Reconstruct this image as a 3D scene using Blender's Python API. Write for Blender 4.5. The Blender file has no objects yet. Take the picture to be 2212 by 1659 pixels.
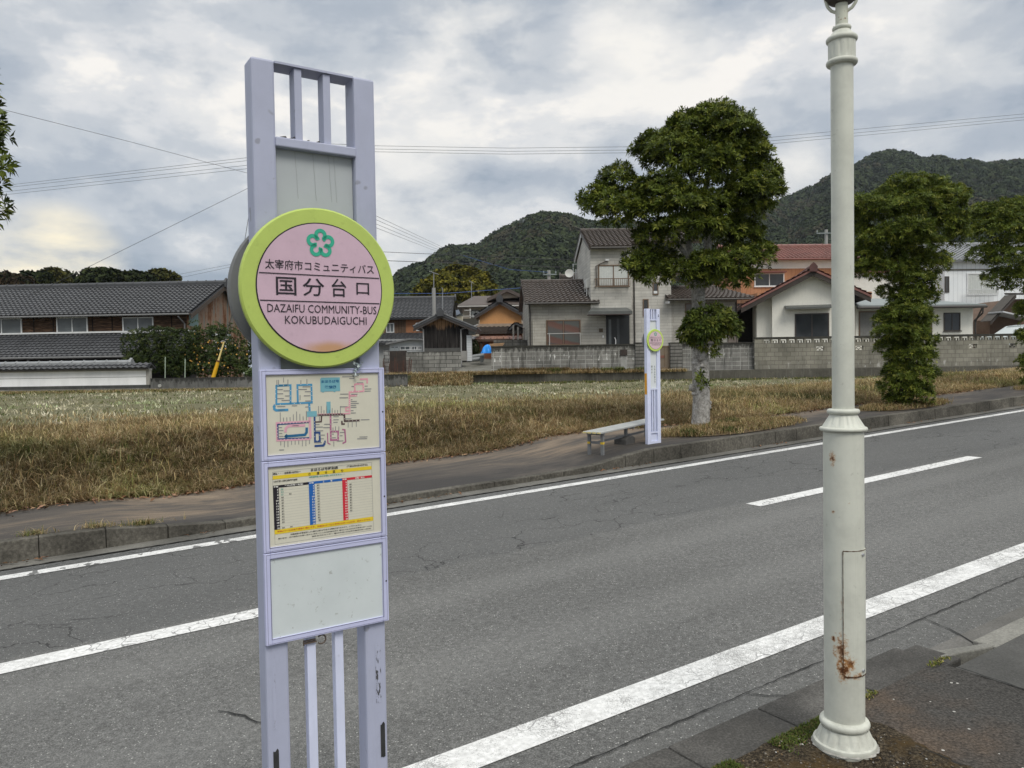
import bpy, bmesh, math, random
import numpy as np
from mathutils import Vector, Matrix
from math import radians as R, sin, cos, pi, hypot, atan, atan2, sqrt
random.seed(7); RNG = np.random.default_rng(7)
SC = bpy.context.scene; COL = SC.collection

# ------------------------------------------------------------------ camera
F, CX, CY, EYE = 1661.0, 1106.0, 829.5, 1.9        # focal length and centre of the photograph, in units of 1/2212 of its width
_p, _r = atan(46 / F), atan(0.016)
FW = Vector((0, cos(_p), -sin(_p)))
_u0 = Vector((1, 0, 0)).cross(FW)
RT = cos(_r) * Vector((1, 0, 0)) - sin(_r) * _u0
UP = sin(_r) * Vector((1, 0, 0)) + cos(_r) * _u0
CAM = Vector((0, 0, EYE))
cd = bpy.data.cameras.new('camera'); cam = bpy.data.objects.new('camera', cd); COL.objects.link(cam)
cd.sensor_fit = 'HORIZONTAL'; cd.sensor_width = 36.0; cd.lens = 36.0 * F / 2212
cd.clip_start = 0.05; cd.clip_end = 6000
cam.matrix_world = Matrix(((RT.x, UP.x, -FW.x, 0), (RT.y, UP.y, -FW.y, 0), (RT.z, UP.z, -FW.z, EYE), (0, 0, 0, 1)))
SC.camera = cam

# ------------------------------------------------------------------ sky, sun, exposure
SUN_EL, SUN_AZ = R(50), R(155)                      # behind the camera, a little to the right
w = bpy.data.worlds.new('World'); SC.world = w; w.use_nodes = True
nt = w.node_tree; nt.nodes.clear(); N = nt.nodes; L = nt.links
def wn(t, **k):
    n = N.new(t)
    for a, b in k.items(): setattr(n, a, b)
    return n
def wmath(op, a, b=None, c=None):
    n = wn('ShaderNodeMath', operation=op)
    for i, v in enumerate((a, b, c)):
        if v is None: continue
        if isinstance(v, (int, float)): n.inputs[i].default_value = v
        else: L.new(v, n.inputs[i])
    return n.outputs[0]
def wramp(fac, stops, interp='EASE'):
    n = wn('ShaderNodeValToRGB'); n.color_ramp.interpolation = interp
    e = n.color_ramp.elements
    while len(e) < len(stops): e.new(0.5)
    for el, (p, c) in zip(e, stops): el.position = p; el.color = (*c, 1)
    L.new(fac, n.inputs[0]); return n.outputs[0]
def wmix(fac, a, b, mode='MIX'):
    n = wn('ShaderNodeMix', data_type='RGBA', blend_type=mode)
    for i, v in ((0, fac), (6, a), (7, b)):
        if isinstance(v, (int, float)): n.inputs[i].default_value = v
        elif isinstance(v, tuple): n.inputs[i].default_value = (*v, 1)
        else: L.new(v, n.inputs[i])
    return n.outputs[2]
tc = wn('ShaderNodeTexCoord'); sep = wn('ShaderNodeSeparateXYZ'); L.new(tc.outputs['Generated'], sep.inputs[0])
def wnoise(scale, det, rough, dist, off, flat=2.2):
    m = wn('ShaderNodeMapping'); m.inputs['Location'].default_value = off; m.inputs['Scale'].default_value = (1, 1, flat); L.new(tc.outputs['Generated'], m.inputs[0])
    n = wn('ShaderNodeTexNoise'); n.inputs['Scale'].default_value = scale; n.inputs['Detail'].default_value = det
    n.inputs['Roughness'].default_value = rough; n.inputs['Distortion'].default_value = dist
    L.new(m.outputs[0], n.inputs['Vector']); return n.outputs[0]
n1 = wnoise(2.6, 2, 0.5, 0.0, (3.1, 0.4, 0.0)); n2 = wnoise(6.0, 7, 0.56, 0.15, (1.3, 7.2, 2.0)); n3 = wnoise(15.0, 6, 0.6, 0.2, (5.3, 2.2, 1.0), 1.8)
mixn = wmath('ADD', wmath('ADD', wmath('MULTIPLY', n1, 0.46), wmath('MULTIPLY', n2, 0.40)), wmath('MULTIPLY', n3, 0.14))
cloud = wramp(mixn, [(0.40, (0.31, 0.365, 0.44)), (0.46, (0.42, 0.465, 0.525)), (0.51, (0.55, 0.58, 0.615)), (0.555, (0.72, 0.725, 0.73)), (0.61, (0.96, 0.92, 0.86))])
def spot(px, py, r, amp, soft=None):                 # a sunlit opening in the cloud, a direction in the sky
    d = ((px - CX) / F * RT - (py - CY) / F * UP + FW).normalized()
    vm = wn('ShaderNodeVectorMath', operation='DOT_PRODUCT'); L.new(tc.outputs['Generated'], vm.inputs[0]); vm.inputs[1].default_value = d
    k = wn('ShaderNodeMapRange'); k.interpolation_type = 'SMOOTHSTEP'
    k.inputs[1].default_value = cos(r); k.inputs[2].default_value = 1.0; k.inputs[3].default_value = 0; k.inputs[4].default_value = amp
    L.new(vm.outputs['Value'], k.inputs[0]); return wmath('MULTIPLY', k.outputs[0], wmath('MULTIPLY', wmath('SUBTRACT', n2, 0.30), 3.2))
s1 = spot(120, 585, 0.085, 1.5)
cloud = wmix(wmath('MINIMUM', s1, 1.0), cloud, (1.0, 0.90, 0.68))
for px, py, r, a in ((1010, 60, 0.10, 0.75), (1390, 120, 0.11, 0.7), (940, 270, 0.09, 0.6), (860, 420, 0.12, 0.55), (450, 205, 0.06, 0.5), (2000, 80, 0.12, 0.35), (1240, 240, 0.08, .4), (1720, 390, .06, .6)):
    cloud = wmix(wmath('MINIMUM', wmath('MAXIMUM', spot(px, py, r, a), 0.0), 1.0), cloud, (0.93, 0.90, 0.84))
zen = wn('ShaderNodeMapRange'); zen.interpolation_type = 'SMOOTHSTEP'
zen.inputs[1].default_value = 0.42; zen.inputs[2].default_value = 0.9; zen.inputs[3].default_value = 10.0; zen.inputs[4].default_value = 25.0
L.new(sep.outputs[2], zen.inputs[0])                 # overcast: the sky overhead is far brighter than near the horizon
vs = wn('ShaderNodeVectorMath', operation='SCALE'); L.new(cloud, vs.inputs[0]); L.new(zen.outputs[0], vs.inputs['Scale'])
warm = wn('ShaderNodeMapRange'); warm.inputs[1].default_value = 0.40; warm.inputs[2].default_value = 0.7; L.new(sep.outputs[2], warm.inputs[0])
high = wmix(warm.outputs[0], vs.outputs[0], wmix(1.0, vs.outputs[0], (1.03, 1.0, 0.94), 'MULTIPLY'))
sky = wn('ShaderNodeTexSky'); sky.sky_type = 'NISHITA'; sky.sun_disc = False
sky.sun_elevation = SUN_EL; sky.sun_rotation = SUN_AZ
mixed = wmix(0.93, sky.outputs[0], high)
low = wmath('LESS_THAN', sep.outputs[2], -0.02)
mixed = wmix(low, mixed, (2.0, 2.0, 1.9))
bg = wn('ShaderNodeBackground'); bg.inputs[1].default_value = 0.1; L.new(mixed, bg.inputs[0])
wo = wn('ShaderNodeOutputWorld'); L.new(bg.outputs[0], wo.inputs[0])
sd = bpy.data.lights.new('sun', 'SUN'); sd.energy = 1.5; sd.angle = R(25); sd.color = (1.0, 0.95, 0.86)
so = bpy.data.objects.new('sun', sd); COL.objects.link(so)
_sv = Vector((sin(SUN_AZ) * cos(SUN_EL), cos(SUN_AZ) * cos(SUN_EL), sin(SUN_EL)))
so.rotation_euler = _sv.to_track_quat('Z', 'Y').to_euler(); so.location = (0, -5, 30)
SC.view_settings.view_transform = 'Standard'; SC.view_settings.look = 'None'
SC.view_settings.exposure = 0.14; SC.view_settings.gamma = 1.0; SC.view_settings.use_curve_mapping = False

# ------------------------------------------------------------------ helpers
V = Vector
def ray(px, py): return (px - CX) / F * RT - (py - CY) / F * UP + FW
def at(px, py, Y): q = ray(px, py); return CAM + q * (Y / q.y)
_v = ray(3650, 651); GR = _v.z / hypot(_v.x, _v.y)
RD = V((_v.x, _v.y, 0)).normalized(); RN = V((-RD.y, RD.x, 0))     # along the road, across it
def SD(s, d, z=0.0): p = RD * s + RN * d; return V((p.x, p.y, GR * s + z))
def onroad(px, py, dz):
    q = ray(px, py); s = q.x * RD.x + q.y * RD.y; k = (dz - EYE) / (q.z - GR * s); return CAM + k * q

class MB:
    def __init__(self): self.v = []; self.f = []
    def add(self, vs, fs):
        o = len(self.v); self.v += [V(a) for a in vs]; self.f += [tuple(i + o for i in q) for q in fs]; return self
    def quad(self, *p): return self.add(p, [tuple(range(len(p)))])
    def par(self, o, a, b, c):
        o, a, b, c = V(o), V(a), V(b), V(c)
        return self.add([o, o+a, o+a+b, o+b, o+c, o+a+c, o+a+b+c, o+b+c],
                        [(0,3,2,1), (4,5,6,7), (0,1,5,4), (1,2,6,5), (2,3,7,6), (3,0,4,7)])
    def box(self, c, s):
        return self.par((c[0]-s[0]/2, c[1]-s[1]/2, c[2]-s[2]/2), (s[0],0,0), (0,s[1],0), (0,0,s[2]))
    def prism(self, pts, e):
        n = len(pts); e = V(e); a = [V(p) for p in pts]; b = [p + e for p in a]
        return self.add(a + b, [tuple(range(n))[::-1], tuple(range(n, 2*n))] + [(i, (i+1) % n, n + (i+1) % n, n + i) for i in range(n)])
    def tube(self, pts, r, n=8, caps=True):
        pts = [V(p) for p in pts]; m = len(pts); rr = r if isinstance(r, (list, tuple)) else [r] * m
        vs = []; fs = []; side = None
        for i, p in enumerate(pts):
            t = (pts[min(i+1, m-1)] - pts[max(i-1, 0)]).normalized()
            if side is None:
                side = t.cross(V((0, 0, 1)) if abs(t.z) < 0.9 else V((1, 0, 0))).normalized()
            else:
                side = (side - t * side.dot(t)).normalized()
            up = side.cross(t)
            for k in range(n):
                a = 2 * pi * k / n; vs.append(p + (side * cos(a) + up * sin(a)) * rr[i])
        for i in range(m - 1):
            for k in range(n):
                fs.append((i*n+k, i*n+(k+1) % n, (i+1)*n+(k+1) % n, (i+1)*n+k))
        if caps: fs += [tuple(range(n))[::-1], tuple(range((m-1)*n, m*n))]
        return self.add(vs, fs)
    def lathe(self, c, prof, n=32):
        c = V(c); vs = []; fs = []; m = len(prof)
        for r, z in prof:
            for k in range(n): a = 2*pi*k/n; vs.append(c + V((r*cos(a), r*sin(a), z)))
        for i in range(m-1):
            for k in range(n): fs.append((i*n+k, i*n+(k+1) % n, (i+1)*n+(k+1) % n, (i+1)*n+k))
        fs += [tuple(range(n))[::-1], tuple(range((m-1)*n, m*n))]
        return self.add(vs, fs)
    def build(self, name, mat, parent=None, smooth=False, bevel=0.0, loc=None, recalc=True):
        base = parent_loc(parent) if parent is not None else (V(loc) if loc is not None else V((0, 0, 0)))
        me = bpy.data.meshes.new(name); me.from_pydata([tuple(p - base) for p in self.v], [], self.f)
        if recalc:
            bm = bmesh.new(); bm.from_mesh(me); bmesh.ops.recalc_face_normals(bm, faces=bm.faces); bm.to_mesh(me); bm.free()
        if smooth: me.polygons.foreach_set('use_smooth', [True] * len(me.polygons)); me.set_sharp_from_angle(angle=R(38))
        if mat: me.materials.append(mat)
        o = bpy.data.objects.new(name, me); COL.objects.link(o)
        if parent is not None: o.parent = parent
        else: o.location = base
        if bevel:
            b = o.modifiers.new('bevel', 'BEVEL'); b.width = bevel; b.segments = 2; b.limit_method = 'ANGLE'
        return o
def parent_loc(o):
    p = V(o.location)
    while o.parent is not None: o = o.parent; p += V(o.location)
    return p
def tag(o, label=None, cat=None, group=None, kind=None):
    if label: o['label'] = label
    if cat: o['category'] = cat
    if group: o['group'] = group
    if kind: o['kind'] = kind
    return o
def thing(name, label, cat, loc, group=None):
    o = bpy.data.objects.new(name, None); COL.objects.link(o); o.location = loc; o.empty_display_size = 0.2
    return tag(o, label, cat, group)
def struct(o): o['kind'] = 'structure'; return o
def npmesh(name, verts, faces, mat, parent=None, tint=None, loc=None, smooth=False):
    """verts (N,3) world, faces (M,3|4); tint (N,3) is the natural colour of each leaf or blade"""
    base = np.array(parent_loc(parent) if parent is not None else (loc if loc is not None else (0, 0, 0)))
    me = bpy.data.meshes.new(name); nv, nf, k = len(verts), len(faces), faces.shape[1]
    me.vertices.add(nv); me.vertices.foreach_set('co', (verts - base).astype(np.float32).ravel())
    me.loops.add(nf * k); me.loops.foreach_set('vertex_index', faces.astype(np.int32).ravel())
    me.polygons.add(nf); me.polygons.foreach_set('loop_start', np.arange(0, nf * k, k, dtype=np.int32))
    me.update(calc_edges=True)
    if smooth: me.polygons.foreach_set('use_smooth', np.ones(nf, dtype=bool))
    if tint is not None:
        a = me.color_attributes.new('tint', 'FLOAT_COLOR', 'POINT')
        a.data.foreach_set('color', np.concatenate([tint, np.ones((nv, 1))], 1).astype(np.float32).ravel())
    if mat: me.materials.append(mat)
    o = bpy.data.objects.new(name, me); COL.objects.link(o)
    if parent is not None: o.parent = parent
    else: o.location = tuple(base)
    return o

# text as flat lettering: returns (verts2d, faces) fitted to unit height, width as set
_tcache = {}
def text2d(body, bold=0.0):
    if (body, bold) in _tcache: return _tcache[(body, bold)]
    c = bpy.data.curves.new('t', 'FONT'); c.body = body; c.size = 1.0; c.resolution_u = 2; c.offset = bold
    o = bpy.data.objects.new('t', c); COL.objects.link(o)
    bpy.context.view_layer.update()
    dg = bpy.context.evaluated_depsgraph_get(); e = o.evaluated_get(dg); me = e.to_mesh()
    vs = [(q.co.x, q.co.y) for q in me.vertices]; fs = [tuple(p.vertices) for p in me.polygons]
    e.to_mesh_clear(); bpy.data.objects.remove(o); bpy.data.curves.remove(c)
    _tcache[(body, bold)] = (vs, fs); return vs, fs

# ------------------------------------------------------------------ materials
def nmat(name):
    m = bpy.data.materials.new(name); m.use_nodes = True; t = m.node_tree
    return m, t, t.nodes['Principled BSDF']
class G:
    """small node-graph helper"""
    def __init__(s, name):
        s.m, s.t, s.b = nmat(name); s.tc = s.t.nodes.new('ShaderNodeTexCoord'); s.co = s.tc.outputs['Object']
    def n(s, t, **k):
        n = s.t.nodes.new(t)
        for a, b in k.items(): setattr(n, a, b)
        return n
    def setin(s, n, i, v):
        if v is None: return
        if isinstance(v, (int, float)): n.inputs[i].default_value = v
        elif isinstance(v, tuple): n.inputs[i].default_value = (*v, 1) if (len(v) == 3 and len(n.inputs[i].default_value) == 4) else v
        else: s.t.links.new(v, n.inputs[i])
    def math(s, op, a, b=None, c=None):
        n = s.n('ShaderNodeMath', operation=op)
        for i, v in enumerate((a, b, c)): s.setin(n, i, v)
        return n.outputs[0]
    def mapping(s, scale=(1, 1, 1), loc=(0, 0, 0), rot=(0, 0, 0), vec=None):
        n = s.n('ShaderNodeMapping'); s.t.links.new(vec or s.co, n.inputs[0])
        n.inputs['Scale'].default_value = scale; n.inputs['Location'].default_value = loc; n.inputs['Rotation'].default_value = rot
        return n.outputs[0]
    def noise(s, scale, det=4, rough=0.55, dist=0.0, vec=None):
        n = s.n('ShaderNodeTexNoise'); s.t.links.new(vec or s.co, n.inputs['Vector'])
        n.inputs['Scale'].default_value = scale; n.inputs['Detail'].default_value = det; n.inputs['Roughness'].default_value = rough; n.inputs['Distortion'].default_value = dist
        return n.outputs[0]
    def vor(s, scale, feature='F1', vec=None, out='Distance', rnd=1.0):
        n = s.n('ShaderNodeTexVoronoi', feature=feature); s.t.links.new(vec or s.co, n.inputs['Vector'])
        n.inputs['Scale'].default_value = scale; n.inputs['Randomness'].default_value = rnd; return n.outputs[out]
    def ramp(s, fac, stops, interp='LINEAR'):
        n = s.n('ShaderNodeValToRGB'); n.color_ramp.interpolation = interp; e = n.color_ramp.elements
        while len(e) < len(stops): e.new(0.5)
        for el, (p, c) in zip(e, stops): el.position = p; el.color = (*c, 1) if isinstance(c, tuple) else (c, c, c, 1)
        s.t.links.new(fac, n.inputs[0]); return n.outputs[0]
    def mix(s, fac, a, b, mode='MIX'):
        n = s.n('ShaderNodeMix', data_type='RGBA', blend_type=mode)
        s.setin(n, 0, fac); s.setin(n, 6, a); s.setin(n, 7, b); return n.outputs[2]
    def step(s, v, a, b):
        n = s.n('ShaderNodeMapRange'); n.interpolation_type = 'SMOOTHSTEP'; s.setin(n, 0, v)
        n.inputs[1].default_value = a; n.inputs[2].default_value = b; return n.outputs[0]
    def xyz(s, vec=None):
        n = s.n('ShaderNodeSeparateXYZ'); s.t.links.new(vec or s.co, n.inputs[0]); return n.outputs
    def comb(s, x, y, z=0.0):
        n = s.n('ShaderNodeCombineXYZ'); s.setin(n, 0, x); s.setin(n, 1, y); s.setin(n, 2, z); return n.outputs[0]
    def bump(s, h, strength=0.3, dist=0.01):
        n = s.n('ShaderNodeBump'); n.inputs['Strength'].default_value = strength; n.inputs['Distance'].default_value = dist
        s.t.links.new(h, n.inputs['Height']); s.t.links.new(n.outputs[0], s.b.inputs['Normal'])
    def done(s, col, rough=0.6, metal=0.0, spec=0.5):
        s.setin(s.b, 'Base Color', col); s.setin(s.b, 'Roughness', rough); s.b.inputs['Metallic'].default_value = metal
        s.b.inputs['Specular IOR Level'].default_value = spec
        return s.m
def mul(c, k): return tuple(min(1, x * k) for x in c)
_mc = {}
def MAT(name, col, rough=0.6, var=0.18, sc=3.0, bump=0.0, bsc=None, metal=0.0, spec=0.4, streak=None, stc=(0.08, 0.075, 0.065), speck=None):
    """plain surface with uneven colour at two scales, optional rain streaks and dirt specks"""
    if name in _mc: return _mc[name]
    g = G(name)
    a = g.noise(sc, 5, 0.6); b = g.noise(sc * 9, 4, 0.6)
    f = g.math('ADD', g.math('MULTIPLY', a, 0.65), g.math('MULTIPLY', b, 0.35))
    c = g.ramp(f, [(0.3, mul(col, 1 - var)), (0.5, col), (0.7, mul(col, 1 + var))])
    if streak:
        sn = g.noise(1.0, 5, 0.6, vec=g.mapping((14, 14, 0.8)))
        c = g.mix(g.math('MULTIPLY', g.step(sn, 0.5, 0.75), streak), c, stc)
    if speck:
        sp = g.noise(sc * 22, 2, 0.5)
        c = g.mix(g.math('MULTIPLY', g.step(sp, 0.68, 0.74), speck), c, stc)
    if bump: g.bump(g.noise(bsc or sc * 12, 3), 0.4, bump)
    _mc[name] = g.done(c, rough, metal, spec); return _mc[name]
def BRICK(name, c1, c2, cm, bw, bh, mort=0.012, off=0.5, var=0.25, streak=0.0, stc=(0.05, 0.05, 0.045), white=0.0, whz=(0, 1), top=0.0, topz=1.0, rough=0.85, big=1.2):
    """coursed blocks on upright faces; streak = dark rain stains, white = lime bloom in a band of heights, top = dark growth under the coping"""
    g = G(name); x, y, z = g.xyz()
    v = g.comb(g.math('ADD', g.math('ADD', x, y), 17.3), z)
    n = g.n('ShaderNodeTexBrick'); n.offset = off; g.t.links.new(v, n.inputs['Vector'])
    n.inputs['Color1'].default_value = (*c1, 1); n.inputs['Color2'].default_value = (*c2, 1); n.inputs['Mortar'].default_value = (*cm, 1)
    n.inputs['Scale'].default_value = 1.0; n.inputs['Mortar Size'].default_value = mort; n.inputs['Brick Width'].default_value = bw; n.inputs['Row Height'].default_value = bh
    n.inputs['Mortar Smooth'].default_value = 0.3
    a = g.noise(big, 6, 0.62); c = g.mix(1.0, n.outputs[0], g.ramp(a, [(0.3, 1 - var), (0.5, 1.0), (0.72, 1 + var)]), 'MULTIPLY')
    if streak:
        sn = g.noise(1.0, 6, 0.65, vec=g.mapping((5, 5, 0.7)))
        c = g.mix(g.math('MULTIPLY', g.step(sn, 0.47, 0.68), streak), c, stc)
    if white:
        wnz = g.noise(1.0, 6, 0.7, vec=g.mapping((6, 6, 1.6), (3, 1, 2)))
        band = g.math('MULTIPLY', g.step(z, whz[0], whz[0] + 0.06), g.math('SUBTRACT', 1.0, g.step(z, whz[1] - 0.1, whz[1])))
        c = g.mix(g.math('MULTIPLY', g.math('MULTIPLY', g.step(wnz, 0.55, 0.66), band), white), c, (0.75, 0.75, 0.73))
    if top:
        tn = g.noise(1.0, 5, 0.7, vec=g.mapping((7, 7, 2.5)))
        band = g.step(g.math('ADD', z, g.math('MULTIPLY', g.math('SUBTRACT', tn, 0.5), 0.9)), topz - 0.1, topz + 0.05)
        c = g.mix(g.math('MULTIPLY', band, top), c, (0.03, 0.03, 0.027))
    g.bump(g.math('SUBTRACT', g.noise(30, 3), g.math('MULTIPLY', n.outputs['Fac'], 1.5)), 0.5, 0.006)
    return g.done(c, rough, 0, 0.25)
def TINT(name, rough=0.55, var=0.25, spec=0.35, trans=0.0):
    g = G(name); a = g.n('ShaderNodeAttribute'); a.attribute_name = 'tint'
    c = g.mix(1.0, a.outputs['Color'], g.ramp(g.noise(2.0, 3), [(0.3, 1 - var), (0.7, 1 + var)]), 'MULTIPLY')
    if trans:
        g.b.inputs['Transmission Weight'].default_value = 0.0
        tr = g.n('ShaderNodeBsdfTranslucent'); g.t.links.new(c, tr.inputs[0])
        mx = g.n('ShaderNodeMixShader'); mx.inputs[0].default_value = trans
        out = g.t.nodes['Material Output']
        g.t.links.new(g.b.outputs[0], mx.inputs[1]); g.t.links.new(tr.outputs[0], mx.inputs[2]); g.t.links.new(mx.outputs[0], out.inputs[0])
    return g.done(c, rough, 0, spec)
def glass_mat(name, col=(0.02, 0.024, 0.028), rough=0.08):
    g = G(name); n = g.noise(1.2, 3)
    return g.done(g.ramp(n, [(0.3, mul(col, 0.7)), (0.7, mul(col, 1.4))]), rough, 0, 0.5)

# ------------------------------------------------------------------ ground, road, pavements
def ss(t): t = min(1, max(0, t)); return t * t * (3 - 2 * t)
def kz(s):
    if s < 4: return 0.22 - 0.14 * ss((s - 0.4) / 1.8)
    return 0.08 + 0.15 * ss((s - 7.0) / 1.7)
def interp(x, tab): return float(np.interp(x, [a for a, b in tab], [b for a, b in tab]))
DOUT = [(-20, 10.6), (-0.1, 10.78), (3, 11.5), (5.2, 11.75), (9.3, 11.7), (12.5, 10.75), (15.5, 10.9), (25, 10.8), (90, 10.8)]
def dout(s): return interp(s, DOUT)
KF, KB = 9.02, 9.20
def asphalt():
    g = G('worn asphalt'); x, y, z = g.xyz()
    s = g.math('ADD', g.math('MULTIPLY', x, RD.x), g.math('MULTIPLY', y, RD.y)); d = g.math('ADD', g.math('MULTIPLY', x, RN.x), g.math('MULTIPLY', y, RN.y))
    sd_ = g.comb(s, d)
    big = g.noise(0.55, 4, 0.5, vec=g.mapping((0.35, 1.2, 1), vec=sd_))
    fine = g.noise(120, 3, 0.8); mid = g.noise(30, 4, 0.6)
    c = g.ramp(g.math('ADD', g.math('MULTIPLY', fine, 0.7), g.math('MULTIPLY', mid, 0.3)), [(0.34, (0.044, 0.044, 0.043)), (0.5, (0.113, 0.113, 0.109)), (0.66, (0.235, 0.235, 0.228))])
    c = g.mix(1.0, c, g.ramp(big, [(0.25, 0.80), (0.5, 1.0), (0.75, 1.16)]), 'MULTIPLY')
    # the far lane is older and darker; its edge wanders about the centre line
    edge = g.math('ADD', d, g.math('MULTIPLY', g.math('SUBTRACT', g.noise(0.8, 4), 0.5), 0.35))
    far = g.step(edge, 5.98, 6.08)
    c = g.mix(g.math('MULTIPLY', far, 0.42), c, mul((0.07, 0.072, 0.073), 1.0))
    near = g.math('SUBTRACT', 1.0, g.step(edge, 2.70, 2.80))
    c = g.mix(g.math('MULTIPLY', near, 0.25), c, (0.10, 0.10, 0.096))
    wheel = g.math('ADD', g.math('SUBTRACT', 1.0, g.step(g.math('ABSOLUTE', g.math('SUBTRACT', d, 4.05)), 0.05, 0.45)), g.math('SUBTRACT', 1.0, g.step(g.math('ABSOLUTE', g.math('SUBTRACT', d, 5.3)), 0.05, 0.35)))
    c = g.mix(g.math('MULTIPLY', wheel, 0.13), c, (0.26, 0.26, 0.25))
    chip = g.vor(85, 'F1', out='Color'); cs = g.xyz(chip)
    dd = g.vor(85)
    c = g.mix(g.math('MULTIPLY', g.math('GREATER_THAN', cs[0], 0.94), g.math('LESS_THAN', dd, 0.34)), c, (0.38, 0.38, 0.36))
    wv = g.n('ShaderNodeVectorMath', operation='ADD'); g.t.links.new(sd_, wv.inputs[0])
    nz = g.n('ShaderNodeTexNoise'); nz.inputs['Scale'].default_value = 1.9; nz.inputs['Detail'].default_value = 6; g.t.links.new(sd_, nz.inputs['Vector'])
    sc = g.n('ShaderNodeVectorMath', operation='SCALE'); sc.inputs['Scale'].default_value = 0.75; g.t.links.new(nz.outputs['Color'], sc.inputs[0]); g.t.links.new(sc.outputs[0], wv.inputs[1])
    ck = g.math('LESS_THAN', g.vor(1.5, 'DISTANCE_TO_EDGE', vec=g.mapping((0.75, 1.5, 1), vec=wv.outputs[0])), 0.0095)
    some = g.step(g.noise(0.55, 3, vec=g.mapping((1, 1.3, 1), (4, 2, 0), vec=sd_)), 0.44, 0.56)
    ck = g.math('MULTIPLY', g.math('MULTIPLY', ck, some), g.math('ADD', g.math('MULTIPLY', far, 0.8), 0.0))
    c = g.mix(ck, c, (0.018, 0.018, 0.018))
    g.bump(g.math('SUBTRACT', fine, g.math('MULTIPLY', ck, 0.9)), 0.55, 0.006)
    return g.done(c, 0.82, 0, 0.3)
def paint_mat(name, wear, gaps=False, soft=0.7):
    g = G(name); x, y, z = g.xyz()
    s = g.math('ADD', g.math('MULTIPLY', x, RD.x), g.math('MULTIPLY', y, RD.y)); d = g.math('ADD', g.math('MULTIPLY', x, RN.x), g.math('MULTIPLY', y, RN.y))
    v = g.comb(s, d)
    n = g.math('ADD', g.math('MULTIPLY', g.noise(120, 4, 0.75), 0.75), g.math('MULTIPLY', g.noise(4, 4, 0.6), 0.35))
    wr = g.step(n, wear, wear + 0.05)
    wv = g.n('ShaderNodeVectorMath', operation='ADD'); g.t.links.new(v, wv.inputs[0])
    nz = g.n('ShaderNodeTexNoise'); nz.inputs['Scale'].default_value = 9; nz.inputs['Detail'].default_value = 4; g.t.links.new(v, nz.inputs['Vector'])
    sc = g.n('ShaderNodeVectorMath', operation='SCALE'); sc.inputs['Scale'].default_value = 0.12; g.t.links.new(nz.outputs['Color'], sc.inputs[0]); g.t.links.new(sc.outputs[0], wv.inputs[1])
    ck = g.math('LESS_THAN', g.vor(9.0, 'DISTANCE_TO_EDGE', vec=wv.outputs[0]), 0.03)
    ck = g.math('MULTIPLY', ck, g.step(g.noise(1.2, 3), 0.44, 0.58))
    f = g.math('MAXIMUM', g.math('MULTIPLY', wr, soft), g.math('MULTIPLY', ck, 0.8))
    if gaps:
        gp = g.step(g.noise(1.0, 3, 0.6, vec=g.mapping((5.5, 3, 1), vec=v)), 0.575, 0.60); f = g.math('MAXIMUM', f, g.math('MULTIPLY', gp, g.math('SUBTRACT', 1.0, g.step(s, 2.2, 4.5))))
    c = g.mix(f, g.ramp(g.noise(30, 4), [(0.3, (0.52, 0.52, 0.51)), (0.7, (0.78, 0.78, 0.77))]), (0.15, 0.15, 0.147))
    g.bump(g.noise(90, 3), 0.5, 0.004)
    return g.done(c, 0.7, 0, 0.3)
def conc_mat(name, col, dark, grain=60, var=0.5):
    g = G(name); f = g.math('ADD', g.math('MULTIPLY', g.noise(1.3, 6, 0.65), 0.6), g.math('MULTIPLY', g.noise(grain, 3, 0.7), 0.4))
    c = g.ramp(f, [(0.36, dark), (0.5, mul(col, 0.8)), (0.64, mul(col, 1.0 + var * 0.4))])
    g.bump(g.noise(grain, 4), 0.45, 0.005); return g.done(c, 0.9, 0, 0.2)
M_ASPH = asphalt()
M_KERB = conc_mat('mossy kerb concrete', (0.105, 0.098, 0.083), (0.034, 0.032, 0.027), 28, 1.6)
M_GUT = conc_mat('gutter concrete', (0.16, 0.155, 0.14), (0.07, 0.068, 0.06), 60)
def sheet(name, mat, dlo, dhi, s0, s1, step, zf, both=True):
    """a strip along the road between two offsets, which may be functions of s"""
    m = MB(); n = max(1, int((s1 - s0) / step)); vs = []
    fl = dlo if callable(dlo) else (lambda s: dlo); fh = dhi if callable(dhi) else (lambda s: dhi)
    for i in range(n + 1):
        s = s0 + (s1 - s0) * i / n
        for d in (fl(s), fh(s)): vs.append(SD(s, d, zf(s, d) if callable(zf) else zf))
    m.add(vs, [(2*i, 2*i+2, 2*i+3, 2*i+1) for i in range(n)])
    return struct(m.build(name, mat))
# one ground sheet out to the horizon, below everything
g_ = MB(); g_.quad((-3000, -600, -0.9), (3000, -600, -0.9), (3000, 4000, -0.9), (-3000, 4000, -0.9))
struct(g_.build('ground', MAT('far ground', (0.10, 0.11, 0.06), 0.95, 0.3, 0.05)))
sheet('road', M_ASPH, 2.46, 8.76, -40, 110, 5, 0.0)
sheet('gutter', M_GUT, 8.76, 9.06, -40, 110, 5, 0.006)
M_LINE_N = paint_mat('thick white road paint', 0.565); M_LINE_C = paint_mat('cracked white road paint', 0.63); M_LINE_F = paint_mat('worn white road paint', 0.575, True)
sheet('road_marking', M_LINE_N, 2.99, 3.205, -40, 110, 5, 0.005)
for k in range(-4, 9):
    sheet('road_marking', M_LINE_C, 5.76, 5.97, 7.12 + 10 * k, 12.15 + 10 * k, 5, 0.005)
sheet('road_marking', M_LINE_F, 8.36, 8.525, -40, 110, 5, 0.005)
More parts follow.
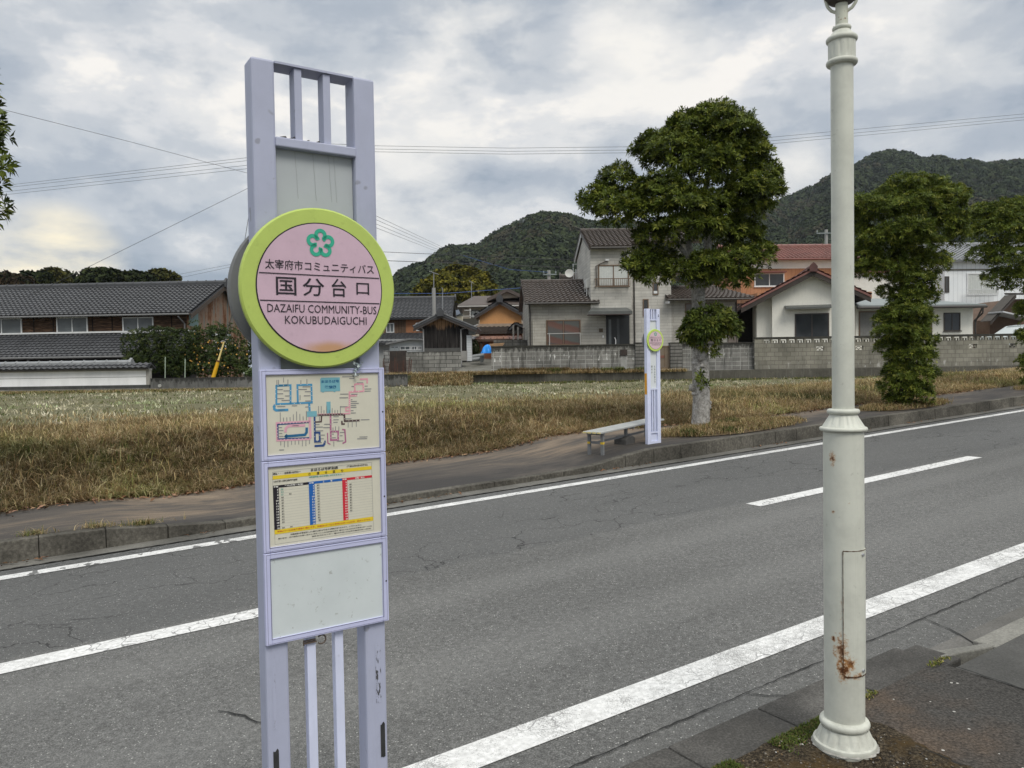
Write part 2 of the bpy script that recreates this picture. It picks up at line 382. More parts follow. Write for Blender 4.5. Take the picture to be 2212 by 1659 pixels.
# tarred joints and wandering cracks as thin sheets
M_CRACK = MAT('dark joint', (0.016, 0.016, 0.015), 0.9, 0.3, 20)
def crack(pts, wid, z=0.008, name='road_crack'):
    m = MB(); P = []
    for (s0, d0), (s1, d1) in zip(pts, pts[1:]):
        n = max(2, int(hypot(s1-s0, d1-d0) / 0.05))
        for i in range(n): P.append((s0 + (s1-s0)*i/n, d0 + (d1-d0)*i/n))
    P.append(pts[-1]); vs = []
    ts, td = pts[-1][0]-pts[0][0], pts[-1][1]-pts[0][1]; l = hypot(ts, td); ns, nd = -td/l, ts/l
    for s, d in P:
        o = random.uniform(-0.006, 0.006); ww = wid * random.uniform(0.35, 1.2)
        for sg in (-1, 1): vs.append(SD(s + ns*(o+sg*ww/2), d + nd*(o+sg*ww/2), z if not callable(z) else z(s, d)))
    m.add(vs, [(2*i, 2*i+2, 2*i+3, 2*i+1) for i in range(len(P)-1)])
    return struct(m.build(name, M_CRACK))
crack([(-6, 2.74), (1.5, 2.735), (4.2, 2.755), (9, 2.78), (30, 2.76)], 0.010)
crack([(3.25, 2.74), (3.42, 2.58), (3.4, 2.46)], 0.008); crack([(5.05, 2.76), (4.95, 2.5), (4.75, 2.2)], 0.010)
crack([(-10, 8.755), (40, 8.755)], 0.03, 0.012)
crack([(0.9, 4.35), (1.0, 4.2), (1.03, 4.08), (1.1, 4.0)], 0.012)
# near kerb: its dark flush top, then the light kerb that starts beyond the drop
M_KTOP = conc_mat('dark near kerb', (0.078, 0.075, 0.07), (0.030, 0.029, 0.027), 100, 2.0)
m = MB(); s = -12.0
while s < 4.35:
    l = min(0.6 if s > -1 else 2.0, 4.42 - s)
    zt = 0.115 - 0.05 * ss((s - 3.6) / 0.9)
    m.par(SD(s, 2.2, zt - 0.3), RD * (l - 0.006) + V((0, 0, GR * l)), RN * 0.26, V((0, 0, 0.3))); s += l
struct(m.build('kerb', M_KTOP, bevel=0.012))
M_KLIGHT = conc_mat('pale kerb stone', (0.25, 0.245, 0.22), (0.12, 0.118, 0.105), 70)
m = MB()
m.prism([SD(4.40, 2.48, 0.012), SD(4.28, 2.30, 0.075), SD(4.62, 2.13, 0.115), SD(4.66, 2.20, 0.10)], V((0, 0, -0.2)))
s = 4.64
while s < 16: m.par(SD(s, 2.12, -0.2), RD * 0.594 + V((0, 0, GR * 0.6)), RN * 0.135, V((0, 0, 0.305))); s += 0.6
struct(m.build('kerb', M_KLIGHT, bevel=0.01))
sheet('driveway', conc_mat('driveway asphalt', (0.16, 0.155, 0.145), (0.08, 0.078, 0.072), 90), 2.24, 2.47, 4.38, 30, 2, 0.004)
# near pavement: dark mossy asphalt, with the bare soil bed round the lamp
def pave_mat(name, a, b, c3, sc=0.9):
    g = G(name); n = g.noise(sc, 6, 0.62); f = g.noise(85, 3, 0.7)
    c = g.ramp(n, [(0.34, a), (0.5, mul(a, 1.25)), (0.58, b), (0.72, c3)])
    c = g.mix(1.0, c, g.ramp(f, [(0.3, 0.4), (0.5, 1.0), (0.7, 1.9)]), 'MULTIPLY')
    chip = g.xyz(g.vor(38, 'F1', out='Color')); c = g.mix(g.math('MULTIPLY', g.math('GREATER_THAN', chip[0], 0.97), g.math('LESS_THAN', g.vor(38), 0.25)), c, (0.42, 0.41, 0.38))
    g.bump(f, 0.6, 0.007); return g.done(c, 0.9, 0, 0.2)
M_PAVN = pave_mat('dark pavement asphalt', (0.042, 0.040, 0.037), (0.058, 0.050, 0.043), (0.105, 0.075, 0.052))
sheet('pavement', M_PAVN, -6, 2.2, -12, 4.16, 1, 0.118)
sheet('pavement', conc_mat('grey pavement asphalt', (0.10, 0.099, 0.094), (0.05, 0.05, 0.047), 90), -6, 2.12, 4.16, 30, 2, 0.106)
m = MB(); zz = 0.122
soil = [(2.25, 2.19), (2.9, 2.195), (3.25, 2.13), (3.3, 2.0), (3.25, 1.75), (3.22, 1.45), (3.1, 1.0), (2.8, 0.6), (2.2, 0.5), (1.7, 0.9), (1.6, 1.6), (1.8, 2.1)]
cc = (2.6, 1.5); ring = []
for i in range(len(soil)):
    a, b = soil[i], soil[(i+1) % len(soil)]
    for t in range(8): ring.append((a[0]+(b[0]-a[0])*t/8 + random.uniform(-.015, .015), a[1]+(b[1]-a[1])*t/8 + random.uniform(-.015, .015)))
nr = 9; vs = []
for k in range(nr + 1):
    f = 1 - k / nr
    for s, d in ring: vs.append(SD(cc[0]+(s-cc[0])*f, cc[1]+(d-cc[1])*f, zz + 0.018 * ss(k / 2.0) + (random.uniform(-0.006, 0.008) if k else 0)))
nn = len(ring); m.add(vs, [(k*nn+i, k*nn+(i+1) % nn, (k+1)*nn+(i+1) % nn, (k+1)*nn+i) for k in range(nr) for i in range(nn)])
gso = G('bare soil'); f = gso.noise(70, 4, 0.8); b_ = gso.noise(3.5, 5, 0.6)
c = gso.ramp(f, [(0.36, (0.012, 0.010, 0.008)), (0.5, (0.050, 0.039, 0.026)), (0.63, (0.15, 0.12, 0.08))])
c = gso.mix(gso.step(b_, 0.52, 0.68), c, (0.085, 0.055, 0.022)); gso.bump(f, 0.9, 0.02)
struct(m.build('soil', gso.done(c, 0.95, 0, 0.15), smooth=True))
# gravel grit and moss on the soil
def blobs(n, pos, rad, flat=0.6):
    ico = np.array([(0,0,1),(.894,0,.447),(.276,.851,.447),(-.724,.526,.447),(-.724,-.526,.447),(.276,-.851,.447),(.724,.526,-.447),(-.276,.851,-.447),(-.894,0,-.447),(-.276,-.851,-.447),(.724,-.526,-.447),(0,0,-1)])
    fc = np.array([(0,1,2),(0,2,3),(0,3,4),(0,4,5),(0,5,1),(1,6,2),(2,7,3),(3,8,4),(4,9,5),(5,10,1),(6,7,2),(7,8,3),(8,9,4),(9,10,5),(10,6,1),(11,7,6),(11,8,7),(11,9,8),(11,10,9),(11,6,10)])
    vv = ico[None] * rad[:, None, None] * RNG.uniform(0.6, 1.3, (n, 12, 1)); vv[..., 2] *= flat
    return (vv + pos[:, None]).reshape(-1, 3), (fc[None] + 12 * np.arange(n)[:, None, None]).reshape(-1, 3)
def sdpos(s, d, z): return np.stack([RD.x*s + RN.x*d, RD.y*s + RN.y*d, GR*s + z], 1)
n = 2600; s = RNG.uniform(1.7, 3.2, n); d = RNG.uniform(0.7, 2.15, n); k = (s < 3.2 - (2.0 - d) * 0.05)
s, d = s[k], d[k]; n = len(s); rad = RNG.uniform(0.002, 0.006, n)
vv, ff = blobs(n, sdpos(s, d, 0.143 + 0*s), rad)
pal = np.array([(0.45, 0.44, 0.42), (0.20, 0.18, 0.15), (0.09, 0.08, 0.07), (0.16, 0.11, 0.06)])
tt = np.repeat(pal[RNG.choice(4, n, p=[.05, .3, .38, .27])], 12, 0)
M_TINT = TINT('natural colour', 0.9, 0.15, 0.2)
tag(npmesh('grit', vv, ff, M_TINT, tint=tt), 'loose grit scattered over the bare soil bed', 'grit', kind='stuff')
def tufts(pos, nper, hgt, wid, spread, cols, curl=0.6, seed=1, per=False):
    """thin bent blades: pos (n,3) base points -> verts, faces, tint"""
    r = np.random.default_rng(seed); n = len(pos) * nper
    p = np.repeat(pos, nper, 0) + r.normal(0, spread, (n, 3)) * (1, 1, 0)
    az = r.uniform(0, 2*pi, n); h = hgt * r.uniform(0.5, 1.25, n); le = r.uniform(0.15, 1.0, n) * curl
    dx, dy = np.cos(az), np.sin(az); fz = r.uniform(-1, 1, n); sx, sy = -dy, dx
    v = np.zeros((n, 5, 3)); ww = wid * r.uniform(0.6, 1.3, n)
    for i, t in ((0, 0.0), (2, 0.5)):
        ox = le * h * t * t * 1.1; oz = h * t * (1 - 0.35 * le * t)
        for j, sg in ((0, -1), (1, 1)):
            wv = ww * (1 - 0.3 * t) * sg * 0.5
            v[:, i+j] = p + np.stack([dx*ox + sx*wv, dy*ox + sy*wv, oz], 1)
    v[:, 4] = p + np.stack([dx*le*h*1.1, dy*le*h*1.1, h * (1 - 0.55 * le)], 1)
    b = 5 * np.arange(n)[:, None]
    f = np.concatenate([b + (0, 1, 3), b + (0, 3, 2), b + (2, 3, 4)], 0)
    ci = np.repeat(r.integers(0, len(cols), len(pos)), nper) if per else r.integers(0, len(cols), n)
    c = np.array(cols)[ci] * r.uniform(0.7, 1.3, (n, 1))
    return v.reshape(-1, 3), f, np.repeat(c, 5, 0)
n = 5000; s = RNG.uniform(1.9, 3.2, n); d = 2.185 - np.abs(RNG.normal(0, 0.045, n)) - 0.10 * (RNG.random(n) < 0.25) * RNG.random(n)
k = np.sin(s * 9.0) + np.sin(s * 23 + 1) * 0.6 > 0.1; s, d = s[k], d[k]
vv, ff, tt = tufts(sdpos(s, d, 0.135 + 0*s), 2, 0.016, 0.005, 0.004, [(0.055, 0.085, 0.014), (0.04, 0.06, 0.012), (0.085, 0.11, 0.02), (0.09, 0.075, 0.03)], 1.2, 3)
tag(npmesh('moss', vv, ff, M_TINT, tint=tt), 'bright green moss along the kerb edge beside the lamp post base', 'moss', kind='stuff')
n = 700; s = RNG.uniform(3.0, 4.25, n); d = 2.19 + RNG.normal(0, 0.012, n); k = np.sin(s * 7.3 + 2) > 0.2
vv, ff, tt = tufts(sdpos(s[k], d[k], 0.125 + 0*s[k]), 2, 0.014, 0.006, 0.004, [(0.13, 0.14, 0.03), (0.2, 0.17, 0.06), (0.09, 0.12, 0.02)], 0.9, 4)
tag(npmesh('moss', vv, ff, M_TINT, tint=tt), 'thin olive moss in the joint between kerb and dark pavement', 'moss', kind='stuff')
crack([(3.2, 2.10), (3.23, 1.75), (3.2, 1.4), (3.1, 1.0)], 0.014, 0.126); crack([(4.17, 2.22), (4.15, 1.8), (4.13, 1.2), (4.1, -2)], 0.012, 0.124)
# far kerb stones, lowered where the bank path dips
m = MB(); s = -22.0
while s < 70:
    l = 0.6 if s < 30 else 3.0
    jt = random.uniform(-0.006, 0.006); a, b = SD(s + 0.003, KF + jt, 0), SD(s + l - 0.003, KF + jt, 0); ha, hb = kz(s), kz(s + l)
    pf = [a + V((0, 0, -0.3)), b + V((0, 0, -0.3)), b + V((0, 0, hb)), a + V((0, 0, ha))]
    q = [p + RN * 0.025 for p in pf[2:]]
    m.add([pf[0], pf[1], q[0], q[1]] + [p + RN * 0.18 for p in (pf[0], pf[1], pf[2], pf[3])],
          [(0, 1, 2, 3), (4, 5, 6, 7), (3, 2, 6, 7), (0, 1, 5, 4), (0, 3, 7, 4), (1, 2, 6, 5)]); s += l
struct(m.build('kerb', M_KERB, bevel=0.008))
gp = G('stained path concrete'); x, y, z = gp.xyz()
sx = gp.math('ADD', gp.math('MULTIPLY', x, RD.x), gp.math('MULTIPLY', y, RD.y)); dx = gp.math('ADD', gp.math('MULTIPLY', x, RN.x), gp.math('MULTIPLY', y, RN.y))
sv = gp.comb(sx, dx)
b1 = gp.noise(1.0, 6, 0.62, 0.6, vec=gp.mapping((0.30, 0.95, 1), (2, 5, 0), vec=sv)); b2 = gp.noise(1.0, 4, 0.6, vec=gp.mapping((2.0, 16, 1), vec=sv))
ed = gp.step(dx, 9.2, 11.4)
c = gp.ramp(gp.math('ADD', gp.math('ADD', gp.math('MULTIPLY', b1, 0.72), gp.math('MULTIPLY', b2, 0.22)), gp.math('MULTIPLY', ed, 0.10)), [(0.42, (0.045, 0.042, 0.040)), (0.53, (0.085, 0.074, 0.064)), (0.60, (0.155, 0.122, 0.092)), (0.72, (0.25, 0.195, 0.14))])
fn = gp.noise(70, 3, 0.7); c = gp.mix(1.0, c, gp.ramp(fn, [(0.25, 0.75), (0.75, 1.25)]), 'MULTIPLY'); gp.bump(fn, 0.4, 0.004)
m = MB(); nS, nD = 160, 4; vs = []
for i in range(nS + 1):
    s = -22 + 92 * i / nS
    for j in range(nD + 1):
        d = KB + (dout(s) + 0.15 - KB) * j / nD; vs.append(SD(s, d, kz(s) - 0.004 + 0.03 * j / nD))
m.add(vs, [(i*(nD+1)+j, (i+1)*(nD+1)+j, (i+1)*(nD+1)+j+1, i*(nD+1)+j+1) for i in range(nS) for j in range(nD)])
struct(m.build('pavement', gp.done(c, 0.88, 0, 0.25), smooth=True))

# ------------------------------------------------------------------ grassy bank, stubble field, yards behind
FIELD = 0.93
def vnoise(x, y, seed=0):
    """cheap smooth value noise, vectorised"""
    xi, yi = np.floor(x), np.floor(y); fx, fy = x - xi, y - yi; fx = fx*fx*(3-2*fx); fy = fy*fy*(3-2*fy)
    h = lambda a, b: np.mod(np.sin(a*127.1 + b*311.7 + seed*74.7) * 43758.5453, 1.0)
    return (h(xi, yi)*(1-fx) + h(xi+1, yi)*fx)*(1-fy) + (h(xi, yi+1)*(1-fx) + h(xi+1, yi+1)*fx)*fy
_dx = np.array([a for a, b in DOUT]); _dy = np.array([b for a, b in DOUT])
def nss(t): t = np.clip(t, 0, 1); return t*t*(3-2*t)
def nkz(s): return np.where(s < 4, 0.22 - 0.14*nss((s-0.4)/1.8), 0.08 + 0.15*nss((s-7.0)/1.7))
def bankz(s, d):
    s = np.asarray(s, float); d = np.asarray(d, float); o = np.interp(s, _dx, _dy); t = d - o
    zp = GR*s + nkz(s) + 0.02; zc = np.maximum(0.84, zp + 0.12)
    z = zp + (zc - zp) * nss((t + 0.05)/1.9); z = z + (FIELD - zc) * nss((t - 2.4)/5.0)
    return z + 0.07*(vnoise(s*1.3, d*1.3, 2) - 0.5)*nss(t/0.8) + 0.03*(vnoise(s*4, d*4, 3) - 0.5)*nss(t/0.5)
nS, nD = 300, 110; S_ = np.linspace(-24, 66, nS+1); vs = np.zeros((nS+1, nD+1, 3))
for i, s in enumerate(S_):
    d0 = dout(s) - 0.02; d1 = max(d0 + 1, (36.4 - RD.y*s) / RN.y); t = np.linspace(0, 1, nD+1)**1.6; d = d0 + (d1-d0)*t
    vs[i, :, 0] = RD.x*s + RN.x*d; vs[i, :, 1] = RD.y*s + RN.y*d; vs[i, :, 2] = bankz(np.full_like(d, s), d)
I, J = np.meshgrid(np.arange(nS), np.arange(nD), indexing='ij'); a = (I*(nD+1)+J).ravel()
gb = G('turf and soil'); x, y, z = gb.xyz()
n_ = gb.noise(2.2, 5, 0.65); fl = gb.step(z, 0.80, 0.94)
c = gb.ramp(n_, [(0.35, (0.035, 0.026, 0.014)), (0.5, (0.07, 0.052, 0.025)), (0.65, (0.05, 0.05, 0.018))])
c2 = gb.ramp(gb.noise(5, 5, 0.65), [(0.35, (0.085, 0.082, 0.045)), (0.5, (0.15, 0.14, 0.085)), (0.65, (0.12, 0.122, 0.06))])
c = gb.mix(fl, c, c2); gb.bump(gb.noise(30, 4), 0.6, 0.03)
struct(npmesh('grass_bank', vs.reshape(-1, 3), np.stack([a, a+nD+1, a+nD+2, a+1], 1), gb.done(c, 0.95, 0, 0.15), smooth=True))
# yard platforms of the houses: concrete lane and yards
M_LANE = conc_mat('lane concrete', (0.21, 0.20, 0.18), (0.12, 0.115, 0.10), 30)
m = MB(); m.par((-6.2, 35.6, -0.9), (90, 0, 0), (0, 140, 0), (0, 0, 0.9 + 1.40)); struct(m.build('yard_ground', M_LANE))
m = MB(); m.par((-90, 33.0, -0.9), (83.8, 0, 0), (0, 140, 0), (0, 0, 0.9 + 1.06)); struct(m.build('yard_ground', M_LANE))

# ------------------------------------------------------------------ bus stop signs
def lilac(name, col, stains=0.5):
    g = G(name); x, y, z = g.xyz()
    n = g.noise(3.0, 6, 0.65); f = g.noise(60, 3, 0.7)
    c = g.ramp(n, [(0.32, mul(col, 0.88)), (0.55, col), (0.75, mul(col, 1.06))])
    sp = g.noise(26, 2, 0.4); c = g.mix(g.math('MULTIPLY', g.step(sp, 0.70, 0.76), 0.35 * stains * 2), c, (0.20, 0.20, 0.22))
    st = g.noise(1, 5, 0.7, vec=g.mapping((30, 30, 2.2))); c = g.mix(g.math('MULTIPLY', g.step(st, 0.58, 0.8), 0.25 * stains * 2), c, (0.30, 0.31, 0.33))
    c = g.mix(g.math('MULTIPLY', g.step(f, 0.66, 0.74), 0.25), c, mul(col, 0.72)); big = g.noise(1.0, 5, 0.7, vec=g.mapping((9, 9, 3))); c = g.mix(g.math('MULTIPLY', g.step(big, 0.52, 0.68), 0.35), c, mul(col, 0.8))
    return g.done(c, 0.5, 0, 0.4)
M_LIL = lilac('lilac grey paint', (0.42, 0.445, 0.575), 0.8); M_LILF = lilac('bright lilac paint', (0.54, 0.56, 0.78), 0.3); M_WLIL = lilac('pale lilac paint', (0.66, 0.70, 0.88), 0.35)
M_BOARD = MAT('grey board', (0.42, 0.45, 0.47), 0.5, 0.06, 2.5)
def sign_paint(name, col, stain=None, sp=0.35):
    g = G(name); n = g.noise(7, 6, 0.7); f = g.noise(48, 4, 0.7)
    c = g.ramp(n, [(0.3, mul(col, 0.90)), (0.55, col), (0.75, mul(col, 1.05))])
    c = g.mix(g.math('MULTIPLY', g.step(f, 0.57, 0.72), sp), c, mul(col, 0.66))
    if stain:
        vm = g.n('ShaderNodeVectorMath', operation='DISTANCE'); g.t.links.new(g.mapping((0.55, 0.55, 2.0)), vm.inputs[0]); vm.inputs[1].default_value = (stain[0]*0.55, stain[1]*0.55, stain[2]*2.0)
        c = g.mix(g.math('MULTIPLY', g.math('SUBTRACT', 1.0, g.step(g.math('ADD', vm.outputs['Value'], g.math('MULTIPLY', g.math('SUBTRACT', n, 0.5), 0.03)), 0.01, 0.05)), 0.85), c, (0.50, 0.27, 0.10))
    return g.done(c, 0.42, 0, 0.45)
M_BLACK = MAT('black ink', (0.016, 0.013, 0.02), 0.5, 0.1)
M_GREENINK = MAT('green emblem ink', (0.035, 0.40, 0.26), 0.45, 0.08)
M_DARKMETAL = MAT('dark weathered metal', (0.07, 0.07, 0.07), 0.5, 0.3, 8)
M_ALU = MAT('dull aluminium', (0.45, 0.46, 0.47), 0.4, 0.12, 6, metal=0.6)
def INK(name, col): return MAT(name, col, 0.5, 0.06)
I_BLUE = INK('blue ink', (0.07, 0.29, 0.50)); I_TEAL = INK('teal ink', (0.18, 0.42, 0.49)); I_NAVY = INK('navy ink', (0.03, 0.075, 0.22))
I_DTEAL = INK('deep teal ink', (0.02, 0.13, 0.27)); I_PINK = INK('pink ink', (0.68, 0.36, 0.45)); I_ROSE = INK('rose ink', (0.72, 0.33, 0.40))
I_PLUM = INK('plum ink', (0.40, 0.14, 0.26)); I_BROWN = INK('dark brown ink', (0.09, 0.055, 0.055)); I_WHITE = INK('white ink', (0.80, 0.79, 0.74))
I_YEL = INK('yellow ink', (0.74, 0.55, 0.03)); I_RED = INK('red ink', (0.58, 0.025, 0.045)); I_TBLUE = INK('timetable blue ink', (0.015, 0.12, 0.42)); I_GREY = INK('grey ink', (0.25, 0.25, 0.25)); I_REDT = INK('red lettering', (0.55, 0.10, 0.04)); I_GRNT = INK('green lettering', (0.05, 0.30, 0.24))

class SignPlane:
    """upright plane parallel to the road: u along the road, w away from the road side of the viewer, z up"""
    def __init__(s, C): s.C = V(C)
    def P(s, u, w, z): return V((s.C.x, s.C.y, 0)) + RD * u + RN * w + V((0, 0, z))
    def uz(s, px, py, w=0.0):
        q = ray(px, py); o = V((s.C.x, s.C.y, 0)) + RN * w
        k = (o - CAM).dot(RN) / q.dot(RN); p = CAM + q * k - o
        return p.dot(RD), p.z
    def box(s, m, u0, u1, w0, w1, z0, z1): return m.par(s.P(u0, w0, z0), RD*(u1-u0), RN*(w1-w0), V((0, 0, z1-z0)))
    def line(s, m, pts, wid, w, closed=False):
        """ribbon of printed colour through (u,z) points with mitred corners"""
        P = [np.array(p, float) for p in pts]; n = len(P); L_, R_ = [], []
        for i in range(n):
            a = P[i-1] if (i > 0 or closed) else None; b = P[(i+1) % n] if (i < n-1 or closed) else None
            d1 = (P[i]-a)/max(1e-9, np.linalg.norm(P[i]-a)) if a is not None else None; d2 = (b-P[i])/max(1e-9, np.linalg.norm(b-P[i])) if b is not None else None
            if d1 is None: d1 = d2
            if d2 is None: d2 = d1
            t = d1 + d2; t = t/max(1e-9, np.linalg.norm(t)); nn = np.array((-t[1], t[0])); k = min(2.0, 1/max(0.4, abs(nn @ np.array((-d1[1], d1[0])))))
            L_.append(P[i] + nn*wid/2*k); R_.append(P[i] - nn*wid/2*k)
        m.add([s.P(p[0], w, p[1]) for p in L_ + R_], [(i, (i+1) % n, n+(i+1) % n, n+i) for i in range(n if closed else n-1)])
    def rect(s, m, u0, u1, z0, z1, w): m.quad(s.P(u0, w, z0), s.P(u1, w, z0), s.P(u1, w, z1), s.P(u0, w, z1))
    def disc(s, m, u, z, r, w, n=12): m.quad(*[s.P(u + r*cos(2*pi*k/n), w, z + r*sin(2*pi*k/n)) for k in range(n)])
    def text(s, m, body, u0, u1, z0, z1, w, bold=0.0, vertical=False):
        vs, fs = text2d(body, bold)
        if not vs: return
        xs = [a for a, b in vs]; ys = [b for a, b in vs]; x0, x1, y0, y1 = min(xs), max(xs), min(ys), max(ys)
        m.add([s.P(u0 + (a-x0)/(x1-x0)*(u1-u0), w, z0 + (b-y0)/(y1-y0)*(z1-z0)) for a, b in vs], fs)

def tube_disc(sp, m, u, z, r, w0, w1, n=64, edge=0.004):
    """round plate with a softened rim"""
    prof = [(r-edge, w0), (r, w0+edge), (r, w1-edge), (r-edge, w1)]
    vs = [sp.P(u + rr*cos(2*pi*k/n), ww, z + rr*sin(2*pi*k/n)) for rr, ww in prof for k in range(n)]
    fs = [(i*n+k, i*n+(k+1) % n, (i+1)*n+(k+1) % n, (i+1)*n+k) for i in range(3) for k in range(n)]
    m.add(vs, fs + [tuple(range(n)), tuple(range(3*n, 4*n))[::-1]])
def emblem(sp, m, u, z, r, w):
    """five looped petals round a centre"""
    for k in range(5):
        a = pi/2 + 2*pi*k/5; c = (u + 0.62*r*cos(a), z + 0.62*r*sin(a)); pts = []
        for t in range(17):
            b = a - 2.55 + 5.0 * t/16; pts.append((c[0] + 0.34*r*cos(b), c[1] + 0.34*r*sin(b)))
        pts.append((u + 0.30*r*cos(a + 0.62), z + 0.30*r*sin(a + 0.62)))
        sp.line(m, pts, 0.27*r, w)
def round_sign(sp, root, u, z, r, w0, w1, px_rows, small=False):
    """green rimmed plate, pink face, lettering; px_rows give each row as fractions of the radius"""
    base = parent_loc(root)
    stain = sp.P(u + 0.02*r/0.2, w0, z - 0.765*r) - base
    m = MB(); tube_disc(sp, m, u, z, r, w0, w1)
    rim = m.build('round_sign', sign_paint('yellow green paint', (0.46, 0.58, 0.13), None, 0.30) if not small else MAT('yellow green paint far', (0.50, 0.66, 0.13), 0.45, 0.08), root)
    e = 0.0012
    m = MB(); sp.disc(m, u, z, 0.815*r, w0 - e, 64); m.build('rim_line', M_BLACK, rim)
    m = MB(); sp.disc(m, u, z, 0.800*r, w0 - 2*e, 64); m.build('face', sign_paint('faded pink paint', (0.60, 0.43, 0.52), stain, 0.22) if not small else MAT('faded pink paint far', (0.66, 0.48, 0.53), 0.45, 0.08), rim)
    m = MB(); emblem(sp, m, u - 0.005*r, z + 0.555*r, 0.168*r, w0 - 3*e); m.build('emblem', M_GREENINK, rim)
    m = MB(); T = lambda b, a0, a1, b0, b1, bo: sp.text(m, b, u + a0*r, u + a1*r, z + b0*r, z + b1*r, w0 - 3*e, bo)
    T('太宰府市コミュニティバス', -0.70, 0.70, 0.205, 0.325, 0.004)
    for (k, a0, a1, b0, b1) in (('国', -.575, -.325, -.105, .115), ('分', -.245, .03, -.105, .115), ('台', .125, .32, -.105, .125), ('口', .455, .63, -.065, .085)): T(k, a0, a1, b0, b1, 0.006)
    T('DAZAIFU COMMUNITY-BUS', -0.685, 0.725, -0.315, -0.215, 0.0); T('KOKUBUDAIGUCHI', -0.475, 0.585, -0.455, -0.355, 0.0)
    for zz, in ((0.155,), (-0.175,)):
        h = sqrt(0.79**2 - zz**2); sp.line(m, [(u - h*r, z + zz*r), (u + h*r, z + zz*r)], 0.012*r, w0 - 3*e)
    m.build('lettering', M_BLACK, rim)
    return rim

NC = at(541, 119, 1.75); SP = SignPlane(NC)
ZT = NC.z
nroot_s = NC.x*RD.x + NC.y*RD.y; NB = V((NC.x, NC.y, GR*nroot_s + 0.11))
near = thing('bus_stop_sign', 'lilac bus stop pole in the foreground with large round sign, route map and timetable', 'bus stop', NB, 'bus stop signs of the two directions')
TW = 0.060
W_ = SP.uz(808.5, 171.4)[0]
uL1 = SP.uz(592.5, 131)[0]; uR0 = SP.uz(763, 165)[0]
for (a, b) in ((0, uL1), (uR0, W_)):
    m = MB(); SP.box(m, a, b, 0, TW, NB.z - 0.25, ZT - (0.0)); m.build('post', M_LIL, near, bevel=0.006)
m = MB(); SP.box(m, uL1 + 0.0005, uR0 - 0.0005, 0.001, TW - 0.001, ZT - 0.006, ZT - 0.001)
m.build('top_plate', M_LIL, near)
zc1 = SP.uz(680, 307)[1]; zc0 = SP.uz(680, 327.5)[1]
m = MB(); SP.box(m, uL1 - 0.002, uR0 + 0.002, -0.004, 0.022, zc0, zc1); m.build('cross_bar', M_LIL, near, bevel=0.003)
us = [SP.uz(x, 300)[0] for x in (640, 656.5, 702, 718)]
for a, b in ((us[0], us[1]), (us[2], us[3])):
    m = MB(); SP.box(m, a, b, 0.006, 0.044, zc1 + 0.0005, ZT - 0.0065); m.build('slat', M_LIL, near, bevel=0.002)
z_fb = SP.uz(577, 1396, -0.012)[1]
m = MB(); SP.box(m, uL1 + 0.001, uR0 - 0.001, 0.018, 0.030, z_fb + 0.02, zc0 + 0.004); bo = m.build('back_board', M_BOARD, near)
m = MB()
for k, uu in enumerate((0.25, 0.48, 0.68, 0.75)):
    u = uL1 + (uR0-uL1)*uu; pts = [(u + random.uniform(-.0006, .0006) + 0.001*t, zc0 - 0.001 - 0.11*t/6) for t in range(7)]; SP.line(m, pts, 0.0006, 0.0175)
m.build('hairline_crack', INK('crack line', (0.22, 0.23, 0.23)), bo)
for x0, x1 in ((665, 684.5), (725.5, 744)):
    a, b = SP.uz(x0, 1420)[0], SP.uz(x1, 1420)[0]
    m = MB(); SP.box(m, a, b, 0.004, 0.028, NB.z - 0.1, z_fb + 0.06); m.build('slat', M_WLIL, near, bevel=0.002)  # paler than the upper slats: the stronger light here put into the colour
# leaf litter caught on the bar
m = MB()
for px in (612, 616, 630, 636, 668, 690, 694):
    u, z = SP.uz(px, 297 + (px-612)*0.19); c = SP.P(u, 0.008 + random.random()*0.008, zc1 + 0.001); r = 0.005
    m.par(c + V((-r, -r*.5, 0)), V((r*2, random.uniform(-.003, .003), random.uniform(0, .004))), V((0, r*1.4, random.uniform(-.001, .003))), V((0, 0, 0.0025)))
tag(m.build('dead_leaves', MAT('dead leaf brown', (0.04, 0.035, 0.025), 0.9, 0.4, 40), loc=SP.P(0.1, 0.01, zc1)), 'dead leaf scraps caught on the upper bar of the near bus stop', 'dead leaves', kind='stuff')
# the two round plates
cu = (SP.uz(518, 640, -0.03)[0] + SP.uz(853, 640, -0.03)[0]) / 2; zt_ = SP.uz(684, 450, -0.03)[1]; zb_ = SP.uz(690, 793, -0.03)[1]
rr = (SP.uz(853, 640, -0.03)[0] - SP.uz(518, 640, -0.03)[0]) / 2; zc_ = (zt_ + zb_) / 2
rim = round_sign(SP, near, cu, zc_, rr, -0.030, -0.012, None)
m = MB(); SP.box(m, cu - 0.06, cu + 0.06, -0.012, 0.018, zc_ - 0.05, zc_ + 0.05); m.build('bracket', M_DARKMETAL, near)
m = MB(); tube_disc(SP, m, cu, zc_, rr, TW + 0.012, TW + 0.030); m.build('round_sign', MAT('grey back of sign', (0.16, 0.165, 0.17), 0.5, 0.1, 5), near)
m = MB(); SP.box(m, cu - 0.06, cu + 0.06, 0.031, TW + 0.0115, zc_ - 0.05, zc_ + 0.05); m.build('bracket', M_DARKMETAL, near)
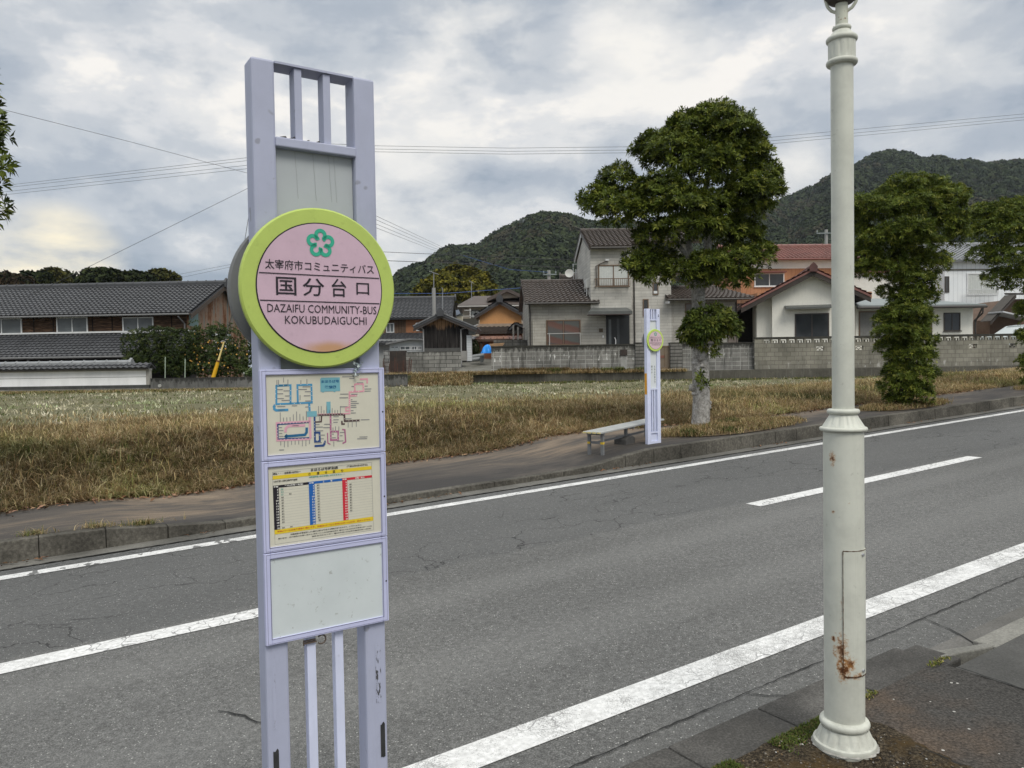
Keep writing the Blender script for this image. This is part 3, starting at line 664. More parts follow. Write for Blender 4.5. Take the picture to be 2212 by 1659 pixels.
# silvery plastic scrap stuck under the plate
m = MB(); u, z = SP.uz(774, 790, -0.02)
for k in range(26):
    c = SP.P(u + random.gauss(0, 0.006), -0.018 + random.uniform(-0.006, 0.003), z + random.gauss(0.0, 0.006) - (0.02 if k > 20 else 0)); a = V((random.gauss(0, 1), random.gauss(0, 1), random.gauss(0, 1))).normalized()*0.007; b = a.cross(V((random.random(), random.random(), 1))).normalized()*0.006
    m.quad(c, c+a, c+a+b, c+b)
tag(m.build('plastic_scrap', MAT('crumpled white plastic', (0.62, 0.70, 0.72), 0.3, 0.3, 60), loc=SP.P(u, -0.02, z), recalc=False), 'crumpled white plastic scrap stuck under the round sign of the near bus stop', 'plastic scrap')

# --- framed notice panels
PW = -0.012                                          # front face of the frames
def frame(px_tl, px_br_u, zpx0, zpx1, inner):
    pass
fu0 = SP.uz(560.8, 800, PW)[0]; fu1 = SP.uz(829.5, 795, PW)[0]
iu0 = SP.uz(574.6, 811, PW)[0]; iu1 = SP.uz(817.6, 806.5, PW)[0]
def zat(px, py): return SP.uz(px, py, PW)[1]
panels = [('route map', zat(561, 799), zat(574.3, 810.7), zat(578.6, 984.7), zat(570, 997)),
          ('timetable', zat(570, 998.5), zat(580, 1010.3), zat(583.6, 1183.6), zat(574, 1196)),
          ('blank', zat(574, 1197.5), zat(585, 1208.6), zat(587.1, 1381.3), zat(576, 1396.5))]
M_PAPER = MAT('ivory paper', (0.62, 0.60, 0.50), 0.55, 0.05, 6)
gbk = G('blank weathered board'); f = gbk.noise(55, 5, 0.75); b1 = gbk.noise(5, 5, 0.6)
x, y, z = gbk.xyz()
c = gbk.ramp(b1, [(0.3, (0.56, 0.61, 0.62)), (0.7, (0.66, 0.71, 0.72))])
edge = gbk.math('ABSOLUTE', gbk.math('SUBTRACT', z, (panels[2][1] + panels[2][2])/2 - NB.z)); hz = abs(panels[2][1] - panels[2][2])/2
c = gbk.mix(gbk.math('MULTIPLY', gbk.step(gbk.math('ADD', f, gbk.math('MULTIPLY', gbk.step(edge, hz*0.45, hz*1.05), 0.20)), 0.80, 0.90), 0.6), c, (0.20, 0.20, 0.17))
M_BLANK = gbk.done(c, 0.5, 0, 0.4)
panel_objs = []
for nm, zo1, zi1, zi0, zo0 in panels:
    m = MB()
    SP.box(m, fu0, iu0, PW, -0.0005, zo0, zo1); SP.box(m, iu1, fu1, PW, -0.0005, zo0, zo1)
    SP.box(m, iu0, iu1, PW, -0.0005, zi1, zo1); SP.box(m, iu0, iu1, PW, -0.0005, zo0, zi0)
    fo = m.build('notice_frame', M_LILF, near, bevel=0.0012); tag(fo, {'route map': 'lilac frame round the route map', 'timetable': 'lilac frame round the timetable', 'blank': 'lilac frame round the blank board'}[nm])
    m = MB(); g0 = 0.0045
    SP.line(m, [(fu0+g0, zo0+g0*.7), (fu0+g0, zo1-g0*.7), (fu1-g0, zo1-g0*.7), (fu1-g0, zo0+g0*.7)], 0.0007, PW-0.0004, True)
    SP.line(m, [(iu0-0.001, zi0-0.001), (iu0-0.001, zi1+0.001), (iu1+0.001, zi1+0.001), (iu1+0.001, zi0-0.001)], 0.0016, PW-0.0004, True)
    m.build('groove', INK('groove shadow', (0.17, 0.17, 0.27)), fo)
    m = MB(); SP.disc(m, fu1 - 0.006, (zo0+zo1)/2 - 0.005, 0.0022, PW-0.0008, 10); m.build('lock', M_BLACK, fo)
    m = MB(); SP.rect(m, iu0, iu1, zi0, zi1, PW + 0.004); po = m.build('notice', M_BLANK if nm == 'blank' else M_PAPER, near)
    panel_objs.append(po); tag(po, {'route map': 'cream coloured bus route map with coloured lines', 'timetable': 'bus timetable with black, blue and red columns', 'blank': 'empty weathered white board'}[nm])
# --- the route map, measured from the photograph
def ZM(zx, zy): return SP.uz(537.6 + zx*0.14384, 784.5 + zy*0.14384, PW+0.004)
WM = PW + 0.0034
def mline(mb, pts, px, w=WM): SP.line(mb, [ZM(*p) for p in pts], px*0.14384/1661*2.2, w)
mo = panel_objs[0]
def part(mb, name, mat, par): return mb.build(name, mat, par, recalc=False) if mb.f else None
m = MB()
mline(m, [(437, 333), (600, 330)], 22); mline(m, [(412, 325), (412, 615), (945, 592), (938, 322), (728, 330), (735, 605)], 23); mline(m, [(412, 340), (625, 330), (625, 610)], 23)
mline(m, [(905, 600), (912, 720)], 26); mline(m, [(378, 640), (382, 690), (410, 708), (592, 700)], 30); mline(m, [(360, 660), (380, 620), (398, 655)], 10)
part(m, 'map_line', I_BLUE, mo)
m = MB(); m.quad(*[SP.P(a, WM, b) for a, b in [ZM(1070, 240), (ZM(1085, 218)), ZM(1365, 212), ZM(1370, 418), ZM(1075, 430)]])
for p in ((1113, 420), (1285, 414)): SP.disc(m, *ZM(*p), 0.0034, WM - 0.0001)
part(m, 'map_box', I_TEAL, mo); m = MB(); m.quad(*[SP.P(a, WM, b) for a, b in [ZM(1163, 580), ZM(1225, 577), ZM(1228, 752), ZM(1166, 755)]]); part(m, 'map_box', I_TEAL, mo); m = MB(); m.quad(*[SP.P(a, WM, b) for a, b in [ZM(870, 725), ZM(1018, 717), ZM(1022, 800), ZM(874, 808)]])
part(m, 'map_box', I_TEAL, mo)
m = MB(); mline(m, [(985, 805), (992, 1178), (1065, 1170), (1060, 1042), (985, 1045)], 24); mline(m, [(432, 912), (437, 1140), (912, 1120)], 18); mline(m, [(432, 920), (905, 888)], 16)
mline(m, [(985, 1245), (1120, 1235), (1140, 1200)], 28); mline(m, [(1125, 1200), (1143, 1165), (1155, 1195)], 12); part(m, 'map_line', I_NAVY, mo)
m = MB(); mline(m, [(540, 1100), (840, 1075), (866, 1040), (868, 965)], 32); mline(m, [(575, 1070), (545, 1100), (578, 1120)], 22); part(m, 'map_line', I_DTEAL, mo)
m = MB(); mline(m, [(912, 808), (925, 1130)], 30); mline(m, [(912, 875), (418, 900), (425, 1160), (925, 1138)], 24); mline(m, [(845, 932), (600, 940), (555, 975), (548, 1040)], 32); part(m, 'map_line', I_PINK, mo)
m = MB(); mline(m, [(1590, 315), (1715, 312), (1722, 420), (1510, 435), (1512, 700)], 20); mline(m, [(1588, 315), (1592, 425)], 20); mline(m, [(1512, 490), (1620, 488)], 20)
mline(m, [(1512, 660), (1455, 668), (1458, 715), (1515, 712), (1512, 755), (1400, 762), (1030, 772)], 18); mline(m, [(1665, 243), (1775, 238), (1775, 305)], 22); part(m, 'map_line', I_ROSE, mo)
m = MB(); mline(m, [(1225, 770), (1230, 1155), (1340, 1150), (1340, 1025), (1228, 1025)], 22); mline(m, [(1180, 1045), (1185, 1200), (1225, 1218)], 14); mline(m, [(1400, 995), (1440, 1000), (1452, 1180), (1405, 1205)], 18); part(m, 'map_line', I_PLUM, mo)
m = MB(); mline(m, [(1030, 782), (1400, 768), (1432, 775), (1438, 870), (1665, 858)], 24); mline(m, [(1092, 785), (1085, 878), (990, 885)], 18); mline(m, [(1395, 865), (1398, 915), (1440, 912)], 20); part(m, 'map_line', I_BROWN, mo)
m = MB()
stops = [(437, 333), (517, 333), (587, 330), (398, 395), (400, 460), (400, 532), (625, 412), (625, 492), (628, 558), (470, 618), (680, 610), (770, 605), (780, 322), (873, 318), (722, 397), (942, 350), (942, 425), (945, 485), (948, 562), (913, 652)]
stops += [(472+i*49, 908-i*2.6) for i in range(9)] + [(428, 965+i*45) for i in range(4)] + [(478+i*54, 1150-i*3.4) for i in range(9)] + [(1045+i*41, 780-i*1.5) for i in range(10)]
stops += [(1512, 545+i*29) for i in range(8)] + [(1720, 345), (1720, 388), (1720, 420), (1592, 350), (1668, 315), (1555, 425), (1648, 425), (1600, 485), (1638, 485), (1228, 825), (1248, 850), (1250, 890), (1226, 915), (1230, 1015), (1262, 1022), (1300, 1022), (1230, 1065), (1230, 1120), (1343, 1095), (1335, 1150), (983, 880), (982, 925), (982, 960), (985, 1020), (985, 1105), (1025, 1165), (1062, 1080), (1500, 868), (1555, 865), (1612, 862), (1662, 858), (1435, 835)]
for p in stops: SP.disc(m, *ZM(*p), 0.0009, WM - 0.0003, 8)
part(m, 'stop_dot', I_WHITE, mo)
m = MB()                                             # station names, too small to read in the photograph: small grey strokes
for i in range(9):
    mline(m, [(472+i*49, 880-i*3), (470+i*49, 880-i*3-random.choice((60, 100, 140)))], 9); mline(m, [(478+i*54, 1175-i*3), (478+i*54, 1175-i*3+random.choice((60, 90)))], 9)
    mline(m, [(1045+i*41, 755), (1045+i*41, 755-random.choice((50, 80, 110)))], 9)
for a, b, l in ((420, 397, 90), (422, 460, 90), (425, 532, 100), (520, 416, 90), (540, 492, 70), (490, 560, 120), (425, 652, 120), (645, 640, 80), (740, 395, 130), (805, 355, 115), (840, 428, 85), (825, 490, 95), (845, 568, 85), (845, 658, 45), (446, 968, 50), (448, 1012, 70), (450, 1056, 50), (450, 1100, 70), (1000, 922, 60), (1000, 960, 110), (1000, 1016, 115), (1080, 1080, 60), (1080, 1135, 45), (985, 1195, 110), (1370, 465, 125), (1360, 520, 130), (1535, 468, 95), (1530, 548, 25), (1530, 575, 90), (1530, 605, 120), (1530, 635, 80), (1530, 663, 85), (1530, 712, 40), (1530, 748, 75), (1370, 655, 110), (1738, 345, 45), (1738, 388, 100), (1738, 420, 90), (1540, 350, 40), (1620, 295, 95), (1268, 803, 80), (1268, 850, 80), (1268, 888, 65), (1130, 918, 90), (1115, 968, 100), (1245, 1065, 30), (1245, 1120, 60), (1365, 1040, 75), (1365, 1090, 40), (1322, 1168, 95), (1450, 835, 90), (1680, 850, 130), (455, 1303, 70), (440, 705, 100), (650, 940, 100), (1400, 205, 180), (1505, 230, 75), (1660, 1108, 120), (1625, 1135, 150)):
    mline(m, [(a, b), (a+l, b-l*0.02)], 11)
for a, b in ((420, 250), (445, 250), (520, 215), (585, 245), (780, 255), (870, 238), (768, 480), (1490, 890), (1550, 885), (1612, 880), (1275, 1175), (1262, 965), (1300, 950), (1350, 950), (1060, 805)): mline(m, [(a, b), (a, b+75)], 9)
part(m, 'map_print', I_GREY, mo)
m = MB(); uA, zA = ZM(1087, 300); uB, zB = ZM(1352, 248); SP.text(m, 'まほろば号', uA, uB, zA, zB, WM-0.0003, 0.03); uA, zA = ZM(1138, 386); uB, zB = ZM(1306, 332); SP.text(m, '路線図', uA, uB, zA, zB, WM-0.0003, 0.03)
part(m, 'lettering', I_DTEAL, mo)
# --- the timetable
def ZT4(zx, zy): return SP.uz(537.6 + zx*0.14384, 976.5 + zy*0.14384, PW+0.004)
to = panel_objs[1]
TL, TR, BR_, BL = [np.array(ZT4(*p)) for p in ((350, 300), (1842, 152), (1873, 1168), (390, 1388))]
def tt(a, b): p = TL*(1-a)*(1-b) + TR*a*(1-b) + BR_*a*b + BL*(1-a)*b; return p[0], p[1]      # fractions across and down the printed sheet
def trect(mb, a0, a1, b0, b1, w=WM): mb.quad(*[SP.P(*((tt(a, b)[0], w, tt(a, b)[1]))) for a, b in ((a0, b1), (a1, b1), (a1, b0), (a0, b0))])
def ttext(mb, body, a0, a1, b0, b1, bold=0.025, w=WM-0.0006): u0, z1 = tt(a0, b0); u1, z0 = tt(a1, b1); SP.text(mb, body, u0, u1, z0, z1, w, bold)
xs_ = [0.0, 0.055, 0.345, 0.402, 0.683, 0.735, 1.0]; yb0, yb1 = 0.19, 0.80; rows = 15
rh = (yb1 - yb0) / (rows + 1)
m = MB(); trect(m, 0, 1, 0.055, 0.105); part(m, 'colour_band', I_YEL, to); m = MB(); trect(m, 0, 1, 0.802, 0.862); part(m, 'colour_band', I_YEL, to)
m = MB(); trect(m, xs_[0], xs_[1], yb0, yb1); trect(m, xs_[1], xs_[2], yb0, yb0+rh*0.9); part(m, 'hour_column', I_BROWN if False else M_BLACK, to)
m = MB(); trect(m, xs_[2], xs_[3], yb0, yb1); trect(m, xs_[3], xs_[4], yb0, yb0+rh*0.9); part(m, 'hour_column', I_TBLUE, to)
m = MB(); trect(m, xs_[4], xs_[5], yb0, yb1); trect(m, xs_[5], xs_[6], yb0, yb0+rh*0.9); part(m, 'hour_column', I_RED, to)
m = MB()
for i in range(1, rows+1):
    for a0, a1 in ((xs_[1], xs_[2]), (xs_[3], xs_[4]), (xs_[5], xs_[6])): trect(m, a0, a1, yb0+rh*(i+0.98), yb0+rh*(i+1.02))
for a0, a1, b0, b1 in ((0, 1, 0, 0.003), (0, 1, 0.997, 1), (0, 0.0025, 0, 1), (0.9975, 1, 0, 1)): trect(m, a0, a1, b0, b1)
part(m, 'ruled_line', I_GREY, to)
m = MB(); mg = MB(); mw = MB()
def cell(mb, body, a, i): ttext(mb, body, a, a+0.011*len(body), yb0+rh*(i+0.28), yb0+rh*(i+0.86))
for i in range(1, rows+1):
    for x0 in (xs_[1], xs_[3], xs_[5]): b = str(5+i); cell(mw, b, x0 - 0.006 - 0.011*len(b), i)
wk = {1: '50', 2: '21', 3: '17'}
for i in range(1, rows+1):
    if i in wk: cell(mg, wk[i], 0.075, i)
    elif 4 <= i <= 13: cell(m, '41', 0.075, i)
    if i <= 13: cell(m, '41', 0.425, i)
    if i == 14: cell(m, '50', 0.43, i)
    if 2 <= i <= 12: cell(m, '41', 0.755, i)
cell(m, '41', 0.15, 3); cell(m, '01', 0.075, 15); cell(m, '41', 0.15, 15)
ttext(m, 'まほろば号時刻表', 0.37, 0.645, 0.003, 0.050, 0.02); ttext(m, '運賃・・・全区間100円均一', 0.005, 0.27, 0.012, 0.045); ttext(m, '(平成26年4月4日改正)', 0.735, 0.955, 0.012, 0.045)
for k, a in (('④', 0.345), ('国', 0.43), ('分', 0.51), ('回', 0.59), ('り', 0.675)): ttext(m, k, a, a+0.022, 0.062, 0.099, 0.02)
ttext(m, '→水城跡→西鉄都府楼前駅', 0.005, 0.235, 0.120, 0.15)
ttext(m, '交通渋滞や気象状況により運行に遅れが発生する場合がありますので、ご了承ください。', 0.15, 0.87, 0.880, 0.908); ttext(m, '運行状況・忘れ物等のお問い合わせ 西鉄バス二日市㈱筑紫支社 ☎092-928-8363(年中無休9:00～17:00)', 0.03, 0.98, 0.918, 0.945); ttext(m, '西鉄お客様センター ☎0570-00-1010(年中無休8:00～20:00)', 0.36, 0.97, 0.954, 0.98)
part(m, 'lettering', M_BLACK, to)
ttext(mg, '※時刻緑色<水城方面には行きません。>', 0.35, 0.71, 0.112, 0.142); part(mg, 'lettering', I_GRNT, to)
ttext(mw, '平日(月曜～金曜)', 0.11, 0.29, yb0+rh*0.15, yb0+rh*0.78); ttext(mw, '土', 0.485, 0.50, yb0+rh*0.1, yb0+rh*0.8); ttext(mw, '曜', 0.565, 0.58, yb0+rh*0.1, yb0+rh*0.8); ttext(mw, '日曜・祝日', 0.82, 0.915, yb0+rh*0.15, yb0+rh*0.8)
for x0 in (0.008, 0.352, 0.688): ttext(mw, '時間', x0, x0+0.04, yb0+rh*0.2, yb0+rh*0.75)
part(mw, 'lettering', I_WHITE, to)
m = MB(); ttext(m, '年始(1/1～3)は全路線全便運休です。お盆(8/13～15)と年末(12/29～31)は日・祝ダイヤです。', 0.025, 0.975, 0.815, 0.85, 0.02); part(m, 'lettering', I_REDT, to)
# clamp with a hook, tape remains on the posts
m = MB(); u0, z0 = SP.uz(672, 1385); 
m.tube([SP.P(u0 + 0.008 + 0.009*cos(t), -0.006, z0 + 0.001 + 0.009*sin(t)) for t in np.linspace(2.6, -2.2, 14)] if False else [SP.P(u0 + 0.024 + 0.0105*cos(t), -0.004, z0 + 0.001 + 0.0105*sin(t)) for t in np.linspace(2.4, -2.4, 14)], 0.0019, 6)
SP.box(m, u0 - 0.016, u0 + 0.013, -0.003, 0.004, z0 - 0.004, z0 - 0.001); SP.box(m, u0 - 0.016, u0 + 0.011, -0.003, 0.003, z0 + 0.002, z0 + 0.004)
m.tube([SP.P(u0 - 0.018, -0.001, z0 - 0.007), SP.P(u0 - 0.018, -0.001, z0 + 0.006)], 0.0018, 6)
m.build('hook_clamp', MAT('rusty clamp', (0.10, 0.075, 0.06), 0.6, 0.4, 40), near)
M_TAPE = MAT('old black tape', (0.035, 0.036, 0.037), 0.6, 0.4, 30)
for x0, y0, x1, y1 in ((590, 1622, 603, 1661), (821.5, 1563, 832.5, 1633)):
    (a, b), (c, d) = SP.uz(x0, y0), SP.uz(x1, y1); m = MB(); pts = [SP.P(a, -0.0012, b)]
    n = 5
    for i in range(n+1): pts.append(SP.P(a + (c-a)*i/n, -0.0012, b + random.uniform(-.004, .003)))
    for i in range(n, -1, -1): pts.append(SP.P(a + (c-a)*i/n, -0.0012, d + random.uniform(-.003, .003)))
    m.quad(*pts); m.build('tape', M_TAPE, near)
gt = G('tape residue'); n_ = gt.noise(1, 6, 0.75, vec=gt.mapping((160, 160, 35))); n2_ = gt.noise(40, 4, 0.7)
al = gt.step(gt.math('ADD', gt.math('MULTIPLY', n_, 0.7), gt.math('MULTIPLY', n2_, 0.3)), 0.50, 0.56)
M_RESID = gt.done(gt.mix(al, (0.42, 0.445, 0.575), (0.06, 0.06, 0.065)), 0.6)
for x0, y0, x1, y1, in ((810, 1390, 824, 1516),):
    (a, b), (c, d) = SP.uz(x0, y0), SP.uz(x1, y1); m = MB(); SP.rect(m, a, c, d, b, -0.0008); m.build('tape_residue', M_RESID, near)
gt = G('faint residue'); n_ = gt.noise(1, 6, 0.75, vec=gt.mapping((160, 160, 35)))
M_RES2 = gt.done(gt.mix(gt.step(n_, 0.52, 0.64), (0.42, 0.445, 0.575), (0.29, 0.30, 0.39)), 0.6)
(a, b), (c, d) = SP.uz(587, 1400), SP.uz(598, 1575); m = MB(); SP.rect(m, a, c, d, b, -0.0008); m.build('tape_residue', M_RES2, near)

# --- the sign across the road
FB = onroad(1400, 960.5, 0.225); FP = SignPlane(FB); fz = FB.z
far = thing('bus_stop_sign', 'slim pale lilac bus stop pole standing on the far kerb beside the grey bench', 'bus stop', FB, 'bus stop signs of the two directions')
fW, fT = 0.30, 0.07; zz = lambda zy: FP.uz(1420, 630.9 + zy*0.22157)[1]; FH = zz(165)
for a, b in ((0, 0.078), (fW-0.075, fW)):
    m = MB(); FP.box(m, a, b, 0, fT, fz - 0.02, FH); m.build('post', M_WLIL, far, bevel=0.006)
M_WHITEP = MAT('white panel', (0.66, 0.69, 0.70), 0.4, 0.06, 4)
for z0, z1 in ((FH-0.006, FH-0.001), (zz(278), zz(268)), (zz(950), zz(938)), (zz(1372), zz(1360)), (zz(1480), zz(1452))):
    m = MB(); FP.box(m, 0.0785, fW-0.0755, 0.002, fT-0.002 if z0 > FH - 0.01 else 0.03, z0, z1); m.build('cross_bar', M_WLIL, far)
m = MB(); FP.box(m, 0.079, fW-0.076, 0.022, 0.032, zz(937), zz(279)); fb = m.build('back_board', M_WHITEP, far)
m = MB(); FP.box(m, 0.079, fW-0.076, 0.022, 0.032, zz(1451), zz(1373)); m.build('back_board', M_WLIL, far)
for a in (0.105, 0.158):
    for z0, z1 in ((zz(267), FH-0.0065), (zz(1359), zz(951))):
        m = MB(); FP.box(m, a, a+0.022, 0.006, 0.034, z0, z1); m.build('slat', M_WLIL, far)
fr_ = 0.187; fcz = zz(471)
fcu = FP.uz(1206.9 + 943*0.22157, 735, -0.03)[0]
round_sign(FP, far, fcu, fcz, fr_, -0.030, -0.012, None, True)
m = MB(); tube_disc(FP, m, fcu, fcz, fr_, fT+0.012, fT+0.03); m.build('round_sign', MAT('grey back of sign', (0.16, 0.165, 0.17)), far)
for w0, w1 in ((-0.012, 0.022), (0.0325, fT+0.0115)):
    m = MB(); FP.box(m, fcu - 0.05, fcu + 0.05, w0, w1, fcz-0.05, fcz+0.05); m.build('bracket', M_DARKMETAL, far)
m = MB(); u = -0.0012
z0, z1 = zz(995), zz(790); m.par(FP.P(u, 0.012, z0), RD*0.0007, RN*0.050, V((0, 0, z1-z0))); m.build('reflector_strip', MAT('amber strip', (0.72, 0.33, 0.01), 0.4, 0.1), far)
m = MB()
for body, uc, zy0, dz_ in (('文化ふれあい館', 0.172, 717, 25.3), ('国分小', 0.108, 717, 27)):
    for k, ch in enumerate(body):
        za = zz(zy0 + dz_*k); FP.text(m, ch, uc, uc+0.032, za-0.035, za, 0.0212, 0.03)
m.build('lettering', INK('weathered lettering', (0.16, 0.18, 0.17)), fb)
m = MB(); FP.disc(m, fW-0.035, zz(235), 0.012, -0.001, 10); FP.disc(m, fW-0.032, zz(222), 0.008, -0.001, 8); m.build('sticker', INK('dark sticker', (0.06, 0.06, 0.10)), far)

# ------------------------------------------------------------------ bench on the far pavement
BA = R(39); BDx = V((sin(BA), cos(BA), 0.035)); BDy = V((-cos(BA), sin(BA), 0))
L0 = onroad(1272.7, 977.7, kz(8.1)); L1 = onroad(1299.5, 982.1, kz(8.0)); BO = (L0 + L1)/2 - BDx*0.10; BO.z = (L0.z + L1.z)/2
bench = thing('bench', 'grey four slat bench with yellow marks on its legs beside the far bus stop', 'bench', BO)
M_BSLAT = MAT('weathered grey plank', (0.36, 0.37, 0.36), 0.55, 0.14, 6); M_BLEG = MAT('grey painted steel', (0.17, 0.175, 0.18), 0.5, 0.15, 6); M_YEL = MAT('worn yellow paint', (0.62, 0.42, 0.03), 0.5, 0.25, 20); M_YELP = MAT('pale yellow end cap', (0.66, 0.56, 0.25), 0.5, 0.2, 20)
BZ = at(1270, 933, BO.y).z - BO.z
def BP(a, b, z): return BO + BDx*a + BDy*b + V((0, 0, z))
BL_ = 2.12; wS = 0.36
for k in range(4):
    b0 = -wS/2 + k*wS/4 + 0.006
    m = MB(); m.par(BP(0, b0, BZ-0.03), BDx*BL_, BDy*(wS/4-0.012), V((0, 0, 0.03))); so_ = m.build('seat_slat', M_BSLAT, bench, bevel=0.006)
    m = MB(); m.par(BP(-0.004, b0+0.004, BZ-0.027), BDx*0.003, BDy*(wS/4-0.02), V((0, 0, 0.024))); m.build('end_cap', M_YELP, so_)
for a in (0.12, BL_/2, BL_-0.14):
    mid = abs(a - BL_/2) < 0.01
    for b in ((-0.125, 0.125) if not mid else (0.0,)):
        m = MB(); m.par(BP(a-0.022, b-0.022, -0.03), BDx*0.044, BDy*0.044, V((0, 0, BZ))); lg = m.build('leg', M_BLEG, bench)
        if a < 0.5: m = MB(); m.par(BP(a-0.0235, b-0.0235, BZ*0.42), BDx*0.047, BDy*0.047, V((0, 0, 0.035))); m.build('yellow_band', M_YEL, lg)
    if not mid:
        m = MB(); m.par(BP(a-0.012, -0.1025, BZ*0.42+0.002), BDx*0.024, BDy*0.205, V((0, 0, 0.04))); m.build('stretcher', M_BLEG, bench)
    m = MB(); m.par(BP(a-0.02, -0.16, BZ-0.062), BDx*0.04, BDy*0.32, V((0, 0, 0.031))); m.build('seat_support', M_BLEG, bench)
m = MB(); m.par(BP(0.133, -0.012, BZ*0.42+0.005), BDx*(BL_-0.29), BDy*0.024, V((0, 0, 0.034))); m.build('stretcher', M_BLEG, bench)
c = BP(BL_/2 - 0.16, -0.10, 0.0); m = MB()
m.prism([c + BDx*p[0] + V((0, 0, p[1])) for p in ((0, -0.06), (0.30, -0.06), (0.30, 0.13), (0.22, 0.17), (0.06, 0.17), (0, 0.12))], BDy*0.24)
tag(m.build('concrete_weight', MAT('dark concrete', (0.075, 0.073, 0.07), 0.9, 0.35, 8, bump=0.004), loc=c, bevel=0.012), 'dark concrete block weighing down the middle of the grey bench', 'concrete block')

# ------------------------------------------------------------------ lamp post
LB = onroad(1824.5, 1612, 0.135); LY = LB.y
lamp = thing('lamp_post', 'tall off white lamp post with moulded collars and a rusty inspection door', 'lamp post', LB)
dist = (LB - CAM).dot(FW); KP = dist / F
def lz(py, px=1818): return at(px, py, LY).z
def lamp_mat():
    g = G('cream lamp paint'); n = g.noise(4.5, 6, 0.68); f = g.noise(9, 5, 0.7); x, y, z = g.xyz()
    col = (0.60, 0.61, 0.54)
    c = g.ramp(n, [(0.32, mul(col, 0.84)), (0.55, col), (0.7, mul(col, 1.06))])
    fl = g.noise(40, 3, 0.6); c = g.mix(g.math('MULTIPLY', g.step(fl, 0.66, 0.72), 0.35), c, (0.34, 0.34, 0.29))
    st = g.noise(1, 5, 0.7, vec=g.mapping((18, 18, 1.1))); c = g.mix(g.math('MULTIPLY', g.step(st, 0.5, 0.72), 0.22), c, (0.36, 0.37, 0.32))
    ns = g.noise(65, 5, 0.7)
    for (p, r, th, k) in RUST:
        vm = g.n('ShaderNodeVectorMath', operation='DISTANCE'); g.t.links.new(g.mapping((1, 1, r[1])), vm.inputs[0]); vm.inputs[1].default_value = (p.x, p.y, p.z*r[1])
        a = g.math('SUBTRACT', 1.0, g.math('DIVIDE', vm.outputs['Value'], r[0]))
        q = g.math('ADD', a, g.math('MULTIPLY', g.math('SUBTRACT', ns, 0.5), 1.6))
        c = g.mix(g.math('MULTIPLY', g.step(q, th, th+0.35), k*0.75), c, (0.42, 0.20, 0.06)); c = g.mix(g.math('MULTIPLY', g.step(q, th+0.22, th+0.5), k), c, (0.10, 0.035, 0.012))
    gd = g.math('ADD', g.math('MULTIPLY', g.math('SUBTRACT', 0.16, z), 2.2), g.math('SUBTRACT', g.noise(14, 5, 0.7), 0.5)); c = g.mix(g.math('MULTIPLY', g.step(gd, 0.0, 0.5), 0.45), c, (0.25, 0.245, 0.21))
    return g.done(c, 0.45, 0, 0.4)
_tc = V((-LB.x, -LB.y, 0)).normalized(); _rt = V((-_tc.y, _tc.x, 0))
if _rt.x < 0: _rt = -_rt
def lsurf(px, py, r=40.8):                          # a point on the shaft seen at this place, relative to the base
    cx = 1816.0 + (py - 930)*0.0125; t = max(-0.98, min(0.98, (px - cx)/r)); R_ = r*KP
    return _rt*(t*R_) + _tc*(R_*sqrt(1 - t*t)) + V((0, 0, lz(py, px) - LB.z - (R_*sqrt(1-t*t))*0.12))
RUST = [(lsurf(1832, 1412), (0.056, 0.9), 0.42, 1.0), (lsurf(1821, 1428), (0.055, 0.6), 0.36, 1.0), (lsurf(1848, 1441), (0.06, 2.0), 0.45, 0.9), (lsurf(1816, 1385), (0.06, 0.35), 0.5, 0.9), (lsurf(1816, 1300), (0.04, 0.2), 0.86, 0.6), (lsurf(1795, 984), (0.035, 0.5), 0.52, 0.9), (lsurf(1798, 1096), (0.03, 1.2), 0.72, 0.8), (lsurf(1828, 1075), (0.02, 1), 0.75, 0.7), (lsurf(1801, 1366), (0.02, 1), 0.35, 1.0), (lsurf(1802, 1390), (0.035, 0.25), 0.75, 0.7)]
M_LAMP = lamp_mat()
def lathe(name, prof, n=40, mat=None, par=None): m = MB(); m.lathe(LB, [(r*KP, lz(py) - LB.z) for py, r in prof], n); return m.build(name, mat or M_LAMP, par or lamp, smooth=True)
def fluted(name, y0, r0, y1, r1, nfl=14):
    m = MB(); n = nfl*8; rows = 8; vs = []
    for i in range(rows+1):
        t = i/rows; r = (r0 + (r1-r0)*t)*KP; z = lz(y0) + (lz(y1)-lz(y0))*t - LB.z; en = ss(min(t, 1-t)/0.22)
        for k in range(n): a = 2*pi*k/n; g_ = max(0, cos(nfl*a) - 0.25)*0.07*en; vs.append(LB + V((r*(1-g_)*cos(a), r*(1-g_)*sin(a), z)))
    m.add(vs, [(i*n+k, i*n+(k+1) % n, (i+1)*n+(k+1) % n, (i+1)*n+k) for i in range(rows) for k in range(n)]); return m.build(name, M_LAMP, lamp, smooth=True)
def torus(y, r, h, n=10): return [(y + h*cos(pi*k/n), r - h*0.9 + h*0.9*sin(pi*k/n)) for k in range(n+1)]
lathe('base_flange', [(1622, 61), (1616, 64.5), (1601, 65), (1597, 63.5), (1595, 60)])
m = MB(); ns_ = 48; vs = []
for k in range(ns_):
    a = 2*pi*k/ns_; r = (67 + random.uniform(-2.0, 2.5))*KP; vs.append(LB + V((r*cos(a), r*sin(a), 0.012)))
for k in range(ns_): a = 2*pi*k/ns_; vs.append(LB + V((62*KP*cos(a), 62*KP*sin(a), 0.022)))
m.add(vs, [(k, (k+1) % ns_, ns_+(k+1) % ns_, ns_+k) for k in range(ns_)]); m.build('mortar_bed', conc_mat('pale mortar', (0.36, 0.35, 0.32), (0.2, 0.19, 0.17), 60), lamp)
fluted('fluted_base', 1595.5, 59.5, 1568, 47); lathe('collar_ring', [(1568.5, 46)] + torus(1558, 51, 8.5) + [(1548.5, 41.5)])
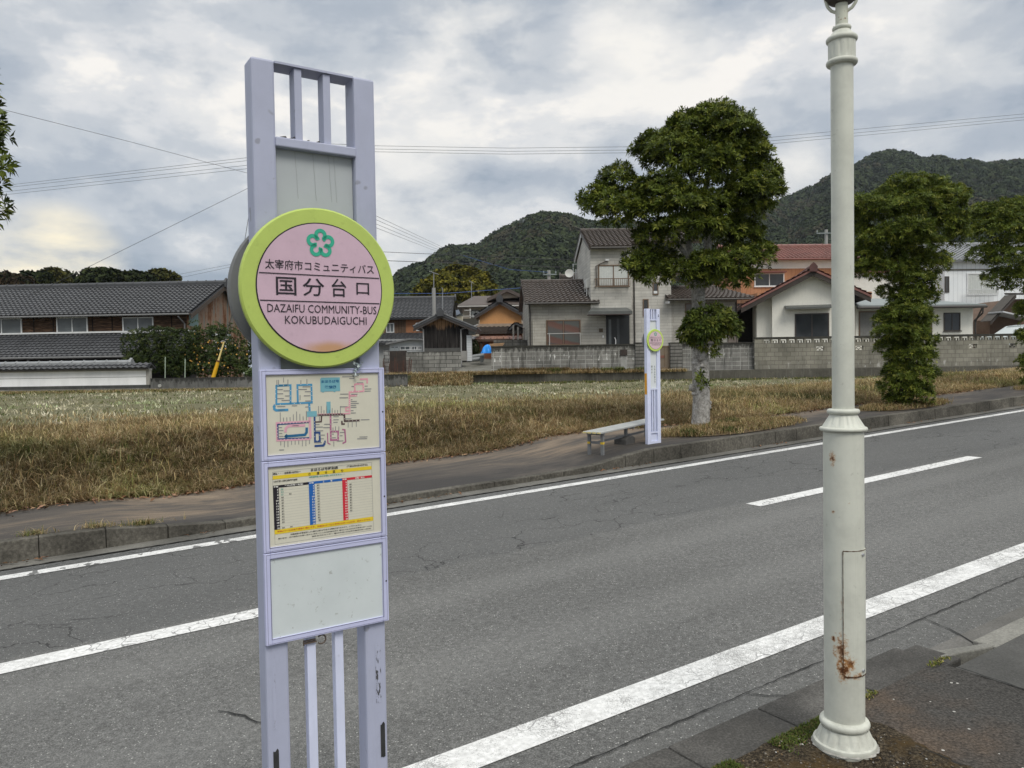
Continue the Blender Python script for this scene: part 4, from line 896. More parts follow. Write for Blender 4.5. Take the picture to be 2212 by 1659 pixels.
lathe('lower_shaft', [(1549, 41.0), (1500, 40.9), (1200, 40.8), (931.5, 40.7)])
lathe('collar_ring', [(931, 41)] + torus(926, 48.2, 4.6) + [(921, 42)])
fluted('fluted_collar', 921, 42.5, 896, 27.5); lathe('collar_ring', [(896.5, 27)] + torus(888.5, 33.0, 5.5) + [(882.5, 23)])
lathe('upper_shaft', [(883, 22.3), (500, 22.4), (139, 22.5)])
lathe('collar_ring', [(143, 23)] + torus(136, 31.5, 6.5) + [(129.5, 27)])
fluted('fluted_band', 129.5, 27.2, 92, 27.2, 12); lathe('collar_ring', [(92, 27)] + torus(86, 31.5, 6.5) + [(79.5, 26)])
lathe('tapered_neck', [(79.5, 26), (67, 16.5)]); lathe('collar_ring', [(67, 16)] + torus(61.5, 19, 5) + [(57, 13)])
gl = G('rust spotted neck'); n_ = gl.noise(38, 5, 0.7); c = gl.mix(gl.step(n_, 0.56, 0.63), (0.56, 0.57, 0.48), (0.22, 0.10, 0.03)); M_NECK = gl.done(c, 0.55)
lathe('neck', [(57, 12.3), (8, 12.4)], 24, M_NECK)
zN = lz(25); cL = V((LB.x, LB.y, 0))
for sg in (-1, 1):
    m = MB(); pts = [cL + _rt*sg*KP*x + V((0, 0, lz(y))) for x, y in ((10, 26), (20, 20), (27, 10), (31, -4), (34, -25), (36, -48))]; m.tube(pts, 3.4*KP, 8); m.build('bracket_arm', M_NECK, lamp, smooth=True)
lathe('lantern_bowl', [(9, 14), (5, 24), (-4, 33), (-16, 38), (-24, 39)], 32, MAT('dark bronze bowl', (0.06, 0.05, 0.045), 0.4, 0.3, 6, metal=0.3))
gg = glass_mat('milky lamp glass', (0.55, 0.55, 0.52), 0.25); lathe('lamp_globe', [(-24, 36), (-60, 62), (-110, 70), (-160, 58), (-190, 30)], 32, gg); lathe('lantern_cap', [(-190, 34), (-200, 26), (-215, 12), (-235, 4)], 24, MAT('dark bronze bowl', (0.06, 0.05, 0.045)))
# inspection door, a curved plate proud of the shaft
m = MB(); r_ = 40.8*KP + 0.0035; y0, y1 = lz(1181), lz(1446); vs = []; na, nz_ = 14, 2
th = [(-0.04 + (1.75)*i/na) for i in range(na+1)]
def dpt(a, z, r): return cL + _rt*(r*sin(a)) + _tc*(r*cos(a)) + V((0, 0, z))
ring = [(th[0], y0), *[(a, y0) for a in th[1:-1]], (th[-1], y0)]
for a in th: vs += [dpt(a, y1 + (0.016 if a < 0.02 else 0), r_), dpt(a, y0, r_), dpt(a, y1, 40*KP), dpt(a, y0, 40*KP)]
fs = []
for i in range(na): fs += [(4*i, 4*i+1, 4*i+5, 4*i+4), (4*i, 4*i+4, 4*i+6, 4*i+2), (4*i+1, 4*i+3, 4*i+7, 4*i+5)]
fs += [(0, 2, 3, 1)]; m.add(vs, fs); door = m.build('inspection_door', M_LAMP, lamp)
m = MB(); e = 0.0022                                  # rusty gap round the door
def strip(a0, z0, a1, z1, wd, n=30):
    vs = []
    for i in range(n+1):
        t = i/n; a = a0+(a1-a0)*t; z = z0+(z1-z0)*t; w2 = wd*random.uniform(0.5, 1.3)
        if abs(z1-z0) > abs(a1-a0)*0.2: vs += [dpt(a - w2/(2*r_), z, r_+0.0004), dpt(a + w2/(2*r_), z, r_+0.0004)]
        else: vs += [dpt(a, z - w2/2, r_+0.0004), dpt(a, z + w2/2, r_+0.0004)]
    m.add(vs, [(2*i, 2*i+1, 2*i+3, 2*i+2) for i in range(n)])
strip(-0.04, y0, -0.04, y1+0.016, 0.003, 50); strip(-0.04, y0, 1.7, y0, 0.004); strip(0.02, y1, 1.5, y1, 0.006)
m.build('rusty_gap', MAT('rust brown', (0.075, 0.035, 0.015), 0.9, 0.5, 60), door)
for py in (1190, 1435):
    m = MB(); p = dpt(1.02, lz(py), r_); ax = (p - V((cL.x, cL.y, p.z))).normalized(); m.tube([p, p + ax*0.006], [0.0075, 0.006], 10); m.build('screw', M_ALU, door)
# bolt through the small collar
m = MB(); p = cL + _rt*(-11*KP) + V((0, 0, lz(56))); m.tube([p, p - _rt*6*KP], 2*KP, 6); m.build('bolt', M_NECK, lamp)

# ------------------------------------------------------------------ houses and walls beyond the field
class Fr:
    """an upright facade frame: u to the right along the facade, w backwards, z up"""
    def __init__(s, px, Y, yaw=0.0):
        p = at(px, 790, Y); s.o = V((p.x, p.y, 0)); a = R(yaw)
        s.ex = V((cos(a), sin(a), 0)); s.ew = V((-sin(a), cos(a), 0))
    def P(s, u, w, z): return s.o + s.ex*u + s.ew*w + V((0, 0, z))
    def uz(s, px, py, w=0.0):
        q = ray(px, py); o = s.o + s.ew*w; k = (o - CAM).dot(s.ew)/q.dot(s.ew); p = CAM + q*k - o; return p.dot(s.ex), p.z
    def box(s, m, u0, u1, w0, w1, z0, z1): return m.par(s.P(u0, w0, z0), s.ex*(u1-u0), s.ew*(w1-w0), V((0, 0, z1-z0)))
    def rng(s, px0, py0, px1, py1, w=0.0):
        u0 = s.uz(px0, (py0+py1)/2, w)[0]; u1 = s.uz(px1, (py0+py1)/2, w)[0]; z1 = s.uz((px0+px1)/2, py0, w)[1]; z0 = s.uz((px0+px1)/2, py1, w)[1]
        return u0, u1, z0, z1
    def pbox(s, m, px0, py0, px1, py1, w0, w1):
        u0, u1, z0, z1 = s.rng(px0, py0, px1, py1, w0); return s.box(m, u0, u1, w0, w1, z0, z1)
def make(fn, name, mat, par, **k): m = MB(); fn(m); return m.build(name, mat, par, **k)
def tiles(m, A, B, C, D, cw=0.27, rl=0.30, amp=0.05, step=0.05, seg=5, thick=0.10):
    """pantiled slope: A,B eave left and right, C,D ridge right and left"""
    A, B, C, D = V(A), V(B), V(C), V(D); nrm = (B-A).cross(D-A).normalized()
    if nrm.z < 0: nrm = -nrm
    nc = max(2, round((B-A).length/cw)); nr = max(2, round((D-A).length/rl)); N_ = nc*seg; vs = []
    prof = [amp*(0.5+0.5*cos(2*pi*k/seg)) if True else 0 for k in range(seg)]
    for j in range(nr):
        for t, lift in ((j/nr, step), ((j+1)/nr, 0.0)):
            l, r = A.lerp(D, t), B.lerp(C, t)
            for i in range(N_+1): vs.append(l.lerp(r, i/N_) + nrm*(lift + prof[i % seg]))
    fs = []
    for j in range(2*nr-1):
        for i in range(N_): a = j*(N_+1)+i; fs.append((a, a+1, a+N_+2, a+N_+1))
    m.add(vs, fs)
    e = nrm*0.002; m.add([A-e, B-e, C-e, D-e, A-nrm*thick, B-nrm*thick, C-nrm*thick, D-nrm*thick], [(0,1,2,3), (7,6,5,4), (0,4,5,1), (1,5,6,2), (2,6,7,3), (3,7,4,0)])
    vs2 = vs[:N_+1] + [v - nrm*(step+0.02) for v in vs[:N_+1]]; m.add(vs2, [(i, i+1, N_+2+i, N_+1+i) for i in range(N_)])
def ridge(m, a, b, w=0.22, h=0.22, caps=True):
    a, b = V(a), V(b); d = (b-a); l = d.length; d.normalize(); s = d.cross(V((0, 0, 1))).normalized()
    pr = [(-w/2, -0.1), (-w/2, h*0.55), (-w*0.3, h*0.9), (0, h), (w*0.3, h*0.9), (w/2, h*0.55), (w/2, -0.1)]
    m.prism([a + s*x + V((0, 0, z)) for x, z in pr], b-a)
    n = max(1, int(l/0.5))
    for i in range(n+1):
        p = a.lerp(b, i/n); m.tube([p + s*x*1.08 + V((0, 0, z*1.04 + 0.005)) for x, z in pr[1:6]], 0.022, 5)
    if caps:
        for p, sg in ((a, -1), (b, 1)):
            q = p + d*sg*0.03; m.prism([q + s*x + V((0, 0, z)) for x, z in ((-w*0.75, -0.16), (-w*0.85, h*0.5), (-w*0.4, h*1.15), (0, h*1.55), (w*0.4, h*1.15), (w*0.85, h*0.5), (w*0.75, -0.16))], d*sg*0.10)
M_GLASS = glass_mat('dark window glass', (0.030, 0.034, 0.038)); M_GLASSG = glass_mat('grey frosted pane', (0.085, 0.095, 0.10), 0.3); M_CURT = MAT('pale curtain', (0.50, 0.52, 0.50), 0.5, 0.12, 9)
M_WFRAME = MAT('white window frame', (0.66, 0.67, 0.67), 0.4, 0.06); M_BFRAME = MAT('bronze window frame', (0.15, 0.10, 0.065), 0.45, 0.15); M_DFRAME = MAT('dark window frame', (0.055, 0.045, 0.04), 0.5, 0.15)
def window(fr, par, px0, py0, px1, py1, w, fm=None, gm=None, mid=True, fw=0.055, sill=False, proud=0.035, curtain=None):
    fm = fm or M_WFRAME; gm = gm or M_GLASS
    u0, u1, z0, z1 = fr.rng(px0, py0, px1, py1, w); m = MB()
    for a, b, c, d in ((u0, u1, z0, z0+fw), (u0, u1, z1-fw, z1), (u0, u0+fw, z0+fw, z1-fw), (u1-fw, u1, z0+fw, z1-fw)): fr.box(m, a, b, w-proud, w+0.02, c, d)
    if mid: fr.box(m, (u0+u1)/2-fw*0.4, (u0+u1)/2+fw*0.4, w-proud+0.008, w+0.02, z0+fw, z1-fw)
    wo_ = m.build('window', fm, par)
    m = MB()
    if mid:
        fr.box(m, u0+fw, (u0+u1)/2-fw*0.4, w-0.012, w-0.004, z0+fw, z1-fw); fr.box(m, (u0+u1)/2+fw*0.4, u1-fw, w-0.008, w-0.002, z0+fw, z1-fw)
    else: fr.box(m, u0+fw, u1-fw, w-0.012, w-0.004, z0+fw, z1-fw)
    m.build('pane', gm, wo_)
    if curtain:
        m = MB(); n = 40; vs = []
        for i in range(n+1):
            u = u0+fw + (u1-u0-2*fw)*i/n; o = w - 0.016 - 0.006*(0.5+0.5*sin(i*1.9)); vs += [fr.P(u, o, z0+fw), fr.P(u, o, z1-fw)]
        m.add(vs, [(2*i, 2*i+2, 2*i+3, 2*i+1) for i in range(n)]); m.build('curtain', curtain, wo_)
    if sill: m = MB(); fr.box(m, u0-0.05, u1+0.05, w-proud-0.05, w-proud-0.002, z0-0.04, z0+0.02); m.build('sill', fm, wo_)
    return wo_
def gutter(m, a, b, r=0.05):
    a, b = V(a), V(b); m.tube([a, b], r, 8)
def gable_roof_pieces(fr, root, u0, u1, w0, w1, ze, zr, mat, over=0.4, along='u', cw=0.27, rl=0.30, ridge_mat=None, fascia=None, amp=0.05):
    """pitched roof with tiles on both slopes; ridge along u or w"""
    m = MB(); P = fr.P
    if along == 'u':
        wm = (w0+w1)/2; sl = (zr-ze)/(wm-w0); zo = ze - over*sl
        tiles(m, P(u0-over, w0-over, zo), P(u1+over, w0-over, zo), P(u1+over, wm, zr), P(u0-over, wm, zr), cw, rl, amp)
        tiles(m, P(u1+over, w1+over, zo), P(u0-over, w1+over, zo), P(u0-over, wm, zr), P(u1+over, wm, zr), cw, rl, amp, seg=3)
        ra, rb = P(u0-over, wm, zr+0.02), P(u1+over, wm, zr+0.02)
    else:
        um = (u0+u1)/2; sl = (zr-ze)/(um-u0); zo = ze - over*sl
        tiles(m, P(u0-over, w1+over, zo), P(u0-over, w0-over, zo), P(um, w0-over, zr), P(um, w1+over, zr), cw, rl, amp)
        tiles(m, P(u1+over, w0-over, zo), P(u1+over, w1+over, zo), P(um, w1+over, zr), P(um, w0-over, zr), cw, rl, amp)
        ra, rb = P(um, w0-over, zr+0.02), P(um, w1+over, zr+0.02)
    ro = m.build('roof', mat, root)
    m = MB(); ridge(m, ra, rb); m.build('ridge_cap', ridge_mat or mat, ro)
    return ro
def gable_wall(m, fr, u0, u1, w0, w1, z0, ze, zr, along='u'):
    P = fr.P
    if along == 'u': m.prism([P(u0, w0, z0), P(u0, w1, z0), P(u0, w1, ze), P(u0, (w0+w1)/2, zr), P(u0, w0, ze)], fr.ex*(u1-u0))
    else: m.prism([P(u0, w0, z0), P(u1, w0, z0), P(u1, w0, ze), P((u0+u1)/2, w0, zr), P(u0, w0, ze)], fr.ew*(w1-w0))
def tilemat(name, col, var=0.3, rough=0.5, spec=0.45): return MAT(name, col, rough, var, 1.4, spec=spec, speck=0.25, stc=mul(col, 0.5))
M_TG = tilemat('dark grey pantiles', (0.056, 0.058, 0.063)); M_TB = tilemat('brown pantiles', (0.072, 0.058, 0.050)); M_TR = tilemat('red brown pantiles', (0.21, 0.095, 0.08)); M_TL = tilemat('silvery pantiles', (0.24, 0.25, 0.26))
M_PIPE = MAT('grey downpipe', (0.16, 0.16, 0.16), 0.5, 0.15); M_DPIPE = MAT('dark downpipe', (0.05, 0.045, 0.042), 0.5, 0.2)
M_DARK = MAT('dark opening', (0.012, 0.012, 0.012), 0.9, 0.1)

# --- left: the long tiled house
H1 = Fr(409, 38.0, -3.0); hz0 = 1.06
u1 = 0.0; u0 = H1.uz(-330, 690)[0]; ze = H1.uz(405, 684)[1]; dep = 7.4
zr = None
# ridge height from the photograph at the middle of the depth
zr = H1.uz(472.5, 611, dep/2)[1] - 0.1
_zt = H1.uz(300, 677.5, -0.3)[1]; ze = _zt + 0.3*(zr - _zt)/(dep/2 + 0.3)
house = thing('tiled_house', 'long two storey wooden house with grey tiled roofs and rusty gable behind the white wall', 'house', H1.P(-8, dep/2, hz0))
gw = G('weathered dark boards'); x, y, z = gw.xyz(); px_ = gw.math('ADD', x, y)
row = gw.math('FRACT', gw.math('MULTIPLY', z, 5.2)); lap = gw.step(row, 0.0, 0.16)
st = gw.noise(1, 5, 0.7, vec=gw.mapping((2.5, 2.5, 26)))
c = gw.ramp(st, [(0.32, (0.018, 0.012, 0.009)), (0.5, (0.055, 0.032, 0.02)), (0.64, (0.14, 0.085, 0.052))])
c = gw.mix(1.0, c, gw.ramp(lap, [(0.0, 0.25), (1.0, 1.0)]), 'MULTIPLY')
bat = gw.math('LESS_THAN', gw.math('FRACT', gw.math('MULTIPLY', px_, 1.05)), 0.07); c = gw.mix(bat, c, (0.014, 0.010, 0.008))
gw.bump(row, 0.6, 0.02); M_BOARDS = gw.done(c, 0.85, 0, 0.2)
gr_ = G('rusty corrugated sheet'); x, y, z = gr_.xyz(); st = gr_.noise(1, 6, 0.7, vec=gr_.mapping((3.2, 3.2, 0.35))); n2_ = gr_.noise(3, 5, 0.7)
f = gr_.math('ADD', gr_.math('MULTIPLY', st, 0.75), gr_.math('MULTIPLY', n2_, 0.25))
c = gr_.ramp(f, [(0.36, (0.16, 0.19, 0.18)), (0.44, (0.24, 0.20, 0.165)), (0.5, (0.30, 0.20, 0.14)), (0.56, (0.17, 0.075, 0.035)), (0.66, (0.08, 0.03, 0.015))])
gr_.bump(gr_.math('SINE', gr_.math('MULTIPLY', gr_.math('ADD', x, y), 60)), 0.8, 0.02); M_RUSTY = gr_.done(c, 0.75, 0, 0.2)
m = MB(); H1.box(m, u0, u1-0.02, 0, dep, hz0, ze); wl = m.build('wall', M_BOARDS, house)
m = MB(); gable_wall(m, H1, u1-0.06, u1, -0.02, dep+0.02, hz0, ze-0.05, zr-0.18); gwl = m.build('gable_wall', M_RUSTY, house)
m = MB(); H1.box(m, u1+0.001, u1+0.012, 0.1, 1.1, ze-0.75, ze-0.05); H1.box(m, u1+0.001, u1+0.014, 2.4, 5.0, ze-1.35, ze-1.0); m.build('patch', MAT('faded blue green sheet', (0.16, 0.24, 0.24), 0.7, 0.3, 3), gwl)
m = MB(); H1.box(m, u1+0.002, u1+0.05, 2.8, 4.6, ze-1.9, ze-1.02); m.build('window', M_WFRAME, gwl)
gable_roof_pieces(H1, house, u0, u1, 0, dep, ze, zr, M_TG, 0.30, 'u', 0.245, 0.29)
m = MB()
for w_ in (-0.34, dep+0.34): H1.box(m, u0-0.3, u1+0.3, w_-0.05, w_+0.05, ze-0.23, ze-0.17)
sl = (zr-ze)/(dep/2)
for a, b in ((-0.3, dep/2), (dep+0.3, dep/2)):
    p0 = H1.P(u1+0.28, a, ze + sl*min(a, dep-a) - 0.30); p1 = H1.P(u1+0.28, b, zr-0.30); m.add([p0, p1, p1+V((0,0,.22)), p0+V((0,0,.22)), p0+H1.ex*.04, p1+H1.ex*.04, p1+H1.ex*.04+V((0,0,.22)), p0+H1.ex*.04+V((0,0,.22))], [(0,1,2,3), (4,5,6,7), (0,1,5,4), (3,2,6,7), (0,3,7,4), (1,2,6,5)])
m.build('bargeboard', MAT('weathered fascia', (0.07, 0.055, 0.045), 0.8, 0.3), house)
m = MB(); gutter(m, H1.P(u0, -0.42, ze-0.19), H1.P(u1+0.25, -0.42, ze-0.20), 0.045); m.tube([H1.P(-0.3, -0.42, ze-0.3), H1.P(-0.15, -0.06, ze-0.65), H1.P(-0.15, -0.06, hz0)], 0.035, 6); m.tube([H1.P(-11.4, -0.42, ze-0.3), H1.P(-11.2, -0.06, ze-0.55), H1.P(-11.2, -0.06, ze-1.9)], 0.035, 6); m.build('gutter', M_PIPE, house)
for a, b in ((-40, 48), (123, 190), (265.5, 332)): window(H1, house, a, 685 if a > 100 else 688, b, 719 if a > 100 else 722, 0.0, M_WFRAME, M_GLASSG, True, 0.05, True, 0.05)
# lower pent roof
zl1 = H1.uz(200, 722, 0)[1]; wlo = -2.3; zl0 = H1.uz(200, 770, wlo)[1]; ul1 = H1.uz(402, 740, -1)[0]
m = MB(); tiles(m, H1.P(u0, wlo, zl0), H1.P(ul1+0.3, wlo, zl0), H1.P(ul1+0.3, -0.03, zl1), H1.P(u0, -0.03, zl1), 0.245, 0.29); lr = m.build('lower_roof', M_TG, house)
m = MB(); H1.box(m, u0, ul1, -0.12, -0.012, zl1+0.05, zl1+0.13); m.build('flashing', M_WFRAME, lr)
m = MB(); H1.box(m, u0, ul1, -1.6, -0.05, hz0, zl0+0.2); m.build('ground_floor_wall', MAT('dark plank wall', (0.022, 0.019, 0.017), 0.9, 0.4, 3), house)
m = MB(); gutter(m, H1.P(u0, wlo-0.06, zl0-0.02), H1.P(ul1+0.3, wlo-0.06, zl0-0.03), 0.05); m.build('gutter', M_PIPE, lr)
m = MB(); H1.box(m, u0, u1, 0.05, 0.12, ze-0.40, ze-0.02) if False else None
# --- white boundary wall with its tiled coping
BW = Fr(322, 33.2, -2.5); a_, _ = BW.uz(-420, 800); zb = BW.uz(160, 843)[1]
bwall = thing('boundary_wall', 'white plastered boundary wall with grey tiled coping in front of the long house', 'wall', BW.P(-5, 0, zb))
z1_ = BW.uz(160, 833.5)[1]; z2_ = BW.uz(160, 801)[1]; z3_ = BW.uz(160, 798)[1]; z4_ = BW.uz(160, 787)[1]; z5_ = BW.uz(160, 779.5)[1]
gp_ = G('white plaster'); x, y, z = gp_.xyz(); n_ = gp_.noise(1, 6, 0.65, vec=gp_.mapping((2, 2, 0.7)))
c = gp_.ramp(n_, [(0.35, (0.78, 0.79, 0.79)), (0.6, (0.88, 0.89, 0.89))]); mid = (z1_+z2_)/2 - zb + 0.02
c = gp_.mix(gp_.math('LESS_THAN', gp_.math('ABSOLUTE', gp_.math('SUBTRACT', z, mid)), 0.012), c, (0.22, 0.22, 0.22)); M_PLAST = gp_.done(c, 0.8, 0, 0.2)
make(lambda m: BW.box(m, a_, 0, 0, 0.16, z1_, z2_+0.05), 'wall', M_PLAST, bwall)
make(lambda m: BW.box(m, a_, 0.0, -0.03, 0.19, zb-0.5, z1_), 'plinth', MAT('stained dark plinth', (0.06, 0.062, 0.058), 0.9, 0.4, 3, streak=0.4, stc=(0.14, 0.14, 0.13)), bwall)
make(lambda m: BW.box(m, -0.14, 0.012, -0.02, 0.18, z1_+0.001, z2_), 'end_post', MAT('grey end post', (0.34, 0.33, 0.30), 0.8, 0.2), bwall)
make(lambda m: (BW.box(m, a_, 0.03, -0.10, 0.26, z2_+0.051, z3_), BW.box(m, a_, 0.02, -0.05, 0.21, z2_-0.03, z2_+0.05)), 'cornice', MAT('grey cornice', (0.30, 0.30, 0.29), 0.7, 0.15), bwall)
def cop(m):
    tiles(m, BW.P(a_, -0.26, z3_+0.01), BW.P(0.08, -0.26, z3_+0.01), BW.P(0.08, 0.08, z4_), BW.P(a_, 0.08, z4_), 0.26, 0.36, 0.05, 0.03, 6, 0.05)
    tiles(m, BW.P(0.08, 0.42, z3_+0.01), BW.P(a_, 0.42, z3_+0.01), BW.P(a_, 0.08, z4_), BW.P(0.08, 0.08, z4_), 0.26, 0.36, 0.05, 0.03, 3, 0.05)
make(cop, 'tile_coping', M_TG, bwall)
make(lambda m: ridge(m, BW.P(a_, 0.08, z4_-0.02), BW.P(-0.9, 0.08, z4_-0.02), 0.2, z5_-z4_+0.02), 'ridge_cap', MAT('light grey ridge tile', (0.26, 0.27, 0.28), 0.5, 0.2), bwall)
# low grey wall, then hedge and citrus stand behind it
LW = Fr(323, 33.0, 1.0); lzb = LW.uz(430, 840)[1]; lzt = LW.uz(430, 815.5)[1]; lu1 = LW.uz(880, 830)[0]
M_LOWW = BRICK('stained low concrete wall', (0.15, 0.15, 0.145), (0.11, 0.11, 0.105), (0.07, 0.07, 0.065), 0.9, 0.6, 0.01, 0, 0.45, 0.5, (0.04, 0.04, 0.037), top=0.95, topz=lzt-lzb-0.12)
lw = MB(); LW.box(lw, 0.02, lu1, 0, 0.16, lzb-0.4, lzt); lwo = lw.build('low_wall', M_LOWW, loc=LW.P(3, 0, lzb))
tag(lwo, 'low dark stained concrete wall in front of the hedge and citrus tree', 'wall')
make(lambda m: (m.tube([LW.P(0.42, 0.01, lzb+0.16), LW.P(0.42, -0.05, lzb+0.16)], 0.07, 12)), 'drain_pipe', MAT('pale pipe', (0.4, 0.4, 0.38), 0.6, 0.1), lwo)
m = MB(); m.par(LW.P(0.02, 0.17, lzb-0.3), LW.ex*(lu1-0.02), LW.ew*4.2, V((0, 0, lzt-lzb+0.22))); struct(m.build('garden_ground', MAT('garden grass', (0.055, 0.065, 0.022), 0.95, 0.4, 3, bump=0.03)))
GZ = lzt - 0.08                                       # ground level of that garden
# yellow guy wire guard
ga, gb_ = at(461.5, 812.5, 34.0), at(484, 738, 34.0)
guy = thing('guy_wire', 'slanting guy wire with a yellow plastic guard in front of the citrus tree', 'guy wire', ga)
make(lambda m: m.tube([ga - (gb_-ga)*0.1, ga.lerp(gb_, 0.42)], [0.09, 0.075], 10), 'guard', MAT('yellow plastic', (0.72, 0.40, 0.02), 0.4, 0.12), guy, smooth=True)
make(lambda m: m.tube([ga.lerp(gb_, 0.42), ga.lerp(gb_, 0.46)], [0.09, 0.085], 10), 'collar', MAT('rusty collar', (0.12, 0.05, 0.02), 0.8, 0.3), guy, smooth=True)
make(lambda m: m.tube([ga.lerp(gb_, 0.46), gb_], [0.045, 0.03], 8), 'sleeve', MAT('pale yellow plastic', (0.75, 0.60, 0.25), 0.4, 0.12), guy, smooth=True)
make(lambda m: m.tube([gb_, at(506, 663, 34.0), at(534, 486, 34.0), at(560, 330, 34.0)], 0.012, 5), 'wire', M_DPIPE, guy)
for px, y0, y1, l in ((356, 771, 800, 'thin pale green garden stake by the hedge corner'), (399, 775, 803, 'thin pale stake between the hedge and the citrus tree')):
    p = at(px, y1, 33.9); p.z = GZ; tag(make(lambda m: m.tube([p, at(px+1, y0, 33.9)], 0.02, 6), 'garden_stake', MAT('pale stake', (0.35, 0.42, 0.33), 0.6, 0.2), None, loc=p), l, 'stake', 'garden stakes')
# --- grey tiled house seen to the right of the near sign
H2 = Fr(952, 52, 2.0)
h2 = thing('tiled_house', 'brown walled house with grey tiled roofs behind the black shed', 'house', H2.P(-4, 3, 1.4))
uL, uR = H2.uz(770, 690)[0], H2.uz(962, 690)[0]; ze = H2.uz(880, 687)[1]; zr = H2.uz(905, 647, 3.2)[1]
_zt = H2.uz(880, 687, -0.5)[1]; ze = _zt + 0.5*(zr - _zt)/(3.2 + 0.5)
gv = G('brown ribbed siding'); x, y, z = gv.xyz(); rb = gv.math('FRACT', gv.math('MULTIPLY', gv.math('ADD', x, y), 5.5)); c = gv.mix(gv.step(rb, 0.0, 0.25), (0.05, 0.03, 0.02), gv.ramp(gv.noise(1.2, 4), [(0.35, (0.11, 0.072, 0.048)), (0.65, (0.16, 0.105, 0.07))])); M_BRSID = gv.done(c, 0.7, 0, 0.2)
make(lambda m: gable_wall(m, H2, uL, uR, 0, 6.4, 1.4, ze, zr-0.15), 'wall', M_BRSID, h2)
gable_roof_pieces(H2, h2, uL, uR, 0, 6.4, ze, zr, M_TG, 0.5, 'u', 0.28, 0.30)
make(lambda m: H2.pbox(m, 877, 690.5, 914, 718.5, -0.04, -0.002), 'wall_panel', MAT('orange brown board', (0.30, 0.13, 0.06), 0.7, 0.2, 2), h2)
window(H2, h2, 834, 698, 851.5, 718.5, -0.03, M_WFRAME, M_GLASSG, True); window(H2, h2, 899, 697, 912, 715, -0.05, M_WFRAME, M_CURT, False)
zl1 = H2.uz(870, 720)[1]; zl0 = H2.uz(870, 742, -2.2)[1]; uq = H2.uz(915, 730)[0]
make(lambda m: tiles(m, H2.P(uL, -2.4, zl0), H2.P(uq, -2.4, zl0), H2.P(uq, -0.05, zl1), H2.P(uL, -0.05, zl1), 0.28, 0.3), 'lower_roof', M_TG, h2)
make(lambda m: H2.box(m, uL, uq-0.3, -1.9, -0.06, 1.4, zl0+0.3), 'ground_floor_wall', MAT('pale lean-to wall', (0.30, 0.31, 0.31), 0.7, 0.2), h2)
# dark dormer-like metal house next to it
H2b = Fr(965, 58, 2)
h2b = thing('dark_metal_house', 'dark sheet metal house end with pale verge trim behind the black shed', 'house', H2b.P(0, 2, 1.4))
q = [H2b.uz(*p) for p in ((953.5, 800), (984, 800), (984, 690), (977.5, 647), (953.5, 647))]
make(lambda m: m.prism([H2b.P(u, 0, max(z, 1.4)) for u, z in q], H2b.ew*4), 'wall', MAT('dark metal cladding', (0.028, 0.029, 0.030), 0.5, 0.2), h2b)
q = [H2b.uz(*p) for p in ((958, 667.5), (973, 668.5), (977.5, 647.5), (955, 647))]
make(lambda m: m.prism([H2b.P(u, -0.12, z) for u, z in q], H2b.ew*0.11), 'roof', MAT('slate metal roof', (0.075, 0.085, 0.085), 0.45, 0.2), h2b)
make(lambda m: m.tube([H2b.P(q[0][0], -0.14, q[0][1]), H2b.P(q[1][0], -0.14, q[1][1]), H2b.P(q[2][0], -0.14, q[2][1]), H2b.P(q[3][0], -0.14, q[3][1])], 0.07, 4), 'verge_trim', MAT('pale trim', (0.42, 0.45, 0.46), 0.5, 0.1), h2b)
# white lean-to and its rusty mesh fence
H3 = Fr(865, 42.5, 0); h3 = thing('lean_to', 'white lean-to with a row of panes left of the black shed', 'lean-to', H3.P(0, 1, 1.4))
q = [H3.uz(*p) for p in ((838, 806), (914, 806), (914, 735), (886, 733), (842, 742))]
make(lambda m: m.prism([H3.P(u, 0, z) for u, z in q], H3.ew*2.0), 'wall', MAT('pale painted wall', (0.50, 0.52, 0.52), 0.6, 0.15), h3)
u0_, u1_, z0_, z1_ = H3.rng(838, 735, 916, 740, 0)
make(lambda m: m.prism([H3.P(H3.uz(*p)[0], -0.35, H3.uz(*p)[1]) for p in ((835, 745), (886, 734.2), (917, 736), (917, 732.5), (886, 731), (835, 741.5))], H3.ew*2.6), 'roof', MAT('grey sheet roof', (0.17, 0.17, 0.17), 0.5, 0.2), h3)
for a, b in ((844, 862), (864, 886.5), (889, 901), (902.5, 912)): window(H3, h3, a, 747.5, b, 756.5, -0.02, M_WFRAME, M_GLASSG, True, 0.04)
make(lambda m: (H3.pbox(m, 842, 751, 852.8, 762.5, -0.20, -0.12), H3.pbox(m, 853.4, 751, 863.5, 762.5, -0.2, -0.12)), 'shutter_door', MAT('grey sheet', (0.22, 0.24, 0.25), 0.5, 0.15), h3)
H3b = Fr(865, 40.5, 0)
tag(make(lambda m: H3b.pbox(m, 842, 758, 879, 806, 0, 0.06), 'corrugated_fence', MAT('dark rusty sheet fence', (0.035, 0.028, 0.024), 0.8, 0.5, 3, streak=0.5, stc=(0.10, 0.05, 0.03)), None, loc=H3b.P(0, 0, 1.4)), 'dark rusty sheet fence between the lean-to and block wall', 'fence')
tag(make(lambda m: H3b.pbox(m, 829, 757, 841.5, 806, -0.1, 0.10), 'block_wall', BRICK('mottled pale blocks', (0.30, 0.30, 0.29), (0.18, 0.18, 0.175), (0.08, 0.08, 0.08), 0.4, 0.2, 0.02, 0.5, 0.4, 0.4), None, loc=H3b.P(-1, 0, 1.4)), 'short mottled grey block wall beside the near sign, left of the dark sheet fence', 'wall')
mf = thing('mesh_fence', 'rusty wire mesh fence with leaning posts before the dark sheet fence', 'fence', at(857, 812, 37.5)); M_RUSTP = MAT('rusty iron', (0.075, 0.035, 0.025), 0.9, 0.4, 10)
